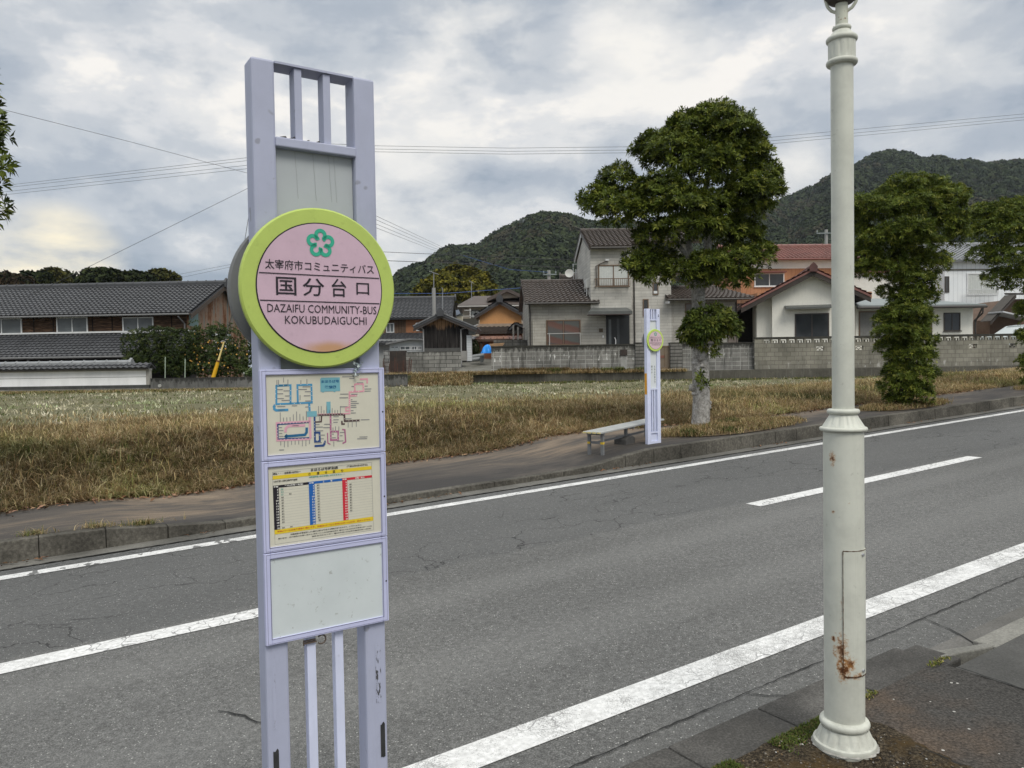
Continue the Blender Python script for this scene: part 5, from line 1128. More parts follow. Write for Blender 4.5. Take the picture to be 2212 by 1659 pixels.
FZ = Fr(857, 37.5, 0)
for px, y0, dx in ((828, 774, 1), (832, 788, -1), (841, 786, 0), (853, 772, 0), (857, 785, 2), (872, 778, -1), (883, 774, 1), (887, 776, 2)):
    a, b = FZ.P(*(lambda t: (t[0], 0, t[1]))(FZ.uz(px, 811))), FZ.P(*(lambda t: (t[0], 0, t[1]))(FZ.uz(px+dx, y0))); make(lambda m: m.tube([a, b], 0.022, 6), 'post', M_RUSTP, mf)
def mesh_(m):
    u0, u1, z0, z1 = FZ.rng(826, 780, 888, 810)
    for i in range(40): u = u0 + (u1-u0)*i/39; FZ.box(m, u, u+0.007, 0, 0.007, z0, z1)
    for i in range(8): z = z0 + (z1-z0)*i/7; FZ.box(m, u0, u1, 0.008, 0.015, z, z+0.007)
make(mesh_, 'wire_mesh', M_RUSTP, mf)
# --- black timber shed with gabled tile roof and its block wall
H4 = Fr(955, 42.2, 0); hz = 1.4
shed = thing('timber_shed', 'black weathered timber shed with tiled gable roof and white roller shutter', 'shed', H4.P(0, 2, hz))
uL, uR = H4.uz(914, 720)[0], H4.uz(994, 720)[0]; zeL = H4.uz(914, 700)[1]; zeR = H4.uz(994, 698)[1]; uP, zP = H4.uz(953, 685)
gk = G('charred boards'); x, y, z = gk.xyz(); st = gk.noise(1, 6, 0.7, vec=gk.mapping((9, 9, 0.5))); bd = gk.math('FRACT', gk.math('MULTIPLY', gk.math('ADD', x, y), 4.5))
c = gk.ramp(st, [(0.36, (0.010, 0.009, 0.009)), (0.52, (0.028, 0.025, 0.024)), (0.68, (0.085, 0.078, 0.072))])
tpn = gk.noise(1, 5, 0.7, vec=gk.mapping((10, 10, 1.3))); tp = gk.step(gk.math('ADD', gk.math('ADD', z, gk.math('MULTIPLY', gk.math('SUBTRACT', tpn, 0.5), 1.3)), gk.math('MULTIPLY', gk.math('ABSOLUTE', x), -0.28)), zP-hz-0.75, zP-hz-0.5)
c = gk.mix(gk.math('MULTIPLY', tp, 0.8), c, (0.32, 0.19, 0.10)); c = gk.mix(gk.math('LESS_THAN', bd, 0.08), c, (0.008, 0.008, 0.008)); M_CHAR = gk.done(c, 0.9, 0, 0.15)
sdp = 3.6
make(lambda m: m.prism([H4.P(uL, 0, hz), H4.P(uR, 0, hz), H4.P(uR, 0, zeR), H4.P(uP, 0, zP), H4.P(uL, 0, zeL)], H4.ew*sdp), 'wall', M_CHAR, shed)
make(lambda m: H4.box(m, uL-0.02, uR+0.0, -0.04, -0.002, hz, H4.uz(950, 752)[1]), 'base_board', MAT('grey base panel', (0.085, 0.085, 0.08), 0.8, 0.3, 4, streak=0.4), shed)
rl_, rr_ = H4.uz(894.5, 707.5), H4.uz(1032, 711); rp = H4.uz(953, 678)
m = MB(); o = -0.45; e = sdp + 0.4
tiles(m, H4.P(rl_[0], e, rl_[1]), H4.P(rl_[0], o, rl_[1]), H4.P(rp[0], o, rp[1]), H4.P(rp[0], e, rp[1]), 0.27, 0.28); tiles(m, H4.P(rr_[0], o, rr_[1]), H4.P(rr_[0], e, rr_[1]), H4.P(rp[0], e, rp[1]), H4.P(rp[0], o, rp[1]), 0.27, 0.28)
ro = m.build('roof', M_TG, shed); make(lambda m: ridge(m, H4.P(rp[0], o, rp[1]), H4.P(rp[0], e, rp[1]), 0.24, 0.2), 'ridge_cap', M_TG, ro)
def verge(m):
    for a in (rl_, rr_):
        d = V(H4.P(*(rp[0], o-0.02, rp[1]))) - V(H4.P(a[0], o-0.02, a[1])); n = max(3, int(d.length/0.26))
        p0 = H4.P(a[0], o-0.02, a[1])
        for i in range(n):
            p = p0 + d*(i/n); m.par(p + V((0, 0, 0.03)), d*(0.93/n), H4.ew*0.2, V((0, 0, 0.07)))
make(verge, 'verge_tiles', MAT('light grey verge tile', (0.20, 0.205, 0.21), 0.5, 0.25), ro)
make(lambda m: [m.add([H4.P(a[0], o+0.03, a[1]-0.24), H4.P(rp[0], o+0.03, rp[1]-0.24), H4.P(rp[0], o+0.03, rp[1]-0.11), H4.P(a[0], o+0.03, a[1]-0.11), H4.P(a[0], o+0.07, a[1]-0.24), H4.P(rp[0], o+0.07, rp[1]-0.24), H4.P(rp[0], o+0.07, rp[1]-0.11), H4.P(a[0], o+0.07, a[1]-0.11)], [(0,1,2,3), (4,5,6,7), (0,1,5,4), (2,3,7,6), (0,3,7,4), (1,2,6,5)]) for a in (rl_, rr_)], 'bargeboard', M_DFRAME, shed)
u3, u4, _, _ = H4.rng(995, 720, 1008, 721, 0.05)
make(lambda m: H4.box(m, uR+0.001, u4, 0.05, sdp, hz, zeR-0.1), 'side_wall', M_CHAR, shed)
for pts_ in ([H4.P(uR+0.05, -0.08, hz+0.3), H4.P(uR+0.05, -0.08, zeR-0.35), H4.P(uR+1.0, -0.2, zeR-0.12)], [H4.P(uL-0.35, -0.3, zeL+0.02), H4.P(uL+0.02, -0.06, zeL-0.3), H4.P(uL+0.02, -0.06, hz)]): make(lambda m: m.tube(pts_, 0.04, 6), 'downpipe', MAT('pale grey pipe', (0.34, 0.34, 0.34), 0.5, 0.15), shed)
gs = G('white roller shutter'); x, y, z = gs.xyz(); rb = gs.math('FRACT', gs.math('MULTIPLY', z, 11)); c = gs.mix(gs.step(rb, 0.0, 0.3), (0.30, 0.31, 0.32), (0.62, 0.64, 0.65)); gs.bump(rb, 0.5, 0.015); M_SHUT = gs.done(c, 0.5)
make(lambda m: H4.pbox(m, 1008.3, 724, 1019, 780, 0.02, 0.6), 'roller_shutter', M_SHUT, shed)
make(lambda m: H4.pbox(m, 1012, 708, 1026, 722, 0.0, 1.0), 'shutter_box', MAT('grey box', (0.22, 0.225, 0.22), 0.6, 0.2), shed)
BW4 = Fr(936, 39.6, 0); z_ = BW4.uz(936, 802.5)[1]; zt = BW4.uz(936, 759.5)[1]
tag(make(lambda m: BW4.pbox(m, 877.5, 759.5, 995.5, 806, 0, 0.15), 'block_wall', BRICK('grey block wall by shed', (0.27, 0.265, 0.24), (0.15, 0.148, 0.135), (0.09, 0.088, 0.08), 0.62, 0.2, 0.018, 0.5, 0.35, 0.5, top=0.7, topz=zt-z_-0.02), None, loc=BW4.P(0, 0, z_)), 'grey concrete block wall under the black timber shed', 'wall')
make(lambda m: BW4.pbox(m, 996, 758, 1008, 779, 0.3, 0.9), 'concrete_pier', MAT('light concrete pier', (0.27, 0.265, 0.25), 0.9, 0.25, 3), shed)
# --- orange gabled house, its lower roof, carport
H5 = Fr(1081, 50, 1); h5 = thing('orange_house', 'small orange gabled house with dark tiled roof left of the grey sided house', 'house', H5.P(0, 2.5, 1.4))
uL, uR = H5.uz(1036, 690)[0], H5.uz(1126.5, 690)[0]; uP, zP = H5.uz(1079, 653); zeL = H5.uz(1036, 677)[1]; zeR = H5.uz(1126.5, 676)[1]; zlo = H5.uz(1080, 705)[1]
make(lambda m: m.prism([H5.P(uL, 0, 1.4), H5.P(uR, 0, 1.4), H5.P(uR, 0, zeR), H5.P(uP, 0, zP), H5.P(uL, 0, zeL)], H5.ew*5), 'wall', MAT('orange stucco', (0.56, 0.29, 0.12), 0.85, 0.14, 1.2, streak=0.15, stc=(0.35, 0.2, 0.1)), h5)
a, b, c_ = H5.uz(1024.5, 682), H5.uz(1138, 681), H5.uz(1079, 649)
m = MB(); tiles(m, H5.P(a[0], 5.3, a[1]), H5.P(a[0], -0.4, a[1]), H5.P(c_[0], -0.4, c_[1]), H5.P(c_[0], 5.3, c_[1]), 0.28, 0.28); tiles(m, H5.P(b[0], -0.4, b[1]), H5.P(b[0], 5.3, b[1]), H5.P(c_[0], 5.3, c_[1]), H5.P(c_[0], -0.4, c_[1]), 0.28, 0.28)
ro = m.build('roof', M_TG, h5); make(lambda m: ridge(m, H5.P(c_[0], -0.45, c_[1]), H5.P(c_[0], 5.3, c_[1]), 0.26, 0.26), 'ridge_cap', M_TG, ro)
make(lambda m: [m.add([H5.P(q[0], o, q[1]+dz) for o in (-0.38, -0.32) for q, dz in ((q0, -0.27), (c_, -0.27), (c_, -0.1), (q0, -0.1))], [(0,1,2,3), (4,5,6,7), (0,1,5,4), (2,3,7,6), (0,3,7,4), (1,2,6,5)]) for q0 in (a, b)], 'bargeboard', M_DFRAME, h5)
make(lambda m: [m.box(H5.P(*(lambda t: (t[0], -0.2, t[1]))(H5.uz(px, py))), (0.2, 0.2, 0.22)) for px, py in ((1034, 678), (1055.5, 666.5), (1102, 666), (1124, 676))], 'purlin_end', M_WFRAME, h5)
zl1 = H5.uz(1080, 706.5)[1]; zl0 = H5.uz(1080, 717.5, -2.6)[1]; ul, ur = H5.uz(1028, 712, -1.5)[0], H5.uz(1136, 712, -1.5)[0]
make(lambda m: tiles(m, H5.P(ul, -2.6, zl0), H5.P(ur, -2.6, zl0), H5.P(ur, -0.03, zl1), H5.P(ul, -0.03, zl1), 0.28, 0.3), 'lower_roof', M_TB, h5)
make(lambda m: H5.box(m, ul, ur, -0.14, -0.01, zl1+0.02, zl1+0.22), 'flashing', MAT('tan flashing', (0.32, 0.25, 0.19), 0.6, 0.2), h5)
make(lambda m: H5.box(m, uL, uR, -1.9, -0.05, 1.4, zl0+0.1), 'ground_floor_wall', MAT('russet lower wall', (0.24, 0.10, 0.05), 0.7, 0.25, 2), h5)
m = MB(); H5p = H5.uz(1113, 697, -2.9); a = H5.uz(1099, 711, -2.9); b = H5.uz(1137, 707, -2.9)
tiles(m, H5.P(a[0], -0.5, a[1]), H5.P(a[0], -2.9, a[1]), H5.P(H5p[0], -2.9, H5p[1]), H5.P(H5p[0], -0.5, H5p[1]), 0.28, 0.28); tiles(m, H5.P(b[0], -2.9, b[1]), H5.P(b[0], -0.5, b[1]), H5.P(H5p[0], -0.5, H5p[1]), H5.P(H5p[0], -2.9, H5p[1]), 0.28, 0.28); m.build('porch_roof', M_TG, h5)
make(lambda m: m.prism([H5.P(q[0], -2.6, q[1]-0.1) for q in (a, b, H5p)], H5.ew*2), 'porch_gable', MAT('dark porch gable', (0.05, 0.045, 0.04), 0.8, 0.2), h5)
CP = Fr(1078, 44.5, 1); cp = thing('carport', 'carport with a curved translucent brown roof in front of the orange house', 'carport', CP.P(0, 1, 1.4))
gcp = G('brown polycarbonate'); x, y, z = gcp.xyz(); n_ = gcp.noise(1.2, 4); c = gcp.ramp(n_, [(0.35, (0.15, 0.07, 0.055)), (0.65, (0.30, 0.16, 0.125))]); M_POLY = gcp.done(c, 0.25, 0, 0.6)
cu0, cu1, cz0, cz1 = CP.rng(1019, 722.5, 1128, 733, 0)
def curved(m):
    n = 10; vs = []
    for i in range(n+1):
        t = i/n; w_ = 2.4*t; z = cz0 + (cz1-cz0)*sin(t*pi*0.5)
        vs += [CP.P(cu0, w_, z), CP.P(cu1, w_, z)]
    m.add(vs + [v - V((0, 0, 0.02)) for v in vs], [(2*i, 2*i+1, 2*i+3, 2*i+2) for i in range(n)] + [(2*n+2+2*i, 2*n+2+2*i+2, 2*n+2+2*i+3, 2*n+2+2*i+1) for i in range(n)])
make(curved, 'roof', M_POLY, cp)
make(lambda m: ([CP.box(m, cu0+(cu1-cu0)*i/8-0.025, cu0+(cu1-cu0)*i/8+0.025, -0.03, 0.02, cz0-0.02, cz0+(cz1-cz0)*0.4) for i in range(9)], CP.box(m, cu0, cu1, -0.06, -0.031, cz0-0.12, cz0+0.02)), 'beam', MAT('brown metal', (0.085, 0.05, 0.035), 0.5, 0.2), cp)
for px in (1022, 1040, 1126): make(lambda m: CP.box(m, CP.uz(px, 760)[0]-0.05, CP.uz(px, 760)[0]+0.05, 0.05, 0.15, 1.4, cz0-0.125), 'post', MAT('brown metal', (0.085, 0.05, 0.035), 0.5, 0.2), cp)
for px0, px1 in ((1029, 1039.5), (1044, 1060)): make(lambda m: CP.pbox(m, px0, 736, px1, 760, 0.4, 0.46), 'side_panel', MAT('russet panel', (0.30, 0.11, 0.055), 0.6, 0.2), cp)
BB = Fr(1095, 41.5, 1)
bbw = tag(make(lambda m: BB.pbox(m, 1067, 734.5, 1141, 790, 0, 0.15), 'block_wall', BRICK('dark mottled blocks', (0.13, 0.125, 0.115), (0.09, 0.088, 0.08), (0.05, 0.05, 0.045), 0.42, 0.2, 0.02, 0, 0.5, 0.7, top=0.7, topz=2.4), None, loc=BB.P(0, 0, 1.4)), 'dark mottled block wall below the brown carport, with three wooden posts', 'wall')
M_GREYWOOD = MAT('grey wooden post', (0.22, 0.205, 0.19), 0.9, 0.3, 6)
for px, y0 in ((1109, 702), (1119, 706), (1132, 708)): make(lambda m: BB.pbox(m, px-1.7, y0, px+1.7, 734, -0.1, 0.0), 'post', M_GREYWOOD, bbw)
# brown hipped house behind
H6 = Fr(1060, 64, 2); h6 = thing('brown_roofed_house', 'two storey beige house with a wide dull brown roof behind the orange house', 'house', H6.P(0, 4, 1.4))
uL, uR = H6.uz(1000, 690)[0], H6.uz(1180, 690)[0]; ze = H6.uz(1060, 659.5)[1]; zr = H6.uz(1060, 639, 3.5)[1]
make(lambda m: H6.box(m, uL, uR, 0, 7, 1.4, ze), 'wall', MAT('beige wall', (0.42, 0.37, 0.30), 0.8, 0.1), h6)
M_DULLB = MAT('dull brown roofing', (0.085, 0.068, 0.06), 0.7, 0.2, 0.7, streak=0.2, stc=(0.05, 0.04, 0.035))
P = H6.P; a0 = uL-0.4; a1 = uR+0.4
make(lambda m: m.add([P(a0, -0.6, ze), P(a1, -0.6, ze), P(a1, 3.5, zr), P(a0+1.3, 3.5, zr), P(a0, 7.6, ze), P(a1, 7.6, ze), P(a0, -0.6, ze-0.18), P(a1, -0.6, ze-0.18), P(a0, 7.6, ze-0.18), P(a1, 7.6, ze-0.18)], [(0,1,2,3), (0,3,4), (4,3,2,5), (0,6,7,1), (4,8,6,0), (6,8,9,7), (1,7,9,5,2), (5,9,8,4)]), 'roof', M_DULLB, h6)
make(lambda m: m.tube([P(a0, -0.66, ze-0.12), P(a1, -0.66, ze-0.12)], 0.07, 6), 'gutter', MAT('pale gutter', (0.36, 0.35, 0.33), 0.6, 0.1), h6)
gq = [H6.uz(*p, 0.6) for p in ((1052, 646.5), (1133, 641.5), (1095, 624.5))]
make(lambda m: m.prism([P(gq[0][0], 0.7, gq[0][1]), P(gq[1][0], 0.7, gq[1][1]), P(gq[2][0], 0.7, gq[2][1]-0.25)], H6.ew*3), 'gable', MAT('beige wall', (0.42, 0.37, 0.30)), h6)
make(lambda m: [m.add([P(q[0], o_, q[1]+dz) for o_ in (0.2, 4.0) for q, dz in ((q0, -0.25), (gq[2], -0.25), (gq[2], 0.05), (q0, 0.05))], [(0,1,2,3), (4,5,6,7), (0,1,5,4), (2,3,7,6), (0,3,7,4), (1,2,6,5)]) for q0 in gq[:2]], 'gable_roof', M_DULLB, h6)
window(H6, h6, 1017, 670, 1036, 687, -0.02, M_DFRAME, M_CURT, True); window(H6, h6, 1115, 668, 1136, 690, -0.02, M_DFRAME, M_CURT, True)
make(lambda m: H6.pbox(m, 1000, 688, 1034, 706, -1.3, -1.22), 'balcony', MAT('dark green balcony panel', (0.055, 0.052, 0.042), 0.6, 0.15), h6)
make(lambda m: (H6.pbox(m, 1003, 669.5, 1018, 671, -1.3, -1.26), H6.pbox(m, 1014.5, 667, 1017, 687, -1.26, -1.2), H6.pbox(m, 1000, 682, 1034, 683.2, -1.3, -1.25)), 'railing', MAT('pale rail', (0.5, 0.5, 0.48), 0.5, 0.1), h6)
H6c = Fr(990, 72, 0); h6c = thing('small_white_house', 'sliver of a cream house with blue grey roof behind the dark metal house', 'house', H6c.P(0, 1, 1.4))
make(lambda m: H6c.pbox(m, 985, 683, 1000, 800, 0.1, 3), 'wall', MAT('cream wall', (0.62, 0.58, 0.45), 0.8, 0.1), h6c)
make(lambda m: m.prism([H6c.P(*(lambda t: (t[0], -0.3, t[1]))(H6c.uz(*p))) for p in ((983, 683), (1001, 675), (1001, 668), (984, 670.5))], H6c.ew*3.5), 'roof', MAT('blue grey metal roof', (0.20, 0.24, 0.30), 0.4, 0.15), h6c)
# aerials, poles
def aerial(px, y0, y1, Y, label, dish=False, wide=10):
    p = at(px, y1, Y); o = thing('tv_aerial', label, 'aerial', p, 'roof aerials'); M_ = MAT('galvanised steel', (0.32, 0.33, 0.34), 0.4, 0.15, metal=0.4)
    make(lambda m: m.tube([p - V((0, 0, 0.3)), at(px, y0, Y)], 0.03, 6), 'mast', M_, o)
    q = at(px, y0+1.5, Y); h = wide/2*Y/F
    make(lambda m: (m.tube([q + V((-h, 0, 0.12)), q + V((h, 0, -0.10))], 0.018, 5), [m.tube([q + V((t*h, -0.35, -0.11*t)), q + V((t*h, 0.35, -0.11*t))], 0.012, 4) for t in (-0.9, -0.6, -0.3, 0, 0.3, 0.6, 0.9)]), 'aerial_array', M_, o)
    return o
aerial(937, 588, 664, 50, 'tall slanting aerial on the roof of the brown walled house', wide=20)
aerial(1018.5, 608, 640, 64, 'small aerial on a forked foot on the dull brown roof', wide=11)
aerial(956, 624, 678, 45, 'short bare mast rising behind the ridge of the black shed', wide=2)
def utility_pole(px, y0, Y, zb, label, arm=None, r=0.14):
    p = at(px, 790, Y); p.z = zb; o = thing('utility_pole', label, 'utility pole', p, 'concrete utility poles'); M_ = MAT('concrete pole', (0.30, 0.30, 0.29), 0.85, 0.15, 2); t = at(px, y0, Y)
    make(lambda m: m.tube([p, V((p.x, p.y, t.z))], [r*1.2, r], 12), 'pole', M_, o, smooth=True)
    if arm: make(lambda m: (m.box((t.x + (arm[0]+arm[1])/2*Y/F, t.y-r-0.05, t.z-0.35), ((arm[1]-arm[0])*Y/F, 0.08, 0.09)), [m.lathe((t.x + k*Y/F, t.y-r-0.05, t.z-0.30), [(0.03, 0), (0.07, 0.05), (0.04, 0.12), (0.06, 0.18), (0.02, 0.24)], 8) for k in (arm[0]+1.5, arm[1]-1.5)]), 'crossarm', MAT('weathered crossarm', (0.22, 0.25, 0.25), 0.6, 0.2), o)
    return t
utility_pole(940, 622, 47, 1.4, 'weathered pole standing in front of the grey tiled roof', None, 0.11)
utility_pole(1188.5, 584, 62, 1.4, 'grey pole with a crossarm rising behind the left wing of the grey sided house', (-16, 13))
utility_pole(1786, 496, 70, 1.4, 'grey pole with crossarm behind the red tiled house and the lamp post', (-24, 12))
utility_pole(672, 322, 44, 1.06, 'utility pole standing behind the near bus stop sign', (-18, 18), 0.15)
# tarpaulin, pipes and planks in the gap
p = at(1052, 763, 40.6); tz = p.z; n = 14; m = MB(); vs = []
for i in range(n+1):
    for k in range(18):
        t = i/n; a = 2*pi*k/18; r = (0.27*(1-t)**0.55 + 0.03*t)*(1 + 0.16*sin(5*a + 4*t) + 0.07*sin(11*a)); vs.append(p + V((r*cos(a)*1.05 + 0.09*t - 0.05, r*sin(a), 0.46*t)))
m.add(vs, [(i*18+k, i*18+(k+1) % 18, (i+1)*18+(k+1) % 18, (i+1)*18+k) for i in range(n) for k in range(18)])
tag(m.build('tarpaulin', MAT('blue tarpaulin', (0.02, 0.26, 0.78), 0.4, 0.15, 8), loc=p), 'bright blue tarpaulin bundle by the end of the block wall', 'tarpaulin')
for x0, y0, x1, y1, Y, l in ((1020, 771, 1046, 767, 41.2, 'upper grey pipe lying beside the blue tarpaulin'), (1020, 777, 1040, 775, 41.0, 'lower dark pipe lying under the upper grey pipe')):
    a, b = at(x0, y0, Y), at(x1, y1, Y); tag(make(lambda m: m.tube([a, b], 0.11, 12), 'pipe', MAT('grey plastic pipe', (0.19, 0.20, 0.20), 0.45, 0.15), None, smooth=True, loc=a), l, 'pipe', 'pipes by the tarpaulin')
m = MB()
for k in range(7): a = at(1050 + k*1.2, 752 - k*1.3, 40.9); m.par(a, V((0.75 + random.random()*0.2, 0.3, 0.06*random.random())), V((0, 0.15, 0)), V((0, 0, 0.03)))
tag(m.build('plank_pile', MAT('fresh split timber', (0.46, 0.29, 0.16), 0.8, 0.3, 8), loc=at(1055, 755, 40.9)), 'heap of split planks behind the blue tarpaulin', 'planks')
tag(make(lambda m: (m.prism([at(x, y, 40.7) for x, y in ((1036, 770), (1045, 770), (1044, 783), (1037, 783))], V((0, 0.4, 0)))), 'bucket', MAT('dark bucket', (0.11, 0.115, 0.11), 0.6, 0.2), None, loc=at(1040, 783, 40.7)), 'dark grey bucket below the grey pipes', 'bucket')
m = MB(); m.quad(*[at(x, y, Y) for x, y, Y in ((998, 793, 40.2), (1062, 790, 40.2), (1064, 808, 36.2), (975, 809, 36.2))]); m.quad(*[at(x, y, Y) for x, y, Y in ((998, 775, 44), (1062, 775, 44), (1062, 790, 40.2), (998, 793, 40.2))])
struct(m.build('drive', conc_mat('weedy concrete drive', (0.17, 0.165, 0.145), (0.07, 0.068, 0.05), 20)))

# --- the grey sided house
H7 = Fr(1310, 40.5, 2.5); h7 = thing('sided_house', 'grey panel sided two storey house with brown tiled roofs and a black front door', 'house', H7.P(2, 3, 1.4))
def siding(name, col):
    g = G(name); x, y, z = g.xyz(); v = g.comb(g.math('ADD', x, y), z); n = g.n('ShaderNodeTexBrick'); n.offset = 0.37; n.offset_frequency = 3; g.t.links.new(v, n.inputs['Vector'])
    n.inputs['Color1'].default_value = (*col, 1); n.inputs['Color2'].default_value = (*mul(col, 0.84), 1); n.inputs['Mortar'].default_value = (*mul(col, 0.66), 1); n.inputs['Scale'].default_value = 1
    n.inputs['Mortar Size'].default_value = 0.012; n.inputs['Brick Width'].default_value = 0.9; n.inputs['Row Height'].default_value = 0.155; n.inputs['Mortar Smooth'].default_value = 0.4
    a = g.noise(1.0, 5, 0.65); c = g.mix(1.0, n.outputs[0], g.ramp(a, [(0.3, 0.78), (0.5, 1.0), (0.7, 1.16)]), 'MULTIPLY')
    sn = g.noise(1, 5, 0.65, vec=g.mapping((3, 3, 0.6))); c = g.mix(g.math('MULTIPLY', g.step(sn, 0.5, 0.72), 0.3), c, mul(col, 0.55))
    g.bump(g.math('MULTIPLY', n.outputs['Fac'], -1), 0.5, 0.01); return g.done(c, 0.75, 0, 0.25)
M_SID = siding('grey stone siding', (0.51, 0.495, 0.455)); M_SIDD = siding('warm grey siding', (0.385, 0.37, 0.33))
P = H7.P
u0 = H7.uz(1142, 700)[0]; u1 = H7.uz(1309, 700)[0]; uu0 = H7.uz(1273.5, 600)[0]; uu1 = H7.uz(1361, 600)[0]; uT = H7.uz(1452, 600)[0]; uR = H7.uz(1596, 700)[0]; uTop1 = H7.uz(1500, 560)[0]
zt_l = H7.uz(1215, 653, -0.45)[1]; zr_l = H7.uz(1215, 608.5, 2.6)[1]; ze_l = zt_l + 0.45*(zr_l-zt_l)/3.05
make(lambda m: gable_wall(m, H7, u0, u1, 0, 5.2, 1.4, ze_l, zr_l-0.12), 'wall', M_SIDD, h7)
m = MB(); ulr = H7.uz(1295, 650, -0.45)[0]; ull = H7.uz(1133, 640, -0.45)[0]
tiles(m, P(ull, -0.45, zt_l), P(ulr, -0.45, zt_l), P(uu0, 2.6, zr_l), P(ull, 2.6, zr_l), 0.26, 0.28); tiles(m, P(uu0, 5.6, zt_l), P(ull, 5.6, zt_l), P(ull, 2.6, zr_l), P(uu0, 2.6, zr_l), 0.26, 0.28, seg=3); ro = m.build('roof', M_TB, h7)
make(lambda m: ridge(m, P(ull, 2.6, zr_l), P(uu0-0.02, 2.6, zr_l), 0.2, 0.14, False), 'ridge_cap', M_TB, ro)
make(lambda m: (gutter(m, P(ull, -0.52, zt_l-0.05), P(ulr, -0.52, zt_l-0.05), 0.055), m.tube([P(ull+0.25, -0.5, zt_l-0.1), P(ull+0.3, -0.06, zt_l-0.5), P(ull+0.3, -0.06, 1.4)], 0.04, 6)), 'gutter', M_DPIPE, h7)
# tall part
zt_t = H7.uz(1330, 528, -0.4)[1]; zr_t = H7.uz(1330, 498.5, 2.3)[1]; ze_t = zt_t + 0.4*(zr_t-zt_t)/2.7
make(lambda m: gable_wall(m, H7, uu0, uu1, -0.35, 5.0, H7.uz(1310, 653, 0)[1]-0.4, zt_t-0.12, zr_t-0.35), 'upper_wall', M_SID, h7)
make(lambda m: H7.box(m, u1+0.002, uu1-0.002, -0.012, 4.9, 1.4, H7.uz(1310, 653, 0)[1]-0.41), 'wall', M_SIDD, h7)
make(lambda m: H7.box(m, uu1+0.003, uT, 0.25, 5.0, 1.4, H7.uz(1400, 560, 0)[1]), 'wall', M_SID, h7)
make(lambda m: H7.box(m, uT+0.003, uR, 0.25, 5.2, 1.4, H7.uz(1520, 636, 0)[1]), 'wall', M_SIDD, h7)
make(lambda m: H7.box(m, uu1+0.004, uTop1, 0.9, 5.0, H7.uz(1400, 560, 0)[1]-0.5, ze_t), 'upper_wall', M_SID, h7)
m = MB(); utl, utr = H7.uz(1269, 510, -0.4)[0], uTop1 + 0.4
ust = H7.uz(1362, 530, -0.4)[0]
tiles(m, P(utl, -0.75, zt_t-0.14), P(ust, -0.75, zt_t-0.14), P(ust, 2.3, zr_t), P(utl, 2.3, zr_t), 0.26, 0.28); tiles(m, P(ust, 0.0, zt_t-0.14+0.75*(zr_t-zt_t+0.14)/3.05), P(utr, 0.0, zt_t-0.14+0.75*(zr_t-zt_t+0.14)/3.05), P(utr, 2.3, zr_t), P(ust, 2.3, zr_t), 0.26, 0.28); tiles(m, P(utr, 5.4, zt_t), P(utl, 5.4, zt_t), P(utl, 2.3, zr_t), P(utr, 2.3, zr_t), 0.26, 0.28, seg=3)
ro = m.build('roof', M_TB, h7); make(lambda m: ridge(m, P(utl, 2.3, zr_t), P(utr, 2.3, zr_t), 0.2, 0.14, False), 'ridge_cap', M_TB, ro)
make(lambda m: gutter(m, P(utl+0.1, -0.8, zt_t-0.22), P(ust, -0.8, zt_t-0.22), 0.055), 'gutter', M_DPIPE, h7)
make(lambda m: m.add([P(utl+0.02, a, z) + H7.ex*o for o in (0, 0.05) for a, z in ((-0.74, zt_t-0.34), (2.3, zr_t-0.28), (2.3, zr_t-0.06), (-0.74, zt_t-0.12))], [(0,1,2,3), (4,5,6,7), (0,1,5,4), (2,3,7,6), (0,3,7,4), (1,2,6,5)]), 'bargeboard', M_DFRAME, h7)
make(lambda m: m.add([P(utl+0.02, a, z) + H7.ex*o for o in (0, 0.05) for a, z in ((5.35, zt_t-0.2), (2.3, zr_t-0.28), (2.3, zr_t-0.06), (5.35, zt_t+0.02))], [(0,1,2,3), (4,5,6,7), (0,1,5,4), (2,3,7,6), (0,3,7,4), (1,2,6,5)]), 'bargeboard', M_WFRAME, h7)
# right wing roof
zt_w = H7.uz(1540, 644, -0.3)[1]; zr_w = H7.uz(1540, 620.5, 2.2)[1]; ua = H7.uz(1442, 640, -0.3)[0]; ub = H7.uz(1630, 640, -0.3)[0]
m = MB(); tiles(m, P(ua, -0.3, zt_w), P(ub, -0.3, zt_w), P(ub-1.3, 2.2, zr_w), P(ua, 2.2, zr_w), 0.26, 0.28); ro = m.build('wing_roof', M_TB, h7); make(lambda m: ridge(m, P(ua, 2.2, zr_w), P(ub-1.3, 2.2, zr_w), 0.18, 0.12, False), 'ridge_cap', M_TB, ro)
make(lambda m: (gutter(m, P(ua, -0.36, zt_w-0.06), P(ub, -0.36, zt_w-0.06), 0.05), m.tube([P(uR-0.08, 0.18, zt_w-0.2), P(uR-0.08, 0.18, 1.4)], 0.04, 6), m.tube([P(uu1+0.25, 0.2, ze_t-1.5), P(uu1+0.25, 0.2, 1.4)], 0.04, 6)), 'gutter', M_DPIPE, h7)
make(lambda m: H7.box(m, ua+0.02, ua+0.12, -0.29, 2.1, zt_w-0.24, zt_w-0.11), 'bargeboard', M_WFRAME, h7)
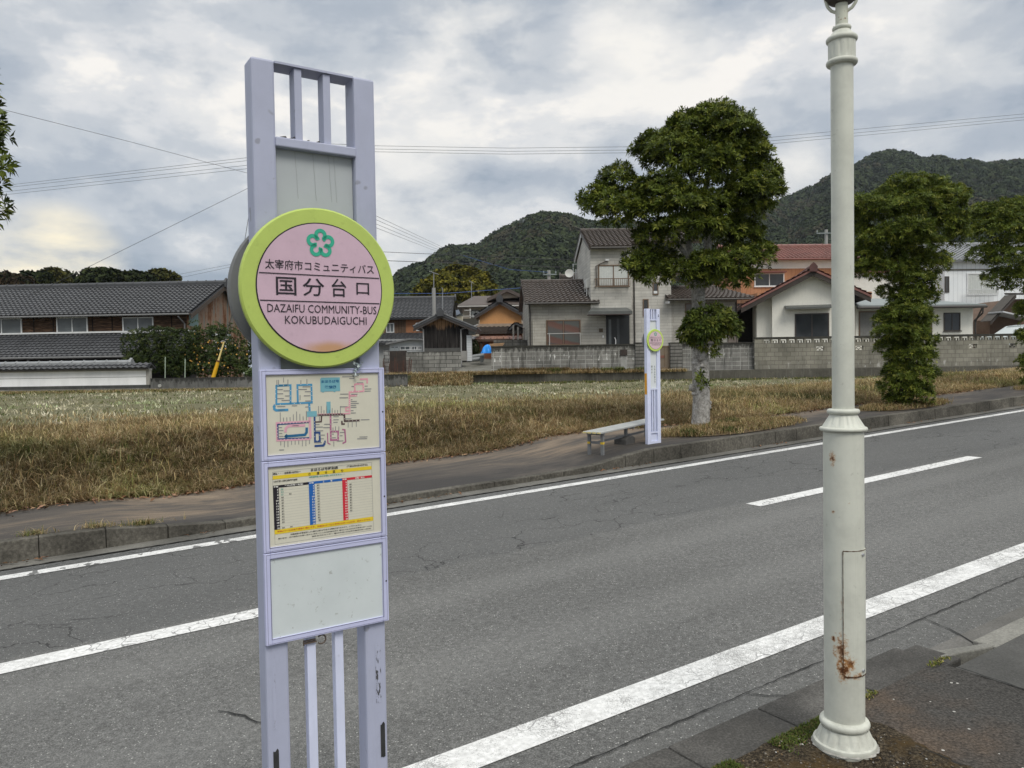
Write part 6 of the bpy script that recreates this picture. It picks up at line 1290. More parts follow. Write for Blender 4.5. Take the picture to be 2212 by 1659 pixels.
# windows, door, canopy
window(H7, h7, 1180, 691, 1254.5, 746, -0.01, M_BFRAME, M_DARK if False else glass_mat('shaded window', (0.055, 0.035, 0.03), 0.2), True, 0.06)
gst = G('striped reflection'); x, y, z = gst.xyz(); sv = gst.math('FRACT', gst.math('ADD', gst.math('MULTIPLY', z, 1.25), gst.math('ADD', gst.math('MULTIPLY', x, 0.32), gst.math('MULTIPLY', gst.noise(2, 3), 0.25))))  # wavy stripes: the reflection in the window put into the colour
c = gst.ramp(sv, [(0.0, (0.075, 0.085, 0.08)), (0.45, (0.085, 0.075, 0.07)), (0.6, (0.13, 0.065, 0.05)), (0.85, (0.115, 0.055, 0.042)), (1.0, (0.075, 0.085, 0.08))]); M_STRIPE = gst.done(c, 0.6)
a, b, c0, c1 = H7.rng(1184, 694, 1251, 745, -0.05)
make(lambda m: (H7.box(m, a, (a+b)/2-0.05, -0.032, -0.026, c0, c1), H7.box(m, (a+b)/2+0.05, b, -0.032, -0.026, c0, c1)), 'striped_reflection', M_STRIPE, h7)
make(lambda m: H7.pbox(m, 1150.5, 692.5, 1179, 746, -0.10, -0.002), 'shutter_box', siding('shutter case', (0.42, 0.40, 0.35)), h7)
wu = window(H7, h7, 1292, 572, 1358, 619, -0.37, M_BFRAME, glass_mat('bright reflecting pane', (0.16, 0.18, 0.18), 0.1), True, 0.055, False, 0.06, M_CURT)
def rail(m):
    u0, u1, z0, z1 = H7.rng(1286, 601, 1361, 619.5, -0.7)
    H7.box(m, u0, u1, -0.72, -0.68, z1-0.04, z1); H7.box(m, u0, u1, -0.72, -0.68, z0, z0+0.04)
    for i in range(19): u = u0 + (u1-u0)*i/18; H7.box(m, u-0.011, u+0.011, -0.71, -0.69, z0+0.04, z1-0.04)
    for u in (u0, u1-0.04): H7.box(m, u, u+0.04, -0.679, -0.38, z1-0.04, z1); H7.box(m, u, u+0.04, -0.679, -0.38, z0, z0+0.04)
make(rail, 'window_railing', M_BFRAME, h7)
make(lambda m: m.tube([P(*(lambda t: (t[0], -0.45, t[1]))(H7.uz(*p, -0.4))) for p in ((1289, 620), (1287, 575), (1297, 570), (1315, 562))], 0.03, 6), 'awning_arm', M_DFRAME, h7)
make(lambda m: H7.pbox(m, 1308, 559.5, 1316, 563, -0.5, -0.42), 'awning_end', M_WFRAME, h7)
zc1 = H7.uz(1310, 664, -0.1)[1]; 
cu0, cu1, cz0, cz1 = H7.rng(1271, 665, 1366, 672, -1.0); ez = H7.uz(1310, 675.5, -1.0)[1]
make(lambda m: m.add([P(cu0, -1.0, cz0), P(cu1, -1.0, cz0), P(cu1-0.15, -0.36, cz1+0.05), P(cu0+0.3, -0.36, cz1+0.05), P(cu0, -1.0, cz0-0.16), P(cu1, -1.0, cz0-0.16), P(cu1-0.15, -0.36, cz1-0.25), P(cu0+0.3, -0.36, cz1-0.25)], [(0,1,2,3), (4,5,6,7), (0,1,5,4), (1,2,6,5), (2,3,7,6), (3,0,4,7)]), 'canopy', MAT('slate canopy', (0.095, 0.10, 0.095), 0.5, 0.2), h7)
make(lambda m: (H7.box(m, cu0+0.02, cu1-0.02, -1.03, -0.37, ez-0.10, cz0-0.162)), 'canopy_fascia', MAT('dark red brown fascia', (0.06, 0.035, 0.032), 0.6, 0.2), h7)
do = make(lambda m: H7.pbox(m, 1309.5, 680, 1360, 752, -0.04, -0.013), 'door', MAT('black door panel', (0.014, 0.016, 0.018), 0.35, 0.2), h7)
make(lambda m: [H7.pbox(m, a, 690, b, 748, -0.05, -0.041) for a, b in ((1315, 1320.5),)], 'side_light', M_GLASSG, do); make(lambda m: H7.pbox(m, 1333, 688, 1338, 750, -0.05, -0.041), 'door_panel', MAT('charcoal strip', (0.045, 0.05, 0.055), 0.3), do)
make(lambda m: m.tube([P(*(lambda t: (t[0], -0.09, t[1]))(H7.uz(*p, -0.09))) for p in ((1327.5, 729), (1330, 734), (1330, 742), (1328, 748))], 0.025, 6), 'door_handle', MAT('bright steel', (0.75, 0.75, 0.75), 0.3), do)
window(H7, h7, 1388.5, 646, 1401, 683.5, 0.24, M_BFRAME, M_GLASS, False, 0.05); window(H7, h7, 1410, 610, 1422, 637, 0.24, M_BFRAME, M_GLASS, False, 0.05)
make(lambda m: H7.pbox(m, 1391, 676, 1399, 682, 0.195, 0.215), 'ornament', M_WFRAME, h7); make(lambda m: H7.pbox(m, 1412, 628.5, 1420, 634, 0.195, 0.215), 'ornament', M_WFRAME, h7)
make(lambda m: H7.pbox(m, 1294, 709.5, 1302.5, 717.5, -0.04, -0.001), 'name_plate', MAT('brown plate', (0.10, 0.075, 0.05), 0.6, 0.3, 12), h7); make(lambda m: H7.pbox(m, 1301.5, 724.5, 1304.5, 729.5, -0.04, -0.001), 'intercom', M_WFRAME, h7)
window(H7, h7, 1480, 655, 1545, 745, 0.24, M_BFRAME, glass_mat('brown grey pane', (0.09, 0.08, 0.075), 0.3), True); make(lambda m: H7.pbox(m, 1573, 680, 1594, 748, 0.15, 0.249), 'shutter_box', MAT('taupe shutter', (0.17, 0.14, 0.12), 0.6, 0.15), h7)
make(lambda m: (m.tube([P(*(lambda t: (t[0], -0.5, t[1]))(H7.uz(*p, -0.5))) for p in ((1182.5, 721), (1254.5, 719.5))], 0.02, 6), [m.tube([P(H7.uz(px, 735, -0.5)[0], -0.5, H7.uz(px, 752, -0.5)[1]), P(H7.uz(px, 735, -0.5)[0], -0.5, H7.uz(px, 719.5, -0.5)[1])], 0.025, 6) for px in (1187, 1253.5)]), 'laundry_rail', MAT('pale pipe', (0.55, 0.56, 0.55), 0.5), h7)
# outdoor unit on the lower roof, aerial with dish behind
au0, au1, az0, az1 = H7.rng(1266, 602.5, 1276.5, 622, 0.2); ac = thing('air_conditioner', 'white air conditioner unit on the left wing roof', 'air conditioner', H7.P(au0, 0.3, az0-0.4))
make(lambda m: H7.box(m, au0, au1, 0.15, 0.9, az0, az1), 'casing', MAT('off white casing', (0.60, 0.60, 0.57), 0.5, 0.1), ac, bevel=0.02)
make(lambda m: [m.tube([H7.P(u, w, az0-0.42), H7.P(u, w, az0)], 0.022, 6) for u in (au0+0.03, au1-0.03) for w in (0.2, 0.85)], 'stand', M_WFRAME, ac)
make(lambda m: m.tube([H7.P(au1, 0.3, az0+0.15), H7.P(au1+0.2, 0.2, az0+0.05), H7.P(au1+0.1, 0.15, az0-0.1), H7.P(uu0+0.02, 0.1, az0)], 0.02, 6), 'hose', M_WFRAME, ac)
Yd = 47; pd_ = at(1239, 606, Yd); dish = thing('satellite_dish', 'white satellite dish and aerials behind the left wing roof', 'satellite dish', pd_)
make(lambda m: (m.tube([pd_ - V((0, 0, 0.4)), at(1238, 570, Yd)], 0.035, 6), m.tube([at(1244, 606, Yd), at(1244, 582, Yd)], 0.05, 6), m.tube([at(1236, 590, Yd), at(1259, 587, Yd)], 0.03, 5), m.tube([at(1238, 571, Yd), at(1268, 570, Yd)], 0.015, 5)), 'mast', MAT('galvanised steel', (0.32, 0.33, 0.34), 0.4, 0.15, metal=0.4), dish)
c_ = at(1229.5, 591, Yd-0.25); m = MB(); m.lathe((0, 0, 0), [(0.02, 0.0), (0.15, 0.02), (0.26, 0.07), (0.26, 0.085), (0.15, 0.04), (0.02, 0.02)], 20); rm = Matrix.Rotation(R(80), 3, 'X'); m.v = [c_ + rm @ q for q in m.v]; m.build('dish', MAT('off white casing', (0.60, 0.60, 0.57)), dish, smooth=True)
H7c = Fr(1240, 56, 0); hq = thing('background_house', 'brown tiled roof showing behind the satellite dish', 'house', H7c.P(0, 2, 1.4))
zt_, zr_2 = H7c.uz(1240, 612)[1], H7c.uz(1240, 598.5, 3)[1]; q0, q1 = H7c.uz(1215, 605)[0], H7c.uz(1275, 605)[0]
make(lambda m: H7c.box(m, q0+0.3, q1+3, 0.4, 6, 1.4, zt_), 'wall', MAT('beige wall', (0.42, 0.37, 0.30)), hq); gable_roof_pieces(H7c, hq, q0+0.5, q1+3, 0, 6, zt_, zr_2, M_TB, 0.4, 'u')
# --- its block wall, gate pillars, gate
BWL = Fr(1215, 36.2, 1.0); zb_ = 1.40; zt_ = BWL.uz(1215, 748)[1]
M_CBW = BRICK('stained grey blocks', (0.235, 0.23, 0.215), (0.165, 0.162, 0.15), (0.33, 0.33, 0.31), 0.40, 0.2, 0.018, 0.0, 0.45, 0.75, (0.055, 0.053, 0.048), 1.0, (0.52, 0.92), 0.85, zt_-zb_-0.12, big=0.9)
def wall_mesh(fr, px0, px1, pyt, w0, w1, zb, col_h=0.05):
    def f(m):
        u0, u1 = fr.uz(px0, 775)[0], fr.uz(px1, 775)[0]; zt = fr.uz((px0+px1)/2, pyt)[1]; fr.box(m, u0, u1, w0, w1, zb-0.2, zt)
    return f
def coping(fr, px0, px1, pyt, par, name='coping'):
    u0, u1 = fr.uz(px0, 775)[0], fr.uz(px1, 775)[0]; zt = fr.uz((px0+px1)/2, pyt)[1]
    return make(lambda m: fr.box(m, u0-0.01, u1+0.01, -0.03, 0.18, zt+0.001, zt+0.06), name, MAT('mossy dark coping', (0.045, 0.044, 0.038), 0.95, 0.5, 5, bump=0.01), par)
w1 = thing('block_wall', 'stained grey concrete block wall in front of the black front door', 'wall', BWL.P(0, 0, zb_)); make(wall_mesh(BWL, 1061.5, 1372, 748, 0, 0.15, zb_), 'wall', M_CBW, w1); coping(BWL, 1061.5, 1372, 748, w1)
make(lambda m: BWL.pbox(m, 1340, 755, 1355, 768, -0.06, -0.001), 'letter_box', MAT('dark brown letter box', (0.035, 0.025, 0.02), 0.6, 0.3), w1)
make(lambda m: BWL.pbox(m, 1341, 768.5, 1354, 800, -0.012, -0.001), 'pale_patch', MAT('pale render patch', (0.30, 0.30, 0.285), 0.9, 0.25, 4), w1)
M_PILL = BRICK('coursed stone pillar', (0.21, 0.205, 0.19), (0.16, 0.155, 0.145), (0.025, 0.024, 0.022), 60.0, 0.165, 0.02, 0.0, 0.3, 0.5, top=0.8, topz=1.42)
for a, b, l in ((1373, 1396.5, 'coursed grey stone gate pillar left of the bronze gate, partly behind the far bus stop'), (1449, 1474, 'coursed grey stone gate pillar between the bronze gate and the big tree')):
    pr = tag(make(lambda m: BWL.pbox(m, a, 741, b, 802.5, -0.12, 0.35), 'gate_pillar', M_PILL, None, loc=BWL.P(BWL.uz(a, 780)[0], 0, zb_)), l, 'gate pillar', 'gate pillars')
    make(lambda m: BWL.pbox(m, a-0.6, 739.5, b+0.6, 741, -0.15, 0.38), 'cap', MAT('mossy dark coping', (0.045, 0.044, 0.038)), pr)
gt_ = thing('gate', 'bronze framed gate with brown panes between the two stone pillars', 'gate', BWL.P(BWL.uz(1422, 780)[0], 0.1, zb_))
gq = BWL.rng(1397, 747, 1448.5, 798, 0.1)
make(lambda m: [BWL.box(m, a, b, 0.1, 0.15, c, d) for a, b, c, d in ((gq[0], gq[1], gq[2], gq[2]+0.1), (gq[0], gq[1], gq[3]-0.06, gq[3]), (gq[0], gq[0]+0.05, gq[2]+0.1, gq[3]-0.06), (gq[1]-0.05, gq[1], gq[2]+0.1, gq[3]-0.06), ((gq[0]+gq[1])/2-0.03, (gq[0]+gq[1])/2+0.03, gq[2]+0.1, gq[3]-0.06), (gq[0]+(gq[1]-gq[0])*0.75-0.015, gq[0]+(gq[1]-gq[0])*0.75+0.015, gq[2]+0.1, gq[3]-0.06))], 'frame', MAT('bronze gate frame', (0.16, 0.115, 0.075), 0.5, 0.15), gt_)
make(lambda m: (BWL.box(m, gq[0]+0.05, (gq[0]+gq[1])/2-0.03, 0.12, 0.13, gq[2]+0.1, gq[3]-0.06), BWL.box(m, (gq[0]+gq[1])/2+0.03, gq[1]-0.05, 0.12, 0.13, gq[2]+0.1, gq[3]-0.06)), 'pane', MAT('brown frosted pane', (0.19, 0.15, 0.11), 0.4, 0.15), gt_)
make(lambda m: BWL.box(m, (gq[0]+gq[1])/2+0.05, (gq[0]+gq[1])/2+0.3, 0.10, 0.118, (gq[2]+gq[3])/2-0.02, (gq[2]+gq[3])/2+0.1), 'letter_slot', MAT('red brown slot', (0.20, 0.085, 0.06), 0.5), gt_)
w2 = thing('block_wall', 'grey block wall with white lime stains behind the trunk of the big tree', 'wall', BWL.P(BWL.uz(1550, 780)[0], 0, zb_)); make(wall_mesh(BWL, 1474.5, 1630, 743, 0, 0.15, zb_), 'wall', M_CBW, w2); coping(BWL, 1474.5, 1630, 743, w2)
# --- beige openwork wall to the right
BW8 = Fr(1630, 36.0, 3.0); zb8 = 1.40; ua = BW8.uz(1630.5, 770)[0]; ub = BW8.uz(2330, 760)[0]; zt8 = BW8.uz(1900, 727)[1]; rows_h = 0.2; zo1 = zt8 - 0.03; zo0 = zo1 - 0.2
M_CB8 = BRICK('beige weathered blocks', (0.25, 0.24, 0.20), (0.19, 0.182, 0.15), (0.14, 0.132, 0.11), 0.40, 0.2, 0.014, 0.5, 0.35, 0.45, (0.10, 0.095, 0.08), 0.35, (0.0, 0.35), big=0.7)
w8 = thing('block_wall', 'long beige block wall with a row of openwork blocks under its coping', 'wall', BW8.P((ua+ub)/2, 0, zb8))
fans = []
def w8m(m):
    fz0 = zo0 - 0.38; fz1 = fz0 + 0.19; fu = [BW8.uz(px, 760)[0] for px in (1772, 1856, 2102, 2188)]
    BW8.box(m, ua, ub, 0, 0.12, zb8-0.2, fz0); BW8.box(m, ua, ub, 0, 0.12, fz1, zo0)
    us = ua
    for u in fu: BW8.box(m, us, u-0.19, 0, 0.12, fz0, fz1); us = u+0.19; fans.append((u, fz0, fz1))
    BW8.box(m, us, ub, 0, 0.12, fz0, fz1)
make(w8m, 'wall', M_CB8, w8)
def openwork(m):
    n = int((ub-ua)/0.4)
    for i in range(n):
        u = ua + i*0.4; solid = i < 1
        if solid: BW8.box(m, u, u+0.4, 0, 0.12, zo0, zo1); continue
        BW8.box(m, u, u+0.045, 0.001, 0.119, zo0, zo1); BW8.box(m, u+0.355, u+0.4, 0.001, 0.119, zo0, zo1); BW8.box(m, u+0.045, u+0.355, 0.001, 0.119, zo1-0.03, zo1)
        BW8.box(m, u+0.045, u+0.26, 0.01, 0.11, zo0+0.095, zo0+0.12); BW8.box(m, u+0.10, u+0.125, 0.01, 0.11, zo0, zo0+0.095); BW8.box(m, u+0.235, u+0.26, 0.01, 0.11, zo0+0.0, zo0+0.095)
make(openwork, 'openwork_course', M_CB8, w8)
make(lambda m: BW8.box(m, ua, ub, -0.02, 0.14, zo1+0.001, zt8+0.05), 'coping', MAT('mossy dark coping', (0.045, 0.044, 0.038)), w8)
for u, a, b in fans:
    def fan(m):
        for r_, dx in ((0.17, 0), (0.09, -0.1), (0.09, 0.1)):
            pts = [BW8.P(u + dx + r_*cos(t), 0.05, a + r_*0.95*sin(t)) for t in np.linspace(0.05, pi-0.05, 9)]; pts = [p for p in pts]; m.tube(pts, 0.018, 5)
    make(fan, 'fan_block', M_CB8, w8)
# channel wall along the field edge
CW = Fr(1400, 35.55, 0.0); czb = 0.80
tag(make(lambda m: CW.box(m, CW.uz(1018, 815)[0], CW.uz(2420, 815)[0], -0.12, 0.03, czb-0.3, 1.405), 'retaining_wall', MAT('dark stained concrete', (0.095, 0.09, 0.075), 0.95, 0.4, 1.2, streak=0.5, stc=(0.20, 0.195, 0.175), bump=0.01), None, loc=CW.P(4, 0, czb)), 'low stained concrete retaining wall between stubble field and yards', 'wall')
HP = Fr(1616, 43, 0); tag(make(lambda m: HP.pbox(m, 1594, 655, 1640, 760, 0, 0.1), 'shade_panel', MAT('black passage shade', (0.02, 0.018, 0.016), 0.9, 0.4, 3), None, loc=HP.P(0, 0, 1.4)), 'dark panel standing for the deep shade in the passage between grey house and white bungalow', 'fence')  # added dark panel, its black colour standing for deep shade in the passage
# --- white gabled house
H8 = Fr(1700, 40.0, -12.0); P = H8.P; h8 = thing('white_house', 'white plastered bungalow with red brown gable roof beside the lamp post', 'house', P(1, 3, 1.4))
M_WPL = MAT('cream white plaster', (0.78, 0.765, 0.69), 0.85, 0.07, 0.9, streak=0.16, stc=(0.42, 0.41, 0.36)); gl0, gl1 = H8.uz(1668, 690)[0], H8.uz(1846.5, 690)[0]; pk = H8.uz(1757, 590); sll = H8.uz(1668, 629)[1]; slr = H8.uz(1846.5, 619)[1]
make(lambda m: m.prism([P(gl0, 0, 1.4), P(gl1, 0, 1.4), P(gl1, 0, slr), P(pk[0], 0, pk[1]), P(gl0, 0, sll)], H8.ew*6), 'wall', M_WPL, h8)
sl0 = H8.uz(1634.5, 690, 0.5)[0]; make(lambda m: m.prism([P(sl0, 0.5, 1.4), P(gl0-0.002, 0.5, 1.4), P(gl0-0.002, 0.5, sll-0.05), P(sl0, 0.5, H8.uz(1634.5, 651, 0.5)[1])], H8.ew*5), 'side_wall', M_WPL, h8)
rl_ = H8.uz(1601, 661, -0.55); rp = H8.uz(1756.5, 580, -0.55); rr_ = H8.uz(1882, 637, -0.55); o = -0.55
m = MB(); tiles(m, P(rl_[0], 5.6, rl_[1]), P(rl_[0], o, rl_[1]), P(rp[0], o, rp[1]), P(rp[0], 5.6, rp[1]), 0.28, 0.28); tiles(m, P(rr_[0], o, rr_[1]), P(rr_[0], 5.6, rr_[1]), P(rp[0], 5.6, rp[1]), P(rp[0], o, rp[1]), 0.28, 0.28); ro = m.build('roof', M_TR, h8)
make(lambda m: ridge(m, P(rp[0], o, rp[1]), P(rp[0], 5.6, rp[1]), 0.24, 0.2), 'ridge_cap', MAT('dark red ridge', (0.10, 0.045, 0.04), 0.6, 0.3), ro)
M_BARGE = MAT('dark brown bargeboard', (0.045, 0.036, 0.03), 0.7, 0.25)
make(lambda m: [m.add([P(q[0], w, q[1]+dz) for w in (o+0.03, o+0.09) for q, dz in ((q0, -0.36), (rp, -0.36), (rp, -0.1), (q0, -0.1))], [(0,1,2,3), (4,5,6,7), (0,1,5,4), (2,3,7,6), (0,3,7,4), (1,2,6,5)]) for q0 in (rl_, rr_)], 'bargeboard', M_BARGE, h8)
make(lambda m: [m.add([P(q[0], w, q[1]+dz) for w in (o+0.1, 5.5) for q, dz in ((q0, -0.16), (rp, -0.16), (rp, -0.12), (q0, -0.12))], [(0,1,2,3), (4,5,6,7), (0,1,5,4), (2,3,7,6), (0,3,7,4), (1,2,6,5)]) for q0 in (rl_, rr_)], 'soffit', M_BARGE, h8)
window(H8, h8, 1717, 677, 1791, 730, -0.01, M_DFRAME, M_GLASS, True, 0.06); make(lambda m: H8.pbox(m, 1792, 674, 1848, 729, -0.05, -0.002) if False else H8.pbox(m, 1833, 674, 1843, 726, -0.07, -0.002), 'lattice', MAT('light wood lattice', (0.36, 0.23, 0.12), 0.7, 0.2, 10), h8)
ca = H8.rng(1698, 658, 1800, 663, -0.6); make(lambda m: m.add([P(ca[0], -0.6, ca[2]), P(ca[1], -0.6, ca[2]), P(ca[1], -0.02, ca[2]+0.14), P(ca[0], -0.02, ca[2]+0.14), P(ca[0], -0.6, ca[2]-0.09), P(ca[1], -0.6, ca[2]-0.09), P(ca[1], -0.02, ca[2]+0.0), P(ca[0], -0.02, ca[2]+0.0)], [(0,1,2,3), (4,5,6,7), (0,1,5,4), (1,2,6,5), (2,3,7,6), (3,0,4,7)]), 'canopy', MAT('slate canopy', (0.095, 0.10, 0.095)), h8)
make(lambda m: (m.tube([P(gl1+0.06, 0.9, slr-0.4), P(gl1+0.06, 0.9, 1.4)], 0.045, 6), m.tube([P(rr_[0]-0.1, -0.4, rr_[1]-0.05), P(gl1+0.1, 0.7, slr-0.5)], 0.045, 6)), 'downpipe', M_DPIPE, h8)
# recessed wing
H8 = Fr(1700, 40.0, 3.5); P = H8.P
wl0, wl1 = H8.uz(1848, 690, 1.2)[0], H8.uz(2102, 690, 1.2)[0]; wz1 = H8.uz(1975, 656, 1.2)[1]
make(lambda m: H8.box(m, wl0, wl1, 1.2, 5.5, 1.4, wz1), 'wing_wall', M_WPL, h8)
e0, e1 = H8.uz(1850, 655, 0.4), H8.uz(2130, 655, 0.4); ez_ = H8.uz(1975, 658.5, 0.4)[1]; rz_ = H8.uz(1975, 644, 3.6)[1]
make(lambda m: m.add([P(e0[0], 0.4, ez_), P(e1[0], 0.4, ez_), P(e1[0]-2.6, 3.6, rz_), P(e0[0], 3.6, rz_), P(e0[0], 0.4, ez_-0.16), P(e1[0], 0.4, ez_-0.16), P(e1[0]-0.2, 6, ez_), P(e1[0]-0.2, 6, ez_-0.16)], [(0,1,2,3), (4,5,1,0), (1,6,2), (5,7,6,1)]), 'wing_roof', MAT('grey green metal roof', (0.20, 0.225, 0.22), 0.45, 0.2, 1), h8)
make(lambda m: gutter(m, P(e0[0], 0.33, ez_-0.13), P(e1[0], 0.33, ez_-0.13), 0.07), 'gutter', M_DPIPE, h8)
make(lambda m: (m.tube([P(wl1+0.06, 1.1, ez_-0.9), P(wl1+0.06, 1.1, 1.4)], 0.045, 6), m.tube([P(wl1+0.06, 1.1, ez_-0.9), P(e1[0]-0.15, 0.5, ez_-0.22)], 0.045, 6), m.tube([P(wl1+0.06, 1.2, ez_-0.85), P(e1[0]+0.1, 0.8, ez_-0.45), P(e1[0]+0.12, 0.8, ez_-0.15)], 0.045, 6)), 'downpipe', M_DPIPE, h8)
window(H8, h8, 2038.5, 675.5, 2074, 715, 1.19, M_DFRAME, M_GLASS, True, 0.05, True); window(H8, h8, 1855, 672, 1935, 730, 1.19, M_BFRAME, glass_mat('curtained pane', (0.12, 0.12, 0.115), 0.2), True, 0.06, False, 0.035, MAT('grey curtain', (0.20, 0.20, 0.19), 0.7, 0.15, 9))
make(lambda m: H8.pbox(m, 2000, 680, 2014, 730, 1.05, 1.198), 'shutter_box', MAT('slatted brown shutter', (0.15, 0.12, 0.095), 0.7, 0.2), h8)
# shade between grey house and white house is the dark panel above; --- orange house with red roof
H9 = Fr(1750, 53, 3); P = H9.P; h9 = thing('orange_brown_house', 'two storey orange brown boarded house with red tiled roof behind the white bungalow', 'house', P(0, 3, 1.4))
a0, a1 = H9.uz(1600, 560)[0], H9.uz(1834, 560)[0]; zt_ = H9.uz(1720, 558, -0.5)[1]; zr_ = H9.uz(1720, 534.5, 3)[1]; ze_ = zt_ + 0.5*(zr_-zt_)/3.5
gv = G('orange board siding'); x, y, z = gv.xyz(); rb = gv.math('FRACT', gv.math('MULTIPLY', gv.math('ADD', x, y), 3.6)); c = gv.mix(gv.step(rb, 0.0, 0.12), (0.20, 0.075, 0.03), gv.ramp(gv.noise(1.2, 4), [(0.35, (0.33, 0.155, 0.075)), (0.65, (0.42, 0.205, 0.105))])); M_ORSID = gv.done(c, 0.75)
make(lambda m: H9.box(m, a0, a1, 0, 6, 1.4, ze_), 'wall', M_ORSID, h9)
zb1 = H9.uz(1720, 580)[1]; make(lambda m: H9.box(m, a0, a1, -0.04, -0.002, zb1, ze_-0.05), 'white_band', MAT('white plaster band', (0.76, 0.75, 0.70), 0.8, 0.08), h9)
gable_roof_pieces(H9, h9, a0, a1, 0, 6, ze_, zr_, M_TR, 0.5, 'u', 0.30, 0.28)
make(lambda m: gutter(m, P(a0-0.5, -0.57, zt_-0.06), P(a1+0.5, -0.57, zt_-0.06), 0.07), 'gutter', MAT('red gutter', (0.16, 0.05, 0.04), 0.5), h9)
window(H9, h9, 1629.5, 590, 1694, 619, -0.01, M_WFRAME, M_GLASS, True, 0.07, True); make(lambda m: H9.pbox(m, 1640, 585, 1700, 588.5, -0.5, -0.02), 'canopy', MAT('red brown canopy', (0.16, 0.06, 0.045), 0.6), h9)
make(lambda m: H9.box(m, a0, a1, -3.0, -0.05, 1.4, H9.uz(1720, 640)[1]), 'ground_floor', M_ORSID, h9)
H10 = Fr(1900, 56, 3); h10 = thing('white_house', 'plain white rendered house wall glimpsed behind the clipped street tree', 'house', H10.P(0, 3, 1.4)); a0, a1 = H10.uz(1830, 600)[0], H10.uz(1975, 600)[0]
make(lambda m: H10.box(m, a0, a1, 0, 5, 1.4, H10.uz(1900, 590)[1]), 'wall', MAT('white render', (0.76, 0.755, 0.70), 0.8, 0.08), h10)
make(lambda m: H10.box(m, a0-0.3, a1+0.2, -0.3, 5.3, H10.uz(1900, 590)[1]+0.001, H10.uz(1900, 586)[1]), 'roof', M_TR, h10)
# --- white two storey house on the right
H11 = Fr(2090, 52, 4); P = H11.P; h11 = thing('white_house', 'white ribbed two storey house with silvery tiled roof at the right edge', 'house', P(2, 3, 1.4)); a0, a1 = H11.uz(2040, 600)[0], H11.uz(2290, 600)[0]
zt_ = H11.uz(2090, 562, -0.5)[1]; zr_ = H11.uz(2090, 531, 3)[1]; ze_ = zt_ + 0.5*(zr_-zt_)/3.5
gv = G('white ribbed cladding'); x, y, z = gv.xyz(); rb = gv.math('FRACT', gv.math('MULTIPLY', gv.math('ADD', x, y), 3.0)); c = gv.mix(gv.step(rb, 0.0, 0.12), (0.46, 0.48, 0.50), gv.ramp(gv.noise(0.8, 4), [(0.35, (0.72, 0.75, 0.77)), (0.65, (0.80, 0.82, 0.83))])); M_WRIB = gv.done(c, 0.6)
make(lambda m: gable_wall(m, H11, a0, a1, 0, 6, 1.4, ze_, zr_-0.1), 'wall', M_WRIB, h11); gable_roof_pieces(H11, h11, a0, a1, 0, 6, ze_, zr_, M_TL, 0.5, 'u', 0.30, 0.28)
make(lambda m: H11.box(m, a0, a1, -0.06, -0.002, H11.uz(2090, 582.5)[1]-0.05, H11.uz(2090, 581)[1]), 'string_course', M_GUT, h11)
window(H11, h11, 2088, 590, 2155, 637, -0.01, M_WFRAME, glass_mat('pale green pane', (0.22, 0.26, 0.24), 0.15), True, 0.08, False, 0.06, M_CURT)
def rail2(m):
    u0, u1, z0, z1 = H11.rng(2088, 624, 2156, 638, -0.4)
    H11.box(m, u0, u1, -0.42, -0.37, z1-0.05, z1); H11.box(m, u0, u1, -0.42, -0.37, z0, z0+0.05)
    for i in range(17): u = u0 + (u1-u0)*i/16; H11.box(m, u-0.015, u+0.015, -0.41, -0.38, z0+0.05, z1-0.05)
make(rail2, 'window_railing', MAT('light aluminium', (0.55, 0.56, 0.56), 0.4), h11); window(H11, h11, 2029+12, 597, 2050, 632, -0.02, M_DFRAME, M_GLASSG, True, 0.06)
make(lambda m: H11.pbox(m, 2104, 685, 2145, 718, -1.6, -1.5), 'porch_window', M_GLASS, h11); make(lambda m: H11.pbox(m, 2103, 681, 2160, 686, -2.2, -1.4), 'porch_roof', MAT('tan porch roof', (0.30, 0.27, 0.19), 0.7), h11)
make(lambda m: H11.pbox(m, 2104, 709, 2146, 716, -1.66, -1.61), 'porch_sill', M_WFRAME, h11)
# --- corrugated shed and car at the right edge
H12 = Fr(2190, 43, 4); P = H12.P; h12 = thing('corrugated_shed', 'brown boarded shed with a steep corrugated roof at the right edge', 'shed', P(1, 2, 1.4))
q = [H12.uz(*p) for p in ((2146, 800), (2300, 800), (2300, 645), (2200, 645), (2146, 690))]
make(lambda m: m.prism([P(u, 0.3, max(1.4, z)) for u, z in q], H12.ew*4), 'wall', MAT('brown boards', (0.13, 0.085, 0.06), 0.85, 0.25, 3, streak=0.3), h12)
qa, qb = H12.uz(2128, 694), H12.uz(2182, 637); qc = H12.uz(2330, 637)
def corr(m):
    n = 10; L_ = 0.9; vs = []
    for (u, z) in (qa, qb):
        for i in range(n*4+1): vs.append(P(u, -0.5 + L_*i/(n*4), z + 0.03*cos(2*pi*i/4)))
    k = n*4+1; m.add(vs, [(i, i+1, k+i+1, k+i) for i in range(k-1)])
    vs = []
    for w in (-0.5, 0.5):
        for i in range(161): vs.append(P(qb[0] + (qc[0]-qb[0])*i/160, w, qb[1] + 0.05*cos(2*pi*i/6) + (0.1 if w > 0 else 0)))
    m.add(vs, [(i, i+1, 162+i, 161+i) for i in range(160)])
make(corr, 'roof', MAT('grey brown corrugated roof', (0.085, 0.078, 0.07), 0.7, 0.25, 4), h12)
make(lambda m: m.add([P(u, w, z+dz) for w in (-0.48, -0.40) for (u, z), dz in ((qa, -0.2), (qb, -0.2), (qb, -0.05), (qa, -0.05))], [(0,1,2,3), (4,5,6,7), (0,1,5,4), (2,3,7,6), (0,3,7,4), (1,2,6,5)]), 'bargeboard', M_DFRAME, h12)
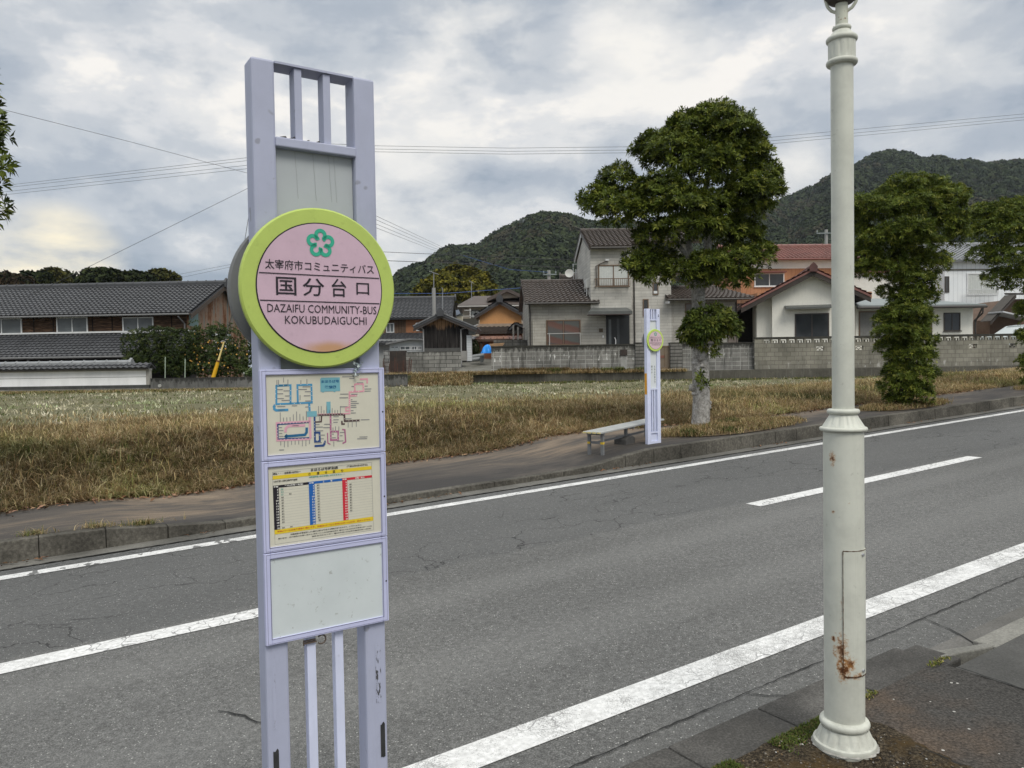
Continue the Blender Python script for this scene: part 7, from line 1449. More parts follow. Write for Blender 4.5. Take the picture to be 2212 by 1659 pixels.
make(lambda m: m.prism([P(*(lambda t: (t[0], -0.9, t[1]))(H12.uz(*p))) for p in ((2142, 674), (2215, 690), (2215, 693), (2142, 677))], H12.ew*1.2), 'lean_to_roof', MAT('pale sheet', (0.48, 0.49, 0.50), 0.5), h12)
m = MB(); m.par((H12.uz(2110, 720)[0]*0 + at(2105, 720, 38).x, 37.0, 1.41), (14, 0, 0), (0, 12, 0), (0, 0, 0.62)); struct(m.build('yard_ground', M_LANE))
CF = Fr(2195, 39.5, 12); P = CF.P; cz = CF.uz(2175, 707)[1]; car = thing('parked_car', 'pale silver car parked behind the openwork wall at the right edge', 'car', P(0.6, 0.8, 2.03))
x0 = CF.uz(2192, 720)[0]; H_ = 1.45
prof = [(0, 0.35), (0.02, 0.7), (0.25, 0.88), (1.0, 0.98), (1.75, H_-0.06), (2.3, H_), (3.1, H_-0.03), (3.6, 1.0), (3.75, 0.9), (3.8, 0.4), (3.6, 0.28), (0.2, 0.28)]
m = MB(); m.prism([P(x0-0.75+a, 0, 2.04+b) for a, b in prof], CF.ew*1.6); m.build('body', MAT('pale silver paint', (0.52, 0.57, 0.57), 0.25, 0.05, metal=0.3), car, bevel=0.06)
make(lambda m: m.quad(P(x0-0.75+1.04, 0.12, 3.035), P(x0-0.75+1.72, 0.2, 2.04+H_-0.075), P(x0-0.75+1.72, 1.4, 2.04+H_-0.075), P(x0-0.75+1.04, 1.48, 3.035)), 'windscreen', glass_mat('pale windscreen', (0.15, 0.18, 0.18)), car)
for w in (-0.008, 1.602): make(lambda m: m.prism([P(x0-0.75+a, w, 2.04+b) for a, b in ((1.15, 1.0), (1.75, H_-0.12), (2.9, H_-0.12), (3.3, 1.0))], CF.ew*0.006), 'side_window', M_GLASS, car)
for a in (0.75, 3.05):
    for w in (-0.02, 1.45): make(lambda m: m.tube([P(x0-0.75+a, w, 2.04+0.3), P(x0-0.75+a, w+0.17, 2.04+0.3)], 0.3, 20), 'wheel', MAT('tyre black', (0.02, 0.02, 0.02), 0.8), car)
make(lambda m: m.box(P(x0-0.75+1.2, -0.12, 3.06), (0.16, 0.2, 0.13)), 'wing_mirror', MAT('black mirror', (0.02, 0.02, 0.022), 0.4), car)

# ------------------------------------------------------------------ trees
M_LEAF = TINT('leaf', 0.5, 0.15, 0.22, 0.22); M_FARLEAF = TINT('far leaf', 0.8, 0.12, 0.05)
gbk_ = G('pale mottled bark'); n1_ = gbk_.noise(9, 6, 0.7); n2_ = gbk_.noise(28, 5, 0.7); x, y, z = gbk_.xyz()
c = gbk_.ramp(gbk_.math('ADD', gbk_.math('MULTIPLY', n1_, 0.6), gbk_.math('MULTIPLY', n2_, 0.4)), [(0.34, (0.085, 0.075, 0.065)), (0.44, (0.21, 0.20, 0.185)), (0.54, (0.36, 0.35, 0.33)), (0.66, (0.52, 0.51, 0.49))])
gbk_.bump(n2_, 0.7, 0.015); M_BARK = gbk_.done(c, 0.9, 0, 0.2)
M_BARKD = MAT('dark bark', (0.10, 0.085, 0.07), 0.9, 0.4, 8, bump=0.01)
PAL_YAM = [((0.066, 0.092, 0.013), 3), ((0.104, 0.138, 0.019), 4), ((0.155, 0.188, 0.027), 3), ((0.22, 0.235, 0.04), 1.2), ((0.038, 0.055, 0.012), 2.5)]
def foliage(clumps, n, llen, lw, pal, seed, k=8, inner=0.3, up=0.45, lump=0.22, tight=(0.5, 1.35), cup=0.12, pads=0.0):
    """rosettes of leaves through a set of lumpy ellipsoids (centre, radii)"""
    r = np.random.default_rng(seed); C = np.array([c for c, _ in clumps], float); n = int(n*1.25) if pads else n; Rr = np.array([q for _, q in clumps], float)
    wgt = (Rr[:, 0]*Rr[:, 1] + Rr[:, 0]*Rr[:, 2] + Rr[:, 1]*Rr[:, 2]); wgt = wgt/wgt.sum(); ci = r.choice(len(C), n, p=wgt)
    d = r.normal(size=(n, 3)); d /= np.linalg.norm(d, axis=1, keepdims=True)
    lum = 1 + lump*(vnoise(d[:, 0]*2.3 + ci*7.1, d[:, 1]*2.3 + d[:, 2]*3.1, seed) - 0.5)*2
    rad = np.where(r.random(n) < inner, r.uniform(0.35, 0.85, n), 1 - np.abs(r.normal(0, 0.10, n)))*lum
    p = C[ci] + Rr[ci]*d*rad[:, None]
    keep = np.ones(n, bool) if not pads else ~((d[:, 2] < -0.15) & (r.random(n) < pads))
    for j in range(len(C)):                           # drop what lies deep inside a neighbouring clump
        q = ((p - C[j])/Rr[j]); keep &= ~((np.sum(q*q, 1) < 0.30) & (ci != j))
    p, d, ci = p[keep], d[keep], ci[keep]; n = len(p)
    ax = d/Rr[ci]*Rr[ci].mean(1, keepdims=True) + np.array((0, 0, up)) + r.normal(0, 0.35, (n, 3)); ax /= np.linalg.norm(ax, axis=1, keepdims=True)
    t = np.cross(ax, np.where(np.abs(ax[:, 2:3]) < 0.9, np.array((0, 0, 1.0)), np.array((1.0, 0, 0)))); t /= np.linalg.norm(t, axis=1, keepdims=True); b = np.cross(ax, t)
    N_ = n*k; rep = lambda a: np.repeat(a, k, 0)
    ph = np.tile(np.arange(k)*2*pi/k, n) + r.uniform(-0.4, 0.4, N_) + rep(r.uniform(0, 6, n)); th = r.uniform(*tight, N_); L_ = llen*r.uniform(0.65, 1.2, N_)
    A, T, B, P0 = rep(ax), rep(t), rep(b), rep(p)
    dl = A*np.cos(th)[:, None] + (T*np.cos(ph)[:, None] + B*np.sin(ph)[:, None])*np.sin(th)[:, None]
    sd = np.cross(dl, A); sd /= np.linalg.norm(sd, axis=1, keepdims=True) + 1e-9; wv = (lw*r.uniform(0.8, 1.25, N_))[:, None]
    v = np.zeros((N_, 4, 3)); mid = P0 + dl*(L_*0.55)[:, None] + A*(L_*cup)[:, None]
    v[:, 0] = P0 + dl*(L_*0.08)[:, None]; v[:, 1] = mid + sd*wv/2; v[:, 2] = P0 + dl*L_[:, None] - np.array((0, 0, 1))*(L_*0.12)[:, None]; v[:, 3] = mid - sd*wv/2
    f = 4*np.arange(N_)[:, None] + np.array((0, 1, 2, 3))
    cs = np.array([c for c, _ in pal]); w_ = np.array([q for _, q in pal], float); col = cs[r.choice(len(cs), n, p=w_/w_.sum())]*r.uniform(0.8, 1.2, (n, 1))
    col = rep(col)*r.uniform(0.85, 1.15, (N_, 1)); return v.reshape(-1, 3), f, np.repeat(col, 4, 0)
def pxclumps(lst, Y, dr=0.85, squash=1.0):
    out = []
    for it in lst:
        px, py, rx, ry = it[:4]; dy = it[4] if len(it) > 4 else random.uniform(-0.3, 0.3)
        c = at(px, py, Y + dy); k = (Y + dy)/F; out.append(((c.x, c.y, c.z), (rx*k, rx*k*dr, ry*k)))
    return out
def zE(l): return [(1234.4 + a*0.34722, 192 + b*0.34722, c*0.34722, d*0.34722, *e) for a, b, c, d, *e in l]
def zF(l): return [(1755.5 + a*0.3637, 329.2 + b*0.3637, c*0.3637, d*0.3637, *e) for a, b, c, d, *e in l]
# the big bayberry tree
TB = onroad(1513, 926, 0.22); TY = TB.y
t1 = thing('street_tree', 'big round evergreen street tree with pale mottled trunk right of the far bus stop', 'tree', TB, 'evergreen street trees along the far kerb')
CL = zE([(890, 190, 150, 100, 0), (990, 270, 170, 130, -.2), (800, 280, 190, 120, .2), (720, 240, 120, 90, -.1), (590, 370, 150, 100, -.1), (480, 380, 95, 85, .1), (680, 420, 200, 140, -.35), (1000, 440, 190, 150, .2), (1130, 400, 110, 130, 0), (850, 480, 170, 120, -.5), (1180, 560, 110, 120, .1), (1230, 650, 95, 80, -.1), (1080, 640, 150, 110, -.3),
         (300, 570, 110, 90, .2), (200, 690, 130, 90, .1), (120, 720, 65, 50, 0), (310, 760, 150, 90, -.2), (480, 640, 120, 80, .1), (580, 640, 150, 110, -.45), (480, 760, 140, 90, -.3), (720, 720, 170, 100, -.6), (870, 720, 130, 90, -.4), (1010, 760, 150, 100, .1), (1110, 740, 110, 90, .3), (640, 870, 170, 80, -.4), (480, 910, 100, 60, -.2), (830, 850, 130, 80, -.5), (950, 890, 150, 90, .1), (1080, 920, 110, 90, .2),
         (460, 1080, 120, 90, -.1), (560, 1060, 110, 80, .2), (400, 1110, 80, 60, -.2), (520, 1150, 110, 60, -.2), (690, 1130, 90, 60, -.5), (860, 1090, 130, 80, -.45), (1010, 1080, 130, 90, -.2), (1130, 1050, 110, 80, 0), (940, 1160, 130, 60, -.2), (1060, 1170, 90, 50, -.1), (780, 1180, 80, 40, -.4), (1180, 1010, 70, 60, .1)])
CL = [(a, b, rx*1.0, ry*0.92, dy) for a, b, rx, ry, dy in CL]
v, f, c = foliage(pxclumps(CL, TY), 14000, 0.116, 0.024, PAL_YAM, 11, k=10, inner=0.14, up=0.8, lump=0.34, pads=0.72)
npmesh('crown', v, f, M_LEAF, t1, c)
low = pxclumps([(1530, 700, 42, 40, -.2), (1508, 705, 28, 34, -.25), (1556, 690, 32, 26, -.1), (1575, 705, 22, 18, 0), (1525, 735, 24, 18, -.2), (1490, 720, 20, 14, -.1)], TY)
v, f, c = foliage(low, 620, 0.135, 0.036, [((0.10, 0.13, 0.022), 3), ((0.06, 0.09, 0.016), 3), ((0.15, 0.17, 0.03), 2)], 12, k=8, inner=0.3); npmesh('trunk_shoots', v, f, M_LEAF, t1, c)
for q_ in ((1544, 764, 8, 10, -.15), (1520, 832, 12, 6, -.22), (1512, 815, 6, 14, -.22)): v, f, c = foliage(pxclumps([q_], TY), 14, 0.11, 0.026, PAL_YAM, 13, k=6, inner=0.4); npmesh('trunk_shoots', v, f, M_LEAF, t1, c)
def trunk(par, pts, Y, mat, n=18, lump=0.10):
    m = MB(); P_ = [at(px, py, Y + (q[0] if q else 0)) for px, py, r, *q in pts]; m.tube(P_, [r for px, py, r, *q in pts], n)
    m.v = [p + V((random.gauss(0, 1), random.gauss(0, 1), 0))*0.004 for p in m.v]; return m
m = trunk(t1, [(1512, 934, .23), (1513, 926, .195), (1514, 905, .172), (1515, 870, .165), (1514, 830, .160), (1513, 790, .158), (1513, 760, .150), (1511, 720, .138), (1510, 690, .130), (1509, 650, .128), (1508, 622, .135), (1506, 600, .12)], TY, M_BARK)
for px, py, r, dx in ((1515, 774, .055, 0), (1516, 790, .05, 0), (1495, 838, .07, 0), (1499, 850, .05, 0), (1530, 877, .06, 0), (1533, 870, .04, 0), (1532, 920, .04, 0), (1513, 634, .05, 0), (1498, 785, .03, 0)):
    c0 = at(px, py, TY - (0.15 if abs(px - 1515) < 8 else 0.05)); n0 = len(m.v); m.lathe(c0 + V((0, 0, -r)), [(r*0.3, 0), (r*0.85, r*0.4), (r, r), (r*0.8, r*1.6), (r*0.25, 2*r)], 9); m.v[n0:] = [p + V((random.gauss(0, 1), random.gauss(0, 1), random.gauss(0, 1)))*r*0.14 for p in m.v[n0:]]
for br in ([(1507, 612, .10), (1496, 575, .075), (1488, 530, .06), (1480, 470, .045), (1460, 400, .03)], [(1510, 612, .10), (1530, 560, .085), (1528, 500, .07), (1522, 440, .055), (1530, 370, .04), (1540, 290, .02)], [(1494, 565, .05), (1450, 510, .04), (1380, 465, .03), (1300, 440, .018)], [(1529, 520, .05), (1570, 470, .04), (1620, 430, .025), (1660, 410, .015)], [(1508, 625, .05), (1560, 600, .04), (1620, 570, .02)], [(1506, 620, .045), (1450, 598, .035), (1390, 575, .018)], [(1520, 440, .04), (1480, 360, .03), (1430, 320, .015)]):
    m.tube([at(px, py, TY + random.uniform(-.05, .05)) for px, py, r in br], [r for px, py, r in br], 8)
m.build('trunk', M_BARK, t1, smooth=True)
# the clipped column-stemmed tree behind the lamp post
T2B = onroad(1960, 880, 0.22); T2Y = T2B.y
t2 = thing('street_tree', 'evergreen street tree leafy down to the ground, just right of the lamp post', 'tree', T2B, 'evergreen street trees along the far kerb')
CL2 = zF([(590, 200, 130, 70, 0), (690, 230, 130, 80, .1), (470, 250, 90, 55, .1), (350, 330, 130, 80, -.1), (270, 370, 80, 90, .1), (480, 340, 120, 80, -.3), (620, 330, 140, 90, -.4), (760, 300, 130, 90, -.2), (850, 260, 70, 60, 0), (800, 420, 120, 100, -.1), (860, 490, 70, 60, .1), (280, 470, 70, 60, .1), (560, 470, 160, 70, -.6), (420, 530, 120, 70, -.4), (650, 540, 110, 60, -.5), (300, 620, 100, 80, -.1), (250, 680, 60, 50, 0), (380, 690, 120, 60, -.3), (700, 660, 110, 70, -.1), (560, 610, 100, 60, -.2),
          (520, 690, 110, 70, -.25), (600, 760, 130, 75, -.2), (560, 860, 110, 70, -.2), (660, 850, 80, 60, 0), (430, 820, 40, 25, 0), (540, 960, 130, 70, -.3), (620, 1000, 90, 70, -.1), (450, 1000, 80, 50, -.1), (520, 1070, 140, 70, -.3), (600, 1120, 110, 80, -.2), (470, 1150, 80, 60, -.1), (570, 1210, 130, 70, -.3), (640, 1220, 80, 60, 0), (500, 1300, 80, 70, -.2), (600, 1330, 120, 70, -.3), (540, 1400, 120, 70, -.2), (610, 1440, 100, 60, -.2), (500, 1470, 70, 40, -.1)])
CL2 = [(a, b, rx*1.02, ry*0.92, dy) for a, b, rx, ry, dy in CL2]
PAL2 = [((0.062, 0.090, 0.013), 4), ((0.102, 0.138, 0.019), 4), ((0.155, 0.188, 0.027), 3), ((0.22, 0.235, 0.04), 1.2)]
v, f, c = foliage(pxclumps(CL2, T2Y), 17000, 0.102, 0.021, PAL2, 21, k=9, inner=0.14, up=0.8, lump=0.34, pads=0.72); npmesh('crown', v, f, M_LEAF, t2, c)
m = trunk(t2, [(1960, 888, .15), (1958, 840, .11), (1955, 700, .10), (1952, 600, .09), (1950, 540, .07), (1948, 470, .04)], T2Y, M_BARKD, 12)
for br in ([(1952, 580, .06), (1900, 560, .04), (1860, 550, .02)], [(1951, 540, .05), (2000, 500, .04), (2050, 470, .02)], [(1950, 520, .05), (1900, 470, .03), (1870, 450, .02)]): m.tube([at(px, py, T2Y) for px, py, r in br], [r for px, py, r in br], 7)
m.build('trunk', M_BARKD, t2, smooth=True)
# the third tree, cut by the right edge of the photograph
T3B = SD(24.6, 9.75, 0.22); T3Y = T3B.y
t3 = thing('street_tree', 'dark evergreen street tree cut off by the right edge of the picture', 'tree', T3B, 'evergreen street trees along the far kerb')
CL3 = zF([(1040, 360, 90, 60, 0), (1130, 370, 120, 80, -.2), (1000, 410, 80, 60, .1), (1230, 340, 130, 70, 0), (1060, 470, 110, 70, -.3), (1230, 450, 150, 100, -.4), (1010, 610, 90, 50, -.1), (1090, 590, 80, 60, -.2), (1180, 640, 130, 80, -.5), (1130, 750, 110, 60, -.3), (1260, 740, 130, 80, -.4), (1400, 500, 160, 160, 0), (1420, 700, 150, 130, 0), (1250, 930, 60, 40, -.1), (1330, 950, 100, 70, 0), (1260, 1080, 50, 30, 0), (1340, 1100, 100, 80, -.1), (1260, 1240, 45, 40, 0), (1340, 1250, 100, 80, -.2), (1330, 1370, 80, 60, -.1)])
v, f, c = foliage(pxclumps(CL3, T3Y), 9000, 0.106, 0.026, PAL2, 31, k=7, inner=0.12, up=0.85, pads=0.7); npmesh('crown', v, f, M_LEAF, t3, c)
_q = T3B; m = MB(); m.tube([T3B - V((0, 0, .2)), T3B + V((0, 0, 1.6)), T3B + V((0, 0, 3.2)), T3B + V((-.1, 0, 4.2))], [.16, .12, .1, .04], 12); m.build('trunk', M_BARKD, t3, smooth=True)
# the tree just outside the left edge, its leaf tips entering the picture
T4B = SD(-1.7, 9.9, 0.22); T4Y = 7.35
t4 = thing('street_tree', 'evergreen street tree whose leafy twigs reach in at the left edge of the picture', 'tree', T4B, 'evergreen street trees along the far kerb')
k4 = T4Y/F*0.92
cl4 = [((lambda c: (c.x, c.y, c.z))(at(px, py, T4Y)), (rx*k4, rx*k4, ry*k4)) for px, py, rx, ry in ((-40, 205, 24, 26), (-36, 280, 30, 34), (-26, 345, 36, 28), (-38, 435, 24, 18), (-46, 470, 24, 10), (-110, 300, 60, 110), (-120, 250, 120, 130), (-110, 420, 110, 100), (-200, 320, 150, 200))]
v, f, c = foliage(cl4, 1500, 0.115, 0.028, PAL_YAM, 41, k=7, inner=0.2); npmesh('crown', v, f, M_LEAF, t4, c)
m = MB(); cc = at(-190, 330, T4Y); m.tube([T4B - V((0, 0, .1)), V((T4B.x, T4B.y, 1.8)), (T4B + cc)/2 + V((0, 0, .4)), cc], [.16, .13, .10, .04], 12)
for px, py in ((-20, 285), (-10, 350), (-60, 300), (-25, 205), (-25, 435)): m.tube([cc, cc.lerp(at(px, py, T4Y), .5) + V((0, 0, -.1)), at(px, py, T4Y)], [.035, .022, .008], 6)
m.build('trunk', M_BARK, t4, smooth=True)
# hedge, citrus tree, small garden bushes
hb = at(330, 798, 35); hb.z = GZ; hg = thing('hedge', 'dark clipped hedge between the white wall and the citrus tree', 'hedge', hb)
v, f, c = foliage(pxclumps([(292, 745, 26, 32, 0), (292, 785, 28, 25, -.2), (330, 740, 38, 32, .1), (330, 780, 36, 28, -.2), (372, 745, 34, 38, .2), (375, 785, 32, 26, 0), (350, 722, 38, 14, .1), (395, 750, 20, 40, .3)], 35), 2700, 0.11, 0.045, [((0.028, 0.045, 0.012), 4), ((0.042, 0.062, 0.015), 4), ((0.065, 0.080, 0.02), 2)], 51, k=6, inner=0.25, up=0.2); npmesh('foliage', v, f, M_LEAF, hg, c)
cb = at(462, 800, 36); cb.z = GZ; ct = thing('citrus_tree', 'bushy citrus tree with small orange fruit beside the rusty gable', 'tree', cb)
ccl = pxclumps([(450, 745, 40, 38, 0), (485, 750, 40, 42, .1), (515, 770, 28, 35, .2), (425, 770, 30, 36, -.1), (460, 785, 48, 26, -.3), (500, 790, 36, 22, -.1), (420, 722, 16, 26, 0), (470, 716, 22, 18, .1), (412, 795, 20, 16, 0), (530, 765, 14, 22, .2)], 36)
v, f, c = foliage(ccl, 2300, 0.14, 0.055, [((0.030, 0.050, 0.013), 4), ((0.050, 0.075, 0.018), 4), ((0.085, 0.10, 0.025), 2)], 52, k=6, inner=0.25, up=0.25, lump=0.35); npmesh('crown', v, f, M_LEAF, ct, c)
m = MB()
for k in range(4): m.tube([cb + V((0, 0, -.1)), cb + V((random.uniform(-.4, .4), random.uniform(-.2, .2), .8)), cb + V((random.uniform(-1, 1), random.uniform(-.4, .4), 1.7))], [.06, .05, .02], 7)
m.build('trunk', M_BARKD, ct)
M_FRUIT = MAT('orange fruit', (0.58, 0.32, 0.06), 0.45, 0.15, 10); fm = None; rf_ = np.random.default_rng(5)
for k in range(52):
    (cx, cy, cz), (rx, ry, rz) = ccl[rf_.integers(0, 6)]; d = rf_.normal(size=3); d[1] = -abs(d[1]) - 0.5; d /= np.linalg.norm(d); p = V((cx + rx*d[0]*1.0, cy + ry*d[1]*1.06, cz + rz*d[2]*0.95))
    if fm is None:
        m = MB(); m.lathe(p, [(0.010, -.038), (0.031, -.027), (0.042, 0), (0.031, .027), (0.010, .038)], 10); fo = m.build('fruit', M_FRUIT, ct, smooth=True); fm = fo; p0 = p.copy()
    else: o = fm.copy(); COL.objects.link(o); o.parent = ct; o.location = p - p0
def bush(name, label, cat, lst, Y, n, ll, lw, pal, seed, zb=None, group=None, k=6, mat=None, trunk_h=None, **kw):
    cl = pxclumps(lst, Y); xs = [c[0][0] for c in cl]; zb_ = zb if zb is not None else min(c[0][2] - c[1][2] for c in cl)
    b = V((sum(xs)/len(xs), Y, zb_)); o = thing(name, label, cat, b, group); v, f, c = foliage(cl, n, ll, lw, pal, seed, k=k, **kw); npmesh('crown' if trunk_h else 'foliage', v, f, mat or M_LEAF, o, c)
    if trunk_h:
        trunk_h = max(trunk_h, sum(c[0][2] for c in cl)/len(cl) - b.z + 0.5); m = MB(); m.tube([b, b + V((0, 0, trunk_h*0.6)), b + V((0.2, 0, trunk_h))], [trunk_h*0.035, trunk_h*0.028, trunk_h*0.012], 8); m.build('trunk', M_BARKD, o)
    return o
PALD = [((0.024, 0.036, 0.013), 4), ((0.036, 0.050, 0.016), 4), ((0.055, 0.066, 0.02), 2)]
bush('shrub', 'dark leafy shrub in the gap beside the white roller shutter', 'shrub', [(1025, 750, 8, 14), (1030, 765, 8, 8)], 43, 220, 0.12, 0.05, PALD, 61, 1.4)
bush('shrub', 'small leafy garden plant with pale flowers beside the near sign and citrus tree', 'shrub', [(545, 805, 10, 8), (536, 808, 8, 6)], 34.6, 130, 0.12, 0.06, [((0.06, 0.10, 0.03), 3), ((0.12, 0.17, 0.06), 2), ((0.5, 0.52, 0.48), 1)], 62, GZ)
# far trees above the roofs on the left, and the yellowish camphor
FT = 'trees on the far left beyond the long house'
far_pal = {'dark': [((0.020, 0.028, 0.012), 4), ((0.032, 0.042, 0.016), 4), ((0.050, 0.058, 0.02), 2)], 'olive': [((0.045, 0.050, 0.016), 4), ((0.070, 0.070, 0.02), 4), ((0.095, 0.09, 0.025), 2)], 'brown': [((0.05, 0.038, 0.022), 4), ((0.075, 0.05, 0.03), 3), ((0.035, 0.038, 0.018), 3)]}
for i, (lab, lst, pk_) in enumerate((('russet brown bushy treetops at the left edge above the long grey roof', [(-20, 608, 30, 14), (12, 606, 28, 13), (40, 612, 22, 12)], 'brown'), ('loose thin treetop with gaps above the long roof, left of the olive one', [(62, 604, 14, 12), (90, 600, 16, 9), (75, 612, 28, 10)], 'dark'), ('rounded olive treetop above the long roof', [(118, 598, 26, 14), (100, 606, 26, 12), (142, 606, 16, 10)], 'olive'),
        ('widest and tallest dark treetop above the long roof', [(222, 594, 30, 14), (200, 602, 34, 13), (248, 602, 28, 13), (225, 608, 50, 12)], 'dark'), ('low dark treetops between the tallest dome and the olive crown', [(285, 600, 24, 10), (305, 604, 22, 10), (268, 608, 20, 9)], 'dark'), ('flat olive treetop at the right end of the row above the long roof', [(350, 596, 24, 9), (332, 603, 20, 9), (370, 603, 16, 8)], 'olive'), ('lone dark treetop just right of the rusty gable peak', [(497, 618, 9, 10), (508, 628, 12, 16), (490, 632, 12, 12), (530, 640, 30, 24), (560, 660, 40, 34), (620, 650, 50, 40), (690, 660, 50, 40), (740, 672, 44, 34)], 'dark'))):
    bush('distant_tree', lab, 'tree', lst, 118 + 6*(i % 3), 900, 0.75, 0.5, far_pal[pk_], 70+i, -0.5, FT, 5, M_FARLEAF, 7.5, inner=0.35, up=0.5, lump=0.4)
bush('camphor_tree', 'large yellowish green domed tree at the foot of the wooded hill', 'tree', [(985, 596, 34, 20, 2), (955, 606, 30, 17, 0), (1018, 606, 34, 18, 0), (930, 622, 24, 16, -2), (1045, 625, 24, 15, -2), (970, 625, 40, 17, -4), (1010, 632, 40, 16, -4), (915, 638, 20, 10, -2), (940, 640, 28, 10, -3), (1060, 640, 12, 10, 0)], 125, 3000, 0.85, 0.42, [((0.10, 0.095, 0.016), 4), ((0.14, 0.13, 0.02), 4), ((0.19, 0.165, 0.028), 2), ((0.07, 0.072, 0.016), 3)], 80, -0.5, None, 6, M_FARLEAF, 9, inner=0.3, up=0.55, lump=0.35)

# ------------------------------------------------------------------ the wooded hills
RIDGE = [(700, 760), (800, 660), (845, 612), (862, 588), (880, 572), (900, 562), (925, 554), (950, 540), (966, 528), (1000, 522), (1035, 520), (1060, 503), (1090, 484), (1120, 474), (1150, 463), (1175, 459), (1210, 460), (1245, 458), (1290, 464), (1340, 474), (1390, 484), (1440, 488), (1500, 488), (1560, 476), (1620, 452), (1660, 428), (1700, 405), (1735, 388), (1770, 376), (1800, 366), (1830, 352), (1870, 334), (1900, 325), (1925, 321), (1945, 325), (1975, 327), (2000, 330), (2050, 337), (2100, 343), (2150, 345), (2212, 349), (2300, 358), (2420, 380), (2600, 430), (2800, 560), (2950, 760)]
def hill(px, t):
    """height field over bearing (as a column) and fraction of the way to the ridge"""
    ry = np.interp(px, [a for a, b in RIDGE], [b for a, b in RIDGE]); Rd = np.interp(px, [700, 1250, 1650, 2950], [620, 680, 880, 950])
    e = (CY - 46 - 0.016*(px - CX) - ry)/F; zr = Rd*np.maximum(e, 0.001) + EYE - 12.0 - np.maximum(Rd - 660, 0)*0.03
    t0 = 0.24; s = np.clip((t - t0)/(1 - t0), 0, 1); prof = 0.35*s + 0.65*s*s*(3 - 2*s); back = np.clip(t - 1, 0, 1)
    u = px*0.011; sp_ = (vnoise(u, t*3.0, 5) - 0.5)*0.26 + (vnoise(u*2.6, t*7, 6) - 0.5)*0.12
    z = zr*(prof*(1 + sp_*np.sin(np.clip(s, 0, 1)*pi)*1.1)) - back*zr*1.2 - 0.9*(t <= t0 + 0.02)
    D = Rd*t; x = (px - CX)/F*D; return np.stack([x, D, z], -1)
nx, ny = 260, 60; PX, TT = np.meshgrid(np.linspace(700, 2950, nx+1), np.linspace(0.2, 1.3, ny+1), indexing='ij'); hv = hill(PX, TT)
I, J = np.meshgrid(np.arange(nx), np.arange(ny), indexing='ij'); a = (I*(ny+1)+J).ravel()
struct(npmesh('hill', hv.reshape(-1, 3), np.stack([a, a+ny+1, a+ny+2, a+1], 1), MAT('forest floor', (0.022, 0.028, 0.016), 0.95, 0.4, 0.02), smooth=True))
rh_ = np.random.default_rng(91); NT = 14000; pxs = rh_.uniform(760, 2900, NT); ts = np.sqrt(rh_.uniform(0.26**2, 1.03**2, NT)); hp = hill(pxs, ts)
vis = (pxs < 2450) | (rh_.random(NT) < 0.3); hp, pxs, ts = hp[vis], pxs[vis], ts[vis]; NT = len(hp)
rad = rh_.uniform(2.6, 5.4, NT)*(0.75 + 0.35*(ts)); kk = 52
dd = rh_.normal(size=(NT, kk, 3)); dd[..., 2] = np.abs(dd[..., 2])*0.9 + 0.05; dd[..., 1] -= 0.35; dd /= np.linalg.norm(dd, axis=2, keepdims=True)
pp = hp[:, None] + dd*rad[:, None, None]*np.array((1, 1, 1.05))*rh_.uniform(0.8, 1.1, (NT, kk, 1)) + np.array((0, 0, 1.0))
nrm = dd + rh_.normal(0, 0.4, (NT, kk, 3)); nrm /= np.linalg.norm(nrm, axis=2, keepdims=True); tv = np.cross(nrm, rh_.normal(size=(NT, kk, 3))); tv /= np.linalg.norm(tv, axis=2, keepdims=True); bv = np.cross(nrm, tv)
hs = (rad[:, None, None]*rh_.uniform(0.13, 0.26, (NT, kk, 1))); qv = np.stack([pp - tv*hs - bv*hs*0.6, pp + tv*hs*0.7 - bv*hs, pp + tv*hs + bv*hs*0.7, pp - tv*hs*0.6 + bv*hs], 2)
hc = np.array([(0.030, 0.041, 0.020), (0.038, 0.050, 0.022), (0.024, 0.034, 0.019), (0.052, 0.060, 0.025), (0.048, 0.046, 0.028)])
patch = vnoise(hp[:, 0]*0.012, hp[:, 1]*0.012, 9); pick = np.clip((patch*2.2 + rh_.normal(0, 0.9, NT)).astype(int), 0, 3); pick = np.where((vnoise(hp[:, 0]*0.02, hp[:, 1]*0.02, 12) > 0.66) & (rh_.random(NT) < 0.5), 4, pick)
tc_ = np.repeat((hc[pick]*rh_.uniform(0.75, 1.3, (NT, 1)))[:, None], kk, 1)*rh_.uniform(0.8, 1.2, (NT, kk, 1))
tag(npmesh('forest', qv.reshape(-1, 3), np.arange(NT*kk*4).reshape(-1, 4), M_FARLEAF, tint=np.repeat(tc_.reshape(-1, 3), 4, 0)), 'dense dark green forest covering the hills behind the houses', 'forest', kind='stuff')
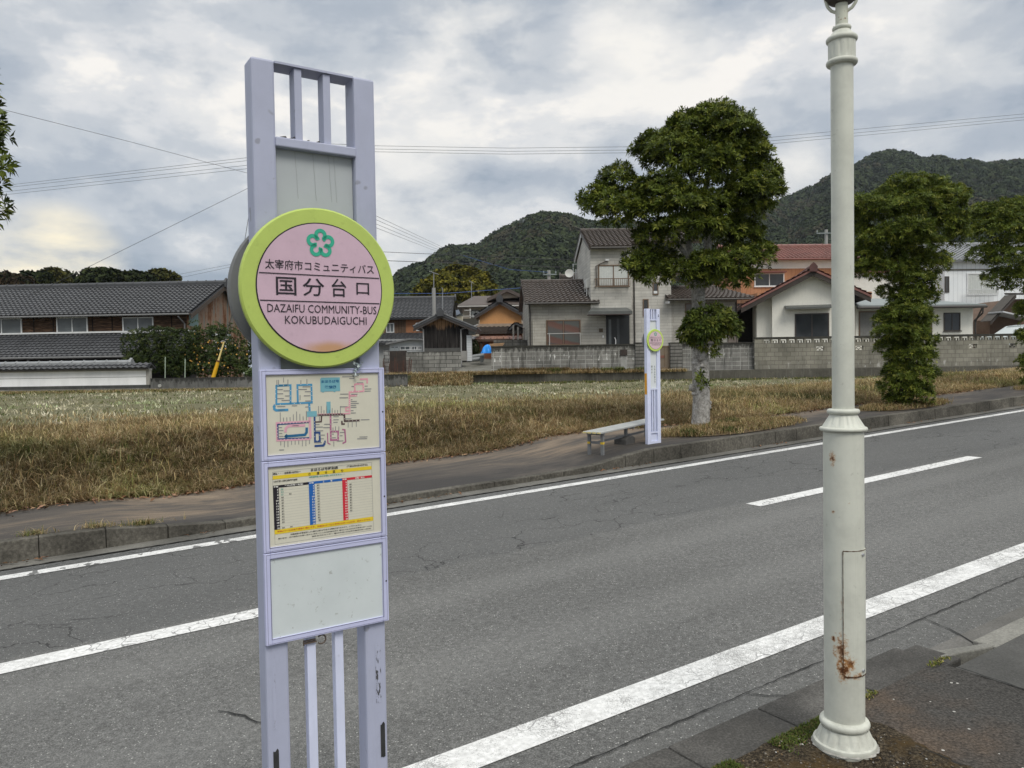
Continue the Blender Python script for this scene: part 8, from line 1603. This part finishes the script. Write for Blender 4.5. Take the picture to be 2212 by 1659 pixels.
# pylon on the left hill
pb = hill(np.array(1137.0), np.array(0.80)); PYY = pb[1]; pl = thing('pylon', 'small grey lattice pylon on the wooded slope left of the big tree', 'pylon', V((float((1137-CX)/F*PYY), float(PYY), float(pb[2]) + 3)))
P0 = V(pl.location); topz = at(1137, 474, PYY).z
def pyl(m):
    h = topz - P0.z; sgs = ((-1, -1), (1, -1), (1, 1), (-1, 1)); lv = [0, .25, .45, .62, .76, .88, 1.0]
    for sx, sy in sgs: m.tube([P0 + V((sx*2.2, sy*2.2, -3)), P0 + V((sx*.5, sy*.5, h))], .16, 4)
    for a, b in zip(lv, lv[1:]):
        wa, wb = 2.2 - 1.7*a, 2.2 - 1.7*b
        for (sx, sy), (tx, ty) in zip(sgs, sgs[1:] + sgs[:1]): m.tube([P0 + V((sx*wa, sy*wa, a*h)), P0 + V((tx*wb, ty*wb, b*h))], .10, 4); m.tube([P0 + V((sx*wb, sy*wb, b*h)), P0 + V((tx*wb, ty*wb, b*h))], .10, 4)
    for a, l in ((.70, 3.6), (.83, 3.2), (.96, 2.6)): m.tube([P0 + V((-l, 0, a*h)), P0 + V((l, 0, a*h))], .14, 4)
make(pyl, 'lattice', MAT('pylon steel', (0.16, 0.175, 0.18), 0.6, 0.1), pl)

# ------------------------------------------------------------------ overhead wires
M_WIRE = MAT('black cable', (0.035, 0.037, 0.04), 0.5, 0.1); M_BLUEW = MAT('blue sleeved cable', (0.03, 0.08, 0.26), 0.5, 0.1)
def wire(pts, label, r=0.013, mat=None, name='power_line', cat='power line', group='overhead wires', n=10, sag=0.0):
    m = MB(); P_ = [at(px, py, Y) for px, py, Y in pts]; out = []
    for a, b in zip(P_, P_[1:]):
        for i in range(n): t = i/n; p = a.lerp(b, t); p.z -= sag*4*t*(1-t); out.append(p)
    out.append(P_[-1]); m.tube(out, r, 5); tag(m.build(name, mat or M_WIRE, loc=out[0]), label, cat, group)
for dy, l in ((0, 'topmost'), (5, 'second'), (13, 'third'), (19, 'lowest')):
    wire([(-160, 420+dy, 62), (531, 341+dy*1.25, 46.5), (672, 326+dy*0.4, 44)], f'{l} of four cables rising from the left edge to behind the near sign', 0.011)
for dy, l in ((0, 'topmost'), (7, 'middle'), (13, 'lowest')):
    wire([(672, 309+dy, 44), (815, 315+dy, 45), (1100, 320+dy, 48), (1365, 317+dy, 50), (1660, 297+dy*1.1, 52), (1930, 272+dy*1.1, 54), (2212, 246+dy, 56), (2500, 216+dy, 58)], f'{l} of three long cables crossing the sky behind the big tree', 0.011)
wire([(-120, 206, 30), (0, 235, 32), (280, 306, 38), (531, 373, 43), (672, 410, 44)], 'single cable slanting down from the upper left edge to the near sign', 0.010)
wire([(672, 330, 44), (531, 409, 42), (150, 597, 36), (60, 640, 35)], 'stay wire slanting down left to the roof of the long house', 0.010)
wire([(380, 594, 90), (520, 567, 80), (672, 538, 70)], 'upper faint cable behind the left rim of the round sign', 0.014); wire([(380, 602, 90), (520, 572, 80), (672, 544, 70)], 'lower faint cable behind the left rim of the round sign', 0.014)
for k, (y0, x1, y1) in enumerate(((470, 952, 532), (478, 946, 534), (487, 938, 536), (495, 930, 538))):
    wire([(672, 400 + k*12, 44), (820, y0, 60), (x1, y1, 110), (1000, y1 + 20, 150)], ('first', 'second', 'third', 'fourth')[k] + ' from the top of four cables fanning down right of the round sign', 0.016)
wire([(672, 536, 44), (845, 545, 44.5), (1207, 560.5, 45.5), (1345, 563, 46), (1500, 565, 46.5)], 'upper dark cable running from the round sign to the upstairs window', 0.014); wire([(672, 552, 44), (845, 563.5, 44.5), (1207, 577, 45.5), (1345, 579, 46), (1500, 580, 46.5)], 'lower dark cable running from the round sign to the upstairs window', 0.018)
wire([(700, 633, 55), (854, 634, 56), (960, 634, 58), (1126, 622, 60), (1188, 612, 62)], 'blue cable sagging in front of the yellowish camphor tree', 0.022, M_BLUEW); wire([(1000, 552, 58), (1100, 582, 60), (1188, 588.5, 62)], 'blue grey cable dropping to the small crossarm pole', 0.016, M_BLUEW)
wire([(1660, 560, 53), (1786, 556, 53)], 'dark cable along the eave of the red roofed house', 0.014)

# ------------------------------------------------------------------ dry grass, stubble, weeds, litter
def cover(name, label, n, srange, fd, hgt, wid, nper, cols, seed, spread=0.05, curl=1.0, vis=(-260, 2450), dens=None, cat='grass', per=False):
    r = np.random.default_rng(seed); s = r.uniform(*srange, n); d = fd(s, r, n); x = RD.x*s + RN.x*d; y = RD.y*s + RN.y*d
    px = CX + F*x/np.maximum(y, 0.1); k = (y > 2) & (px > vis[0]) & (px < vis[1]) & (y < 36.0)
    if dens is not None: k &= r.random(n) < dens(s, d, y)
    s, d, x, y = s[k], d[k], x[k], y[k]; z = bankz(s, d); pos = np.stack([x, y, z - 0.01], 1)
    v, f, c = tufts(pos, nper, hgt, wid, spread, cols, curl, seed, per)
    pt = vnoise(s*0.9, d*0.9, seed) ; pt2 = vnoise(s*0.35, d*0.5, seed+3)
    kgr = np.repeat((0.62 + 0.70*pt)*(0.75 + 0.5*pt2), nper*5)[:, None]
    gm = np.repeat(np.clip((vnoise(s*0.7 + 9, d*0.8, seed+5) - 0.62)*4, 0, 1), nper*5)[:, None]*np.array((0.72, 0.92, 0.68)) + (1 - np.repeat(np.clip((vnoise(s*0.7 + 9, d*0.8, seed+5) - 0.62)*4, 0, 1), nper*5)[:, None])
    return tag(npmesh(name, v, f, M_GRASS, tint=c*kgr*gm), label, cat, kind='stuff')
M_GRASS = TINT('dry grass', 0.85, 0.12, 0.12, 0.25)
DRY = [(0.25, 0.165, 0.08), (0.38, 0.285, 0.16), (0.18, 0.12, 0.06), (0.52, 0.43, 0.27), (0.17, 0.15, 0.06), (0.12, 0.12, 0.042), (0.27, 0.195, 0.105)]
DRYL = [(0.38, 0.29, 0.15), (0.48, 0.39, 0.22), (0.30, 0.21, 0.10), (0.22, 0.19, 0.075)]
STRAW = [(0.52, 0.48, 0.35), (0.42, 0.385, 0.26), (0.60, 0.56, 0.43), (0.32, 0.29, 0.175)]
GREEN = [(0.10, 0.125, 0.035), (0.14, 0.155, 0.05), (0.18, 0.18, 0.07), (0.075, 0.095, 0.028)]
near_d = lambda s, r, n: np.interp(s, _dx, _dy) + 0.02 + r.power(1.0, n)*4.6
cover('dry_grass', 'matted brown dry grass on the bank behind the far pavement', 30000, (-6, 30), near_d, 0.19, 0.0085, 13, DRY, 101, 0.035, 1.7, per=True, dens=lambda s, d, y: np.clip(14/y, 0.25, 1))
cover('dry_grass', 'taller bleached grass stems arching over the bank', 6500, (-6, 28), lambda s, r, n: np.interp(s, _dx, _dy) + 0.3 + r.random(n)*4.2, 0.32, 0.011, 2, [mul(c, 1.25) for c in DRYL], 102, 0.06, 1.5)
cover('dry_grass', 'pale flattened straw along the foot of the bank', 9000, (-6, 30), lambda s, r, n: np.interp(s, _dx, _dy) + np.abs(r.normal(0, 0.35, n)), 0.2, 0.008, 3, DRYL + DRY[:2], 103, 0.07, 1.75)
cover('green_weeds', 'green weed patches among the dry grass of the bank', 2600, (-6, 28), lambda s, r, n: np.interp(s, _dx, _dy) + 0.1 + r.random(n)*3.6, 0.13, 0.012, 5, GREEN, 104, 0.09, 1.0, dens=lambda s, d, y: (vnoise(s*0.8 + 3, d*1.1, 77) > 0.60)*1.0)
far_d = lambda s, r, n: np.interp(s, _dx, _dy) + 3.6 + r.random(n)*26
cover('dry_grass', 'brown grass fringe where the bank meets the stubble field', 16000, (-8, 46), lambda s, r, n: np.interp(s, _dx, _dy) + 3.4 + np.abs(r.normal(0, 1.8, n)), 0.15, 0.012, 3, DRY[:4] + DRYL[:2], 105, 0.08, 1.1)
cover('green_weeds', 'low green regrowth across the stubble field', 12000, (-14, 56), lambda s, r, n: np.interp(s, _dx, _dy) + 6 + r.random(n)*22, 0.09, 0.022, 3, GREEN, 106, 0.10, 0.9, dens=lambda s, d, y: 0.35 + 0.65*(vnoise(s*0.25, d*0.5, 33) > 0.45))
def rows_d(s, r, n): return np.interp(s, _dx, _dy) + 5.2 + np.round(r.random(n)*22/0.34)*0.34 + r.normal(0, 0.03, n)
cover('rice_stubble', 'pale cut straw tufts standing in rows across the field', 5200, (-14, 56), rows_d, 0.17, 0.018, 9, STRAW, 107, 0.07, 1.6, per=True, dens=lambda s, d, y: np.clip(1.35 - (y - 18)/34, 0.2, 1)*(0.35 + 0.65*vnoise(s*0.22, d*0.3, 21)))
# grassy verge of the lane and weeds on the retaining wall
r = np.random.default_rng(120); n = 5200; x = r.uniform(-26, -2.2, n); xr = np.where(x < -5.6, 0, 1); y = np.where(x < -5.6, 32.0 + r.normal(0, 0.3, n), 35.0 + r.normal(0, 0.4, n)); k = (np.abs(x + 5.6) > 0.0)
z = np.where(x < -5.6, 0.93 + r.random(n)*0.04, np.where(y < 35.1, 0.95 + (y - 34.3)*0.35, 1.30 + r.random(n)*0.1)); pos = np.stack([x, y, z], 1)
v, f, c = tufts(pos, 6, 0.12, 0.020, 0.10, DRY[:4] + DRYL + GREEN[:2], 1.5, 121); tag(npmesh('verge_grass', v, f, M_GRASS, tint=c), 'shaggy brown and green verge grass below the lane and white wall', 'grass', kind='stuff')
m = MB(); bp = [(-8.5, 33.2, 0.9), (-2.0, 34.0, 0.9), (-2.0, 35.4, 1.40), (-8.5, 35.4, 1.40)]; m.quad(*bp); struct(m.build('verge_bank', MAT('turf bank soil', (0.09, 0.075, 0.035), 0.95, 0.4, 3)))
n = 2600; t = r.random(n); x = r.uniform(-8.4, -1.9, n); pos = np.stack([x, 33.3 + 2.1*t, 0.91 + 0.5*t], 1); v, f, c = tufts(pos, 8, 0.24, 0.022, 0.10, DRY[:4] + DRYL + GREEN[:1], 1.5, 119, True); tag(npmesh('verge_grass', v, f, M_GRASS, tint=c), 'shaggy straw grass on the little bank left of the retaining wall', 'grass', kind='stuff')
n = 5200; x = r.uniform(-3.0, 8, n); keep = r.random(n) < np.where(x < 1.5, 1.0, 0.25); x = x[keep]; pos = np.stack([x, 35.48 + r.normal(0, 0.10, len(x)), 1.37 + 0*x], 1); v, f, c = tufts(pos, 5, 0.22, 0.018, 0.08, DRYL + DRY[:3], 1.4, 122); tag(npmesh('verge_grass', v, f, M_GRASS, tint=c), 'straw coloured grass hanging over the top of the retaining wall', 'grass', kind='stuff')
n = 1500; x = r.uniform(-0.6, 4.2, n); x = x[r.random(n) < np.where(x < 2.6, 1, 0.2)]; pos = np.stack([x, 36.0 + r.normal(0, 0.08, len(x)), 1.40 + 0*x], 1); v, f, c = tufts(pos, 6, 0.30, 0.02, 0.09, [(0.20, 0.12, 0.05), (0.26, 0.17, 0.08), (0.14, 0.10, 0.05), (0.10, 0.12, 0.04)], 0.9, 123); tag(npmesh('dry_weeds', v, f, M_GRASS, tint=c), 'brown dry weeds along the foot of the stained block wall', 'weeds', kind='stuff')
for i, (px, py, l) in enumerate(((1316, 801, 'green weed clump on the retaining wall left of the letter box'), (1339, 800, 'green weed clump on the retaining wall below the letter box'), (1395, 803, 'green weed clump on the retaining wall beside the far bus stop'), (1196, 797, 'small green weed clump by the stained block wall'))):
    p = at(px, py, 35.6); p.z = 1.40; pos = np.array(p)[None] + r.normal(0, 0.18, (60, 3))*(1, 0.4, 0); v, f, c = tufts(pos, 5, 0.28, 0.035, 0.05, GREEN, 0.9, 130+i); tag(npmesh('weed_clump', v, f, M_GRASS, loc=p, tint=c), l, 'weeds', 'weed clumps on the retaining wall')
n = 2600; x = r.uniform(-26, 26, n); y = np.where(x < -5.6, 31.8, 35.25) + r.normal(0, 0.2, n); pos = np.stack([x, y, np.full(n, FIELD) - 0.01], 1); v, f, c = tufts(pos, 5, 0.16, 0.025, 0.12, GREEN + GREEN + DRYL[:1], 0.9, 124); tag(npmesh('green_weeds', v, f, M_GRASS, tint=c), 'bright green grass strip at the far edge of the field', 'grass', kind='stuff')
# tree pits on the far pavement: soil, straw, tufts
def pit(s0, s1, d0, d1, n, label, seed, zt=0.20):
    m = MB(); pts = []; cs, cd_ = (s0+s1)/2, (d0+d1)/2
    rg = [(cs + (s1-s0)/2*cos(a)*(1 + 0.12*sin(5*a)), cd_ + (d1-d0)/2*sin(a)*(1 + 0.1*sin(3*a + 1))) for a in np.linspace(0, 2*pi, 33)[:-1]]
    vs = [SD(s, d, kz(s) + 0.012) for s, d in rg] + [SD(cs + (s-cs)*.6, cd_ + (d-cd_)*.6, kz(s) + 0.07) for s, d in rg] + [SD(cs, cd_, kz(cs) + 0.09)]; k_ = 32
    m.add(vs, [(i, (i+1) % k_, k_ + (i+1) % k_, k_ + i) for i in range(k_)] + [(k_+i, k_ + (i+1) % k_, 2*k_) for i in range(k_)]); struct(m.build('tree_pit_soil', MAT('dry soil', (0.11, 0.08, 0.045), 0.95, 0.35, 8, bump=0.02), smooth=True))
    r = np.random.default_rng(seed); a = r.uniform(0, 2*pi, n); q = np.sqrt(r.random(n))*1.02; s = cs + (s1-s0)/2*np.cos(a)*q; d = cd_ + (d1-d0)/2*np.sin(a)*q; pos = np.stack([RD.x*s + RN.x*d, RD.y*s + RN.y*d, GR*s + nkz(s) + 0.02 + 0.06*(1-q)], 1)
    v, f, c = tufts(pos, 5, 0.14, 0.009, 0.07, DRYL + DRY[:3] + GREEN[:1], 1.3, seed); tag(npmesh('dry_grass', v, f, M_GRASS, tint=c), label, 'grass', kind='stuff')
pit(9.75, 13.3, 9.3, 10.6, 1800, 'straw coloured grass round the foot of the big tree', 140); pit(15.7, 18.7, 9.3, 10.35, 1300, 'straw coloured grass round the foot of the second street tree', 141); pit(23.0, 26.5, 9.3, 10.4, 900, 'dry grass round the foot of the right edge tree', 142)
for i, (s, d, h, l) in enumerate(((11.65, 10.1, 0.20, 'dark green grass tuft right of the big tree trunk'), (10.15, 9.75, 0.13, 'low green tuft between the far bus stop and the tree'), (10.9, 9.55, 0.11, 'low green tuft at the kerb below the big tree'), (24.2, 10.0, 0.22, 'dark green tuft at the right edge tree'))):
    p = SD(s, d, kz(s) + 0.03); pos = np.array(p)[None] + r.normal(0, 0.09, (70, 3))*(1, 1, 0); v, f, c = tufts(pos, 4, h, 0.013, 0.03, [(0.045, 0.07, 0.02), (0.07, 0.10, 0.028), (0.10, 0.13, 0.04)], 0.8, 150+i); tag(npmesh('grass_tuft', v, f, M_GRASS, loc=p, tint=c), l, 'grass tuft', 'green grass tufts in the tree pits')
for i, (px, py, l) in enumerate(((72, 1168, 'small dry grass tuft on the far kerb at the left edge'), (215, 1148, 'small dry grass tuft in the joint behind the far kerb'), (325, 1137, 'smallest grass tuft on the far kerb'), (555*0 + 300, 1128, 'yellowing grass tuft spreading over the dropped kerb'))):
    p = onroad(px, py, 0.2); s = p.x*RD.x + p.y*RD.y; p = SD(s, 9.21, kz(s)); pos = np.array(p)[None] + np.outer(r.normal(0, (0.06, 0.08, 0.05, 0.13)[i], 40), np.array((RD.x, RD.y, 0))) + r.normal(0, 0.02, (40, 3))*(1, 1, 0); v, f, c = tufts(pos, 3, 0.10, 0.006, 0.02, DRYL + GREEN[:2], 1.8, 160+i); tag(npmesh('grass_tuft', v, f, M_GRASS, loc=p, tint=c), l, 'grass tuft', 'grass tufts on the far kerb')
# leaf litter: along the toe of the bank and in the gutter
def litter(s, d, z, size, cols, seed):
    r = np.random.default_rng(seed); n = len(s); p = np.stack([RD.x*s + RN.x*d, RD.y*s + RN.y*d, GR*s + z], 1); a = r.uniform(0, 2*pi, n); L_ = size*r.uniform(0.5, 1.3, n); t = np.stack([np.cos(a), np.sin(a), r.normal(0, 0.25, n)], 1)*L_[:, None]; b = np.stack([-np.sin(a), np.cos(a), r.normal(0, 0.3, n)], 1)*(L_*0.4)[:, None]
    v = np.stack([p - t, p + b + (0, 0, 0.012), p + t, p - b + (0, 0, 0.004)], 1); v[..., 2] += 0.012; c = np.repeat(np.array(cols)[r.integers(0, len(cols), n)]*r.uniform(0.7, 1.3, (n, 1)), 4, 0); return v.reshape(-1, 3), np.arange(4*n).reshape(-1, 4), c
LC = [(0.22, 0.11, 0.06), (0.16, 0.085, 0.045), (0.30, 0.19, 0.11), (0.11, 0.07, 0.04), (0.26, 0.15, 0.10)]
n = 2600; s = r.uniform(-5, 22, n); d = np.interp(s, _dx, _dy) + r.normal(-0.02, 0.13, n); v, f, c = litter(s, d, nkz(s) + 0.03 + np.maximum(0, d - np.interp(s, _dx, _dy))*0.25, 0.04, LC, 171); tag(npmesh('leaf_litter', v, f, M_TINT, tint=c), 'red brown fallen leaves along the foot of the grassy bank', 'leaf litter', kind='stuff')
n = 420; s = r.uniform(-3, 22, n); cl_ = vnoise(s*1.7, s*0, 8) > 0.55; s = s[cl_]; d = 8.99 - np.abs(r.normal(0, 0.05, len(s))); v, f, c = litter(s, d, 0.01 + 0*s, 0.03, LC, 172); tag(npmesh('leaf_litter', v, f, M_TINT, tint=c), 'scattered fallen leaves in the gutter of the far kerb', 'leaf litter', kind='stuff')
for i, (px, py, l) in enumerate(((130, 1060, 'bright red fallen leaf on the grass at left'), (310, 941, 'red autumn leaf high on the grassy bank'))):
    p = onroad(px, py, 0.32 if i == 0 else 0.75) if i == 0 else at(px, py, 12.6); m = MB(); m.add([p + V(q)*1.0 for q in ((-.05, 0, .03), (0, -.03, .05), (.06, 0, .035), (0, .035, .045))], [(0, 1, 2, 3)]); tag(m.build('fallen_leaf', MAT('red leaf', (0.55, 0.03, 0.03), 0.5, 0.1), loc=p), l, 'leaf', 'red leaves')

# ------------------------------------------------------------------ air between the viewer and the hills
m = MB(); m.par((-1500, -60, -1.9), (3000, 0, 0), (0, 1500, 0), (0, 0, 420)); hz_ = m.build('haze', None); tag(hz_, kind='stuff')
mh = bpy.data.materials.new('thin air'); mh.use_nodes = True; th_ = mh.node_tree; th_.nodes.clear(); vo = th_.nodes.new('ShaderNodeVolumePrincipled'); ou = th_.nodes.new('ShaderNodeOutputMaterial')
vo.inputs['Color'].default_value = (0.80, 0.88, 1.0, 1); vo.inputs['Density'].default_value = 0.00009; vo.inputs['Anisotropy'].default_value = 0.2
th_.links.new(vo.outputs[0], ou.inputs['Volume']); hz_.data.materials.append(mh)
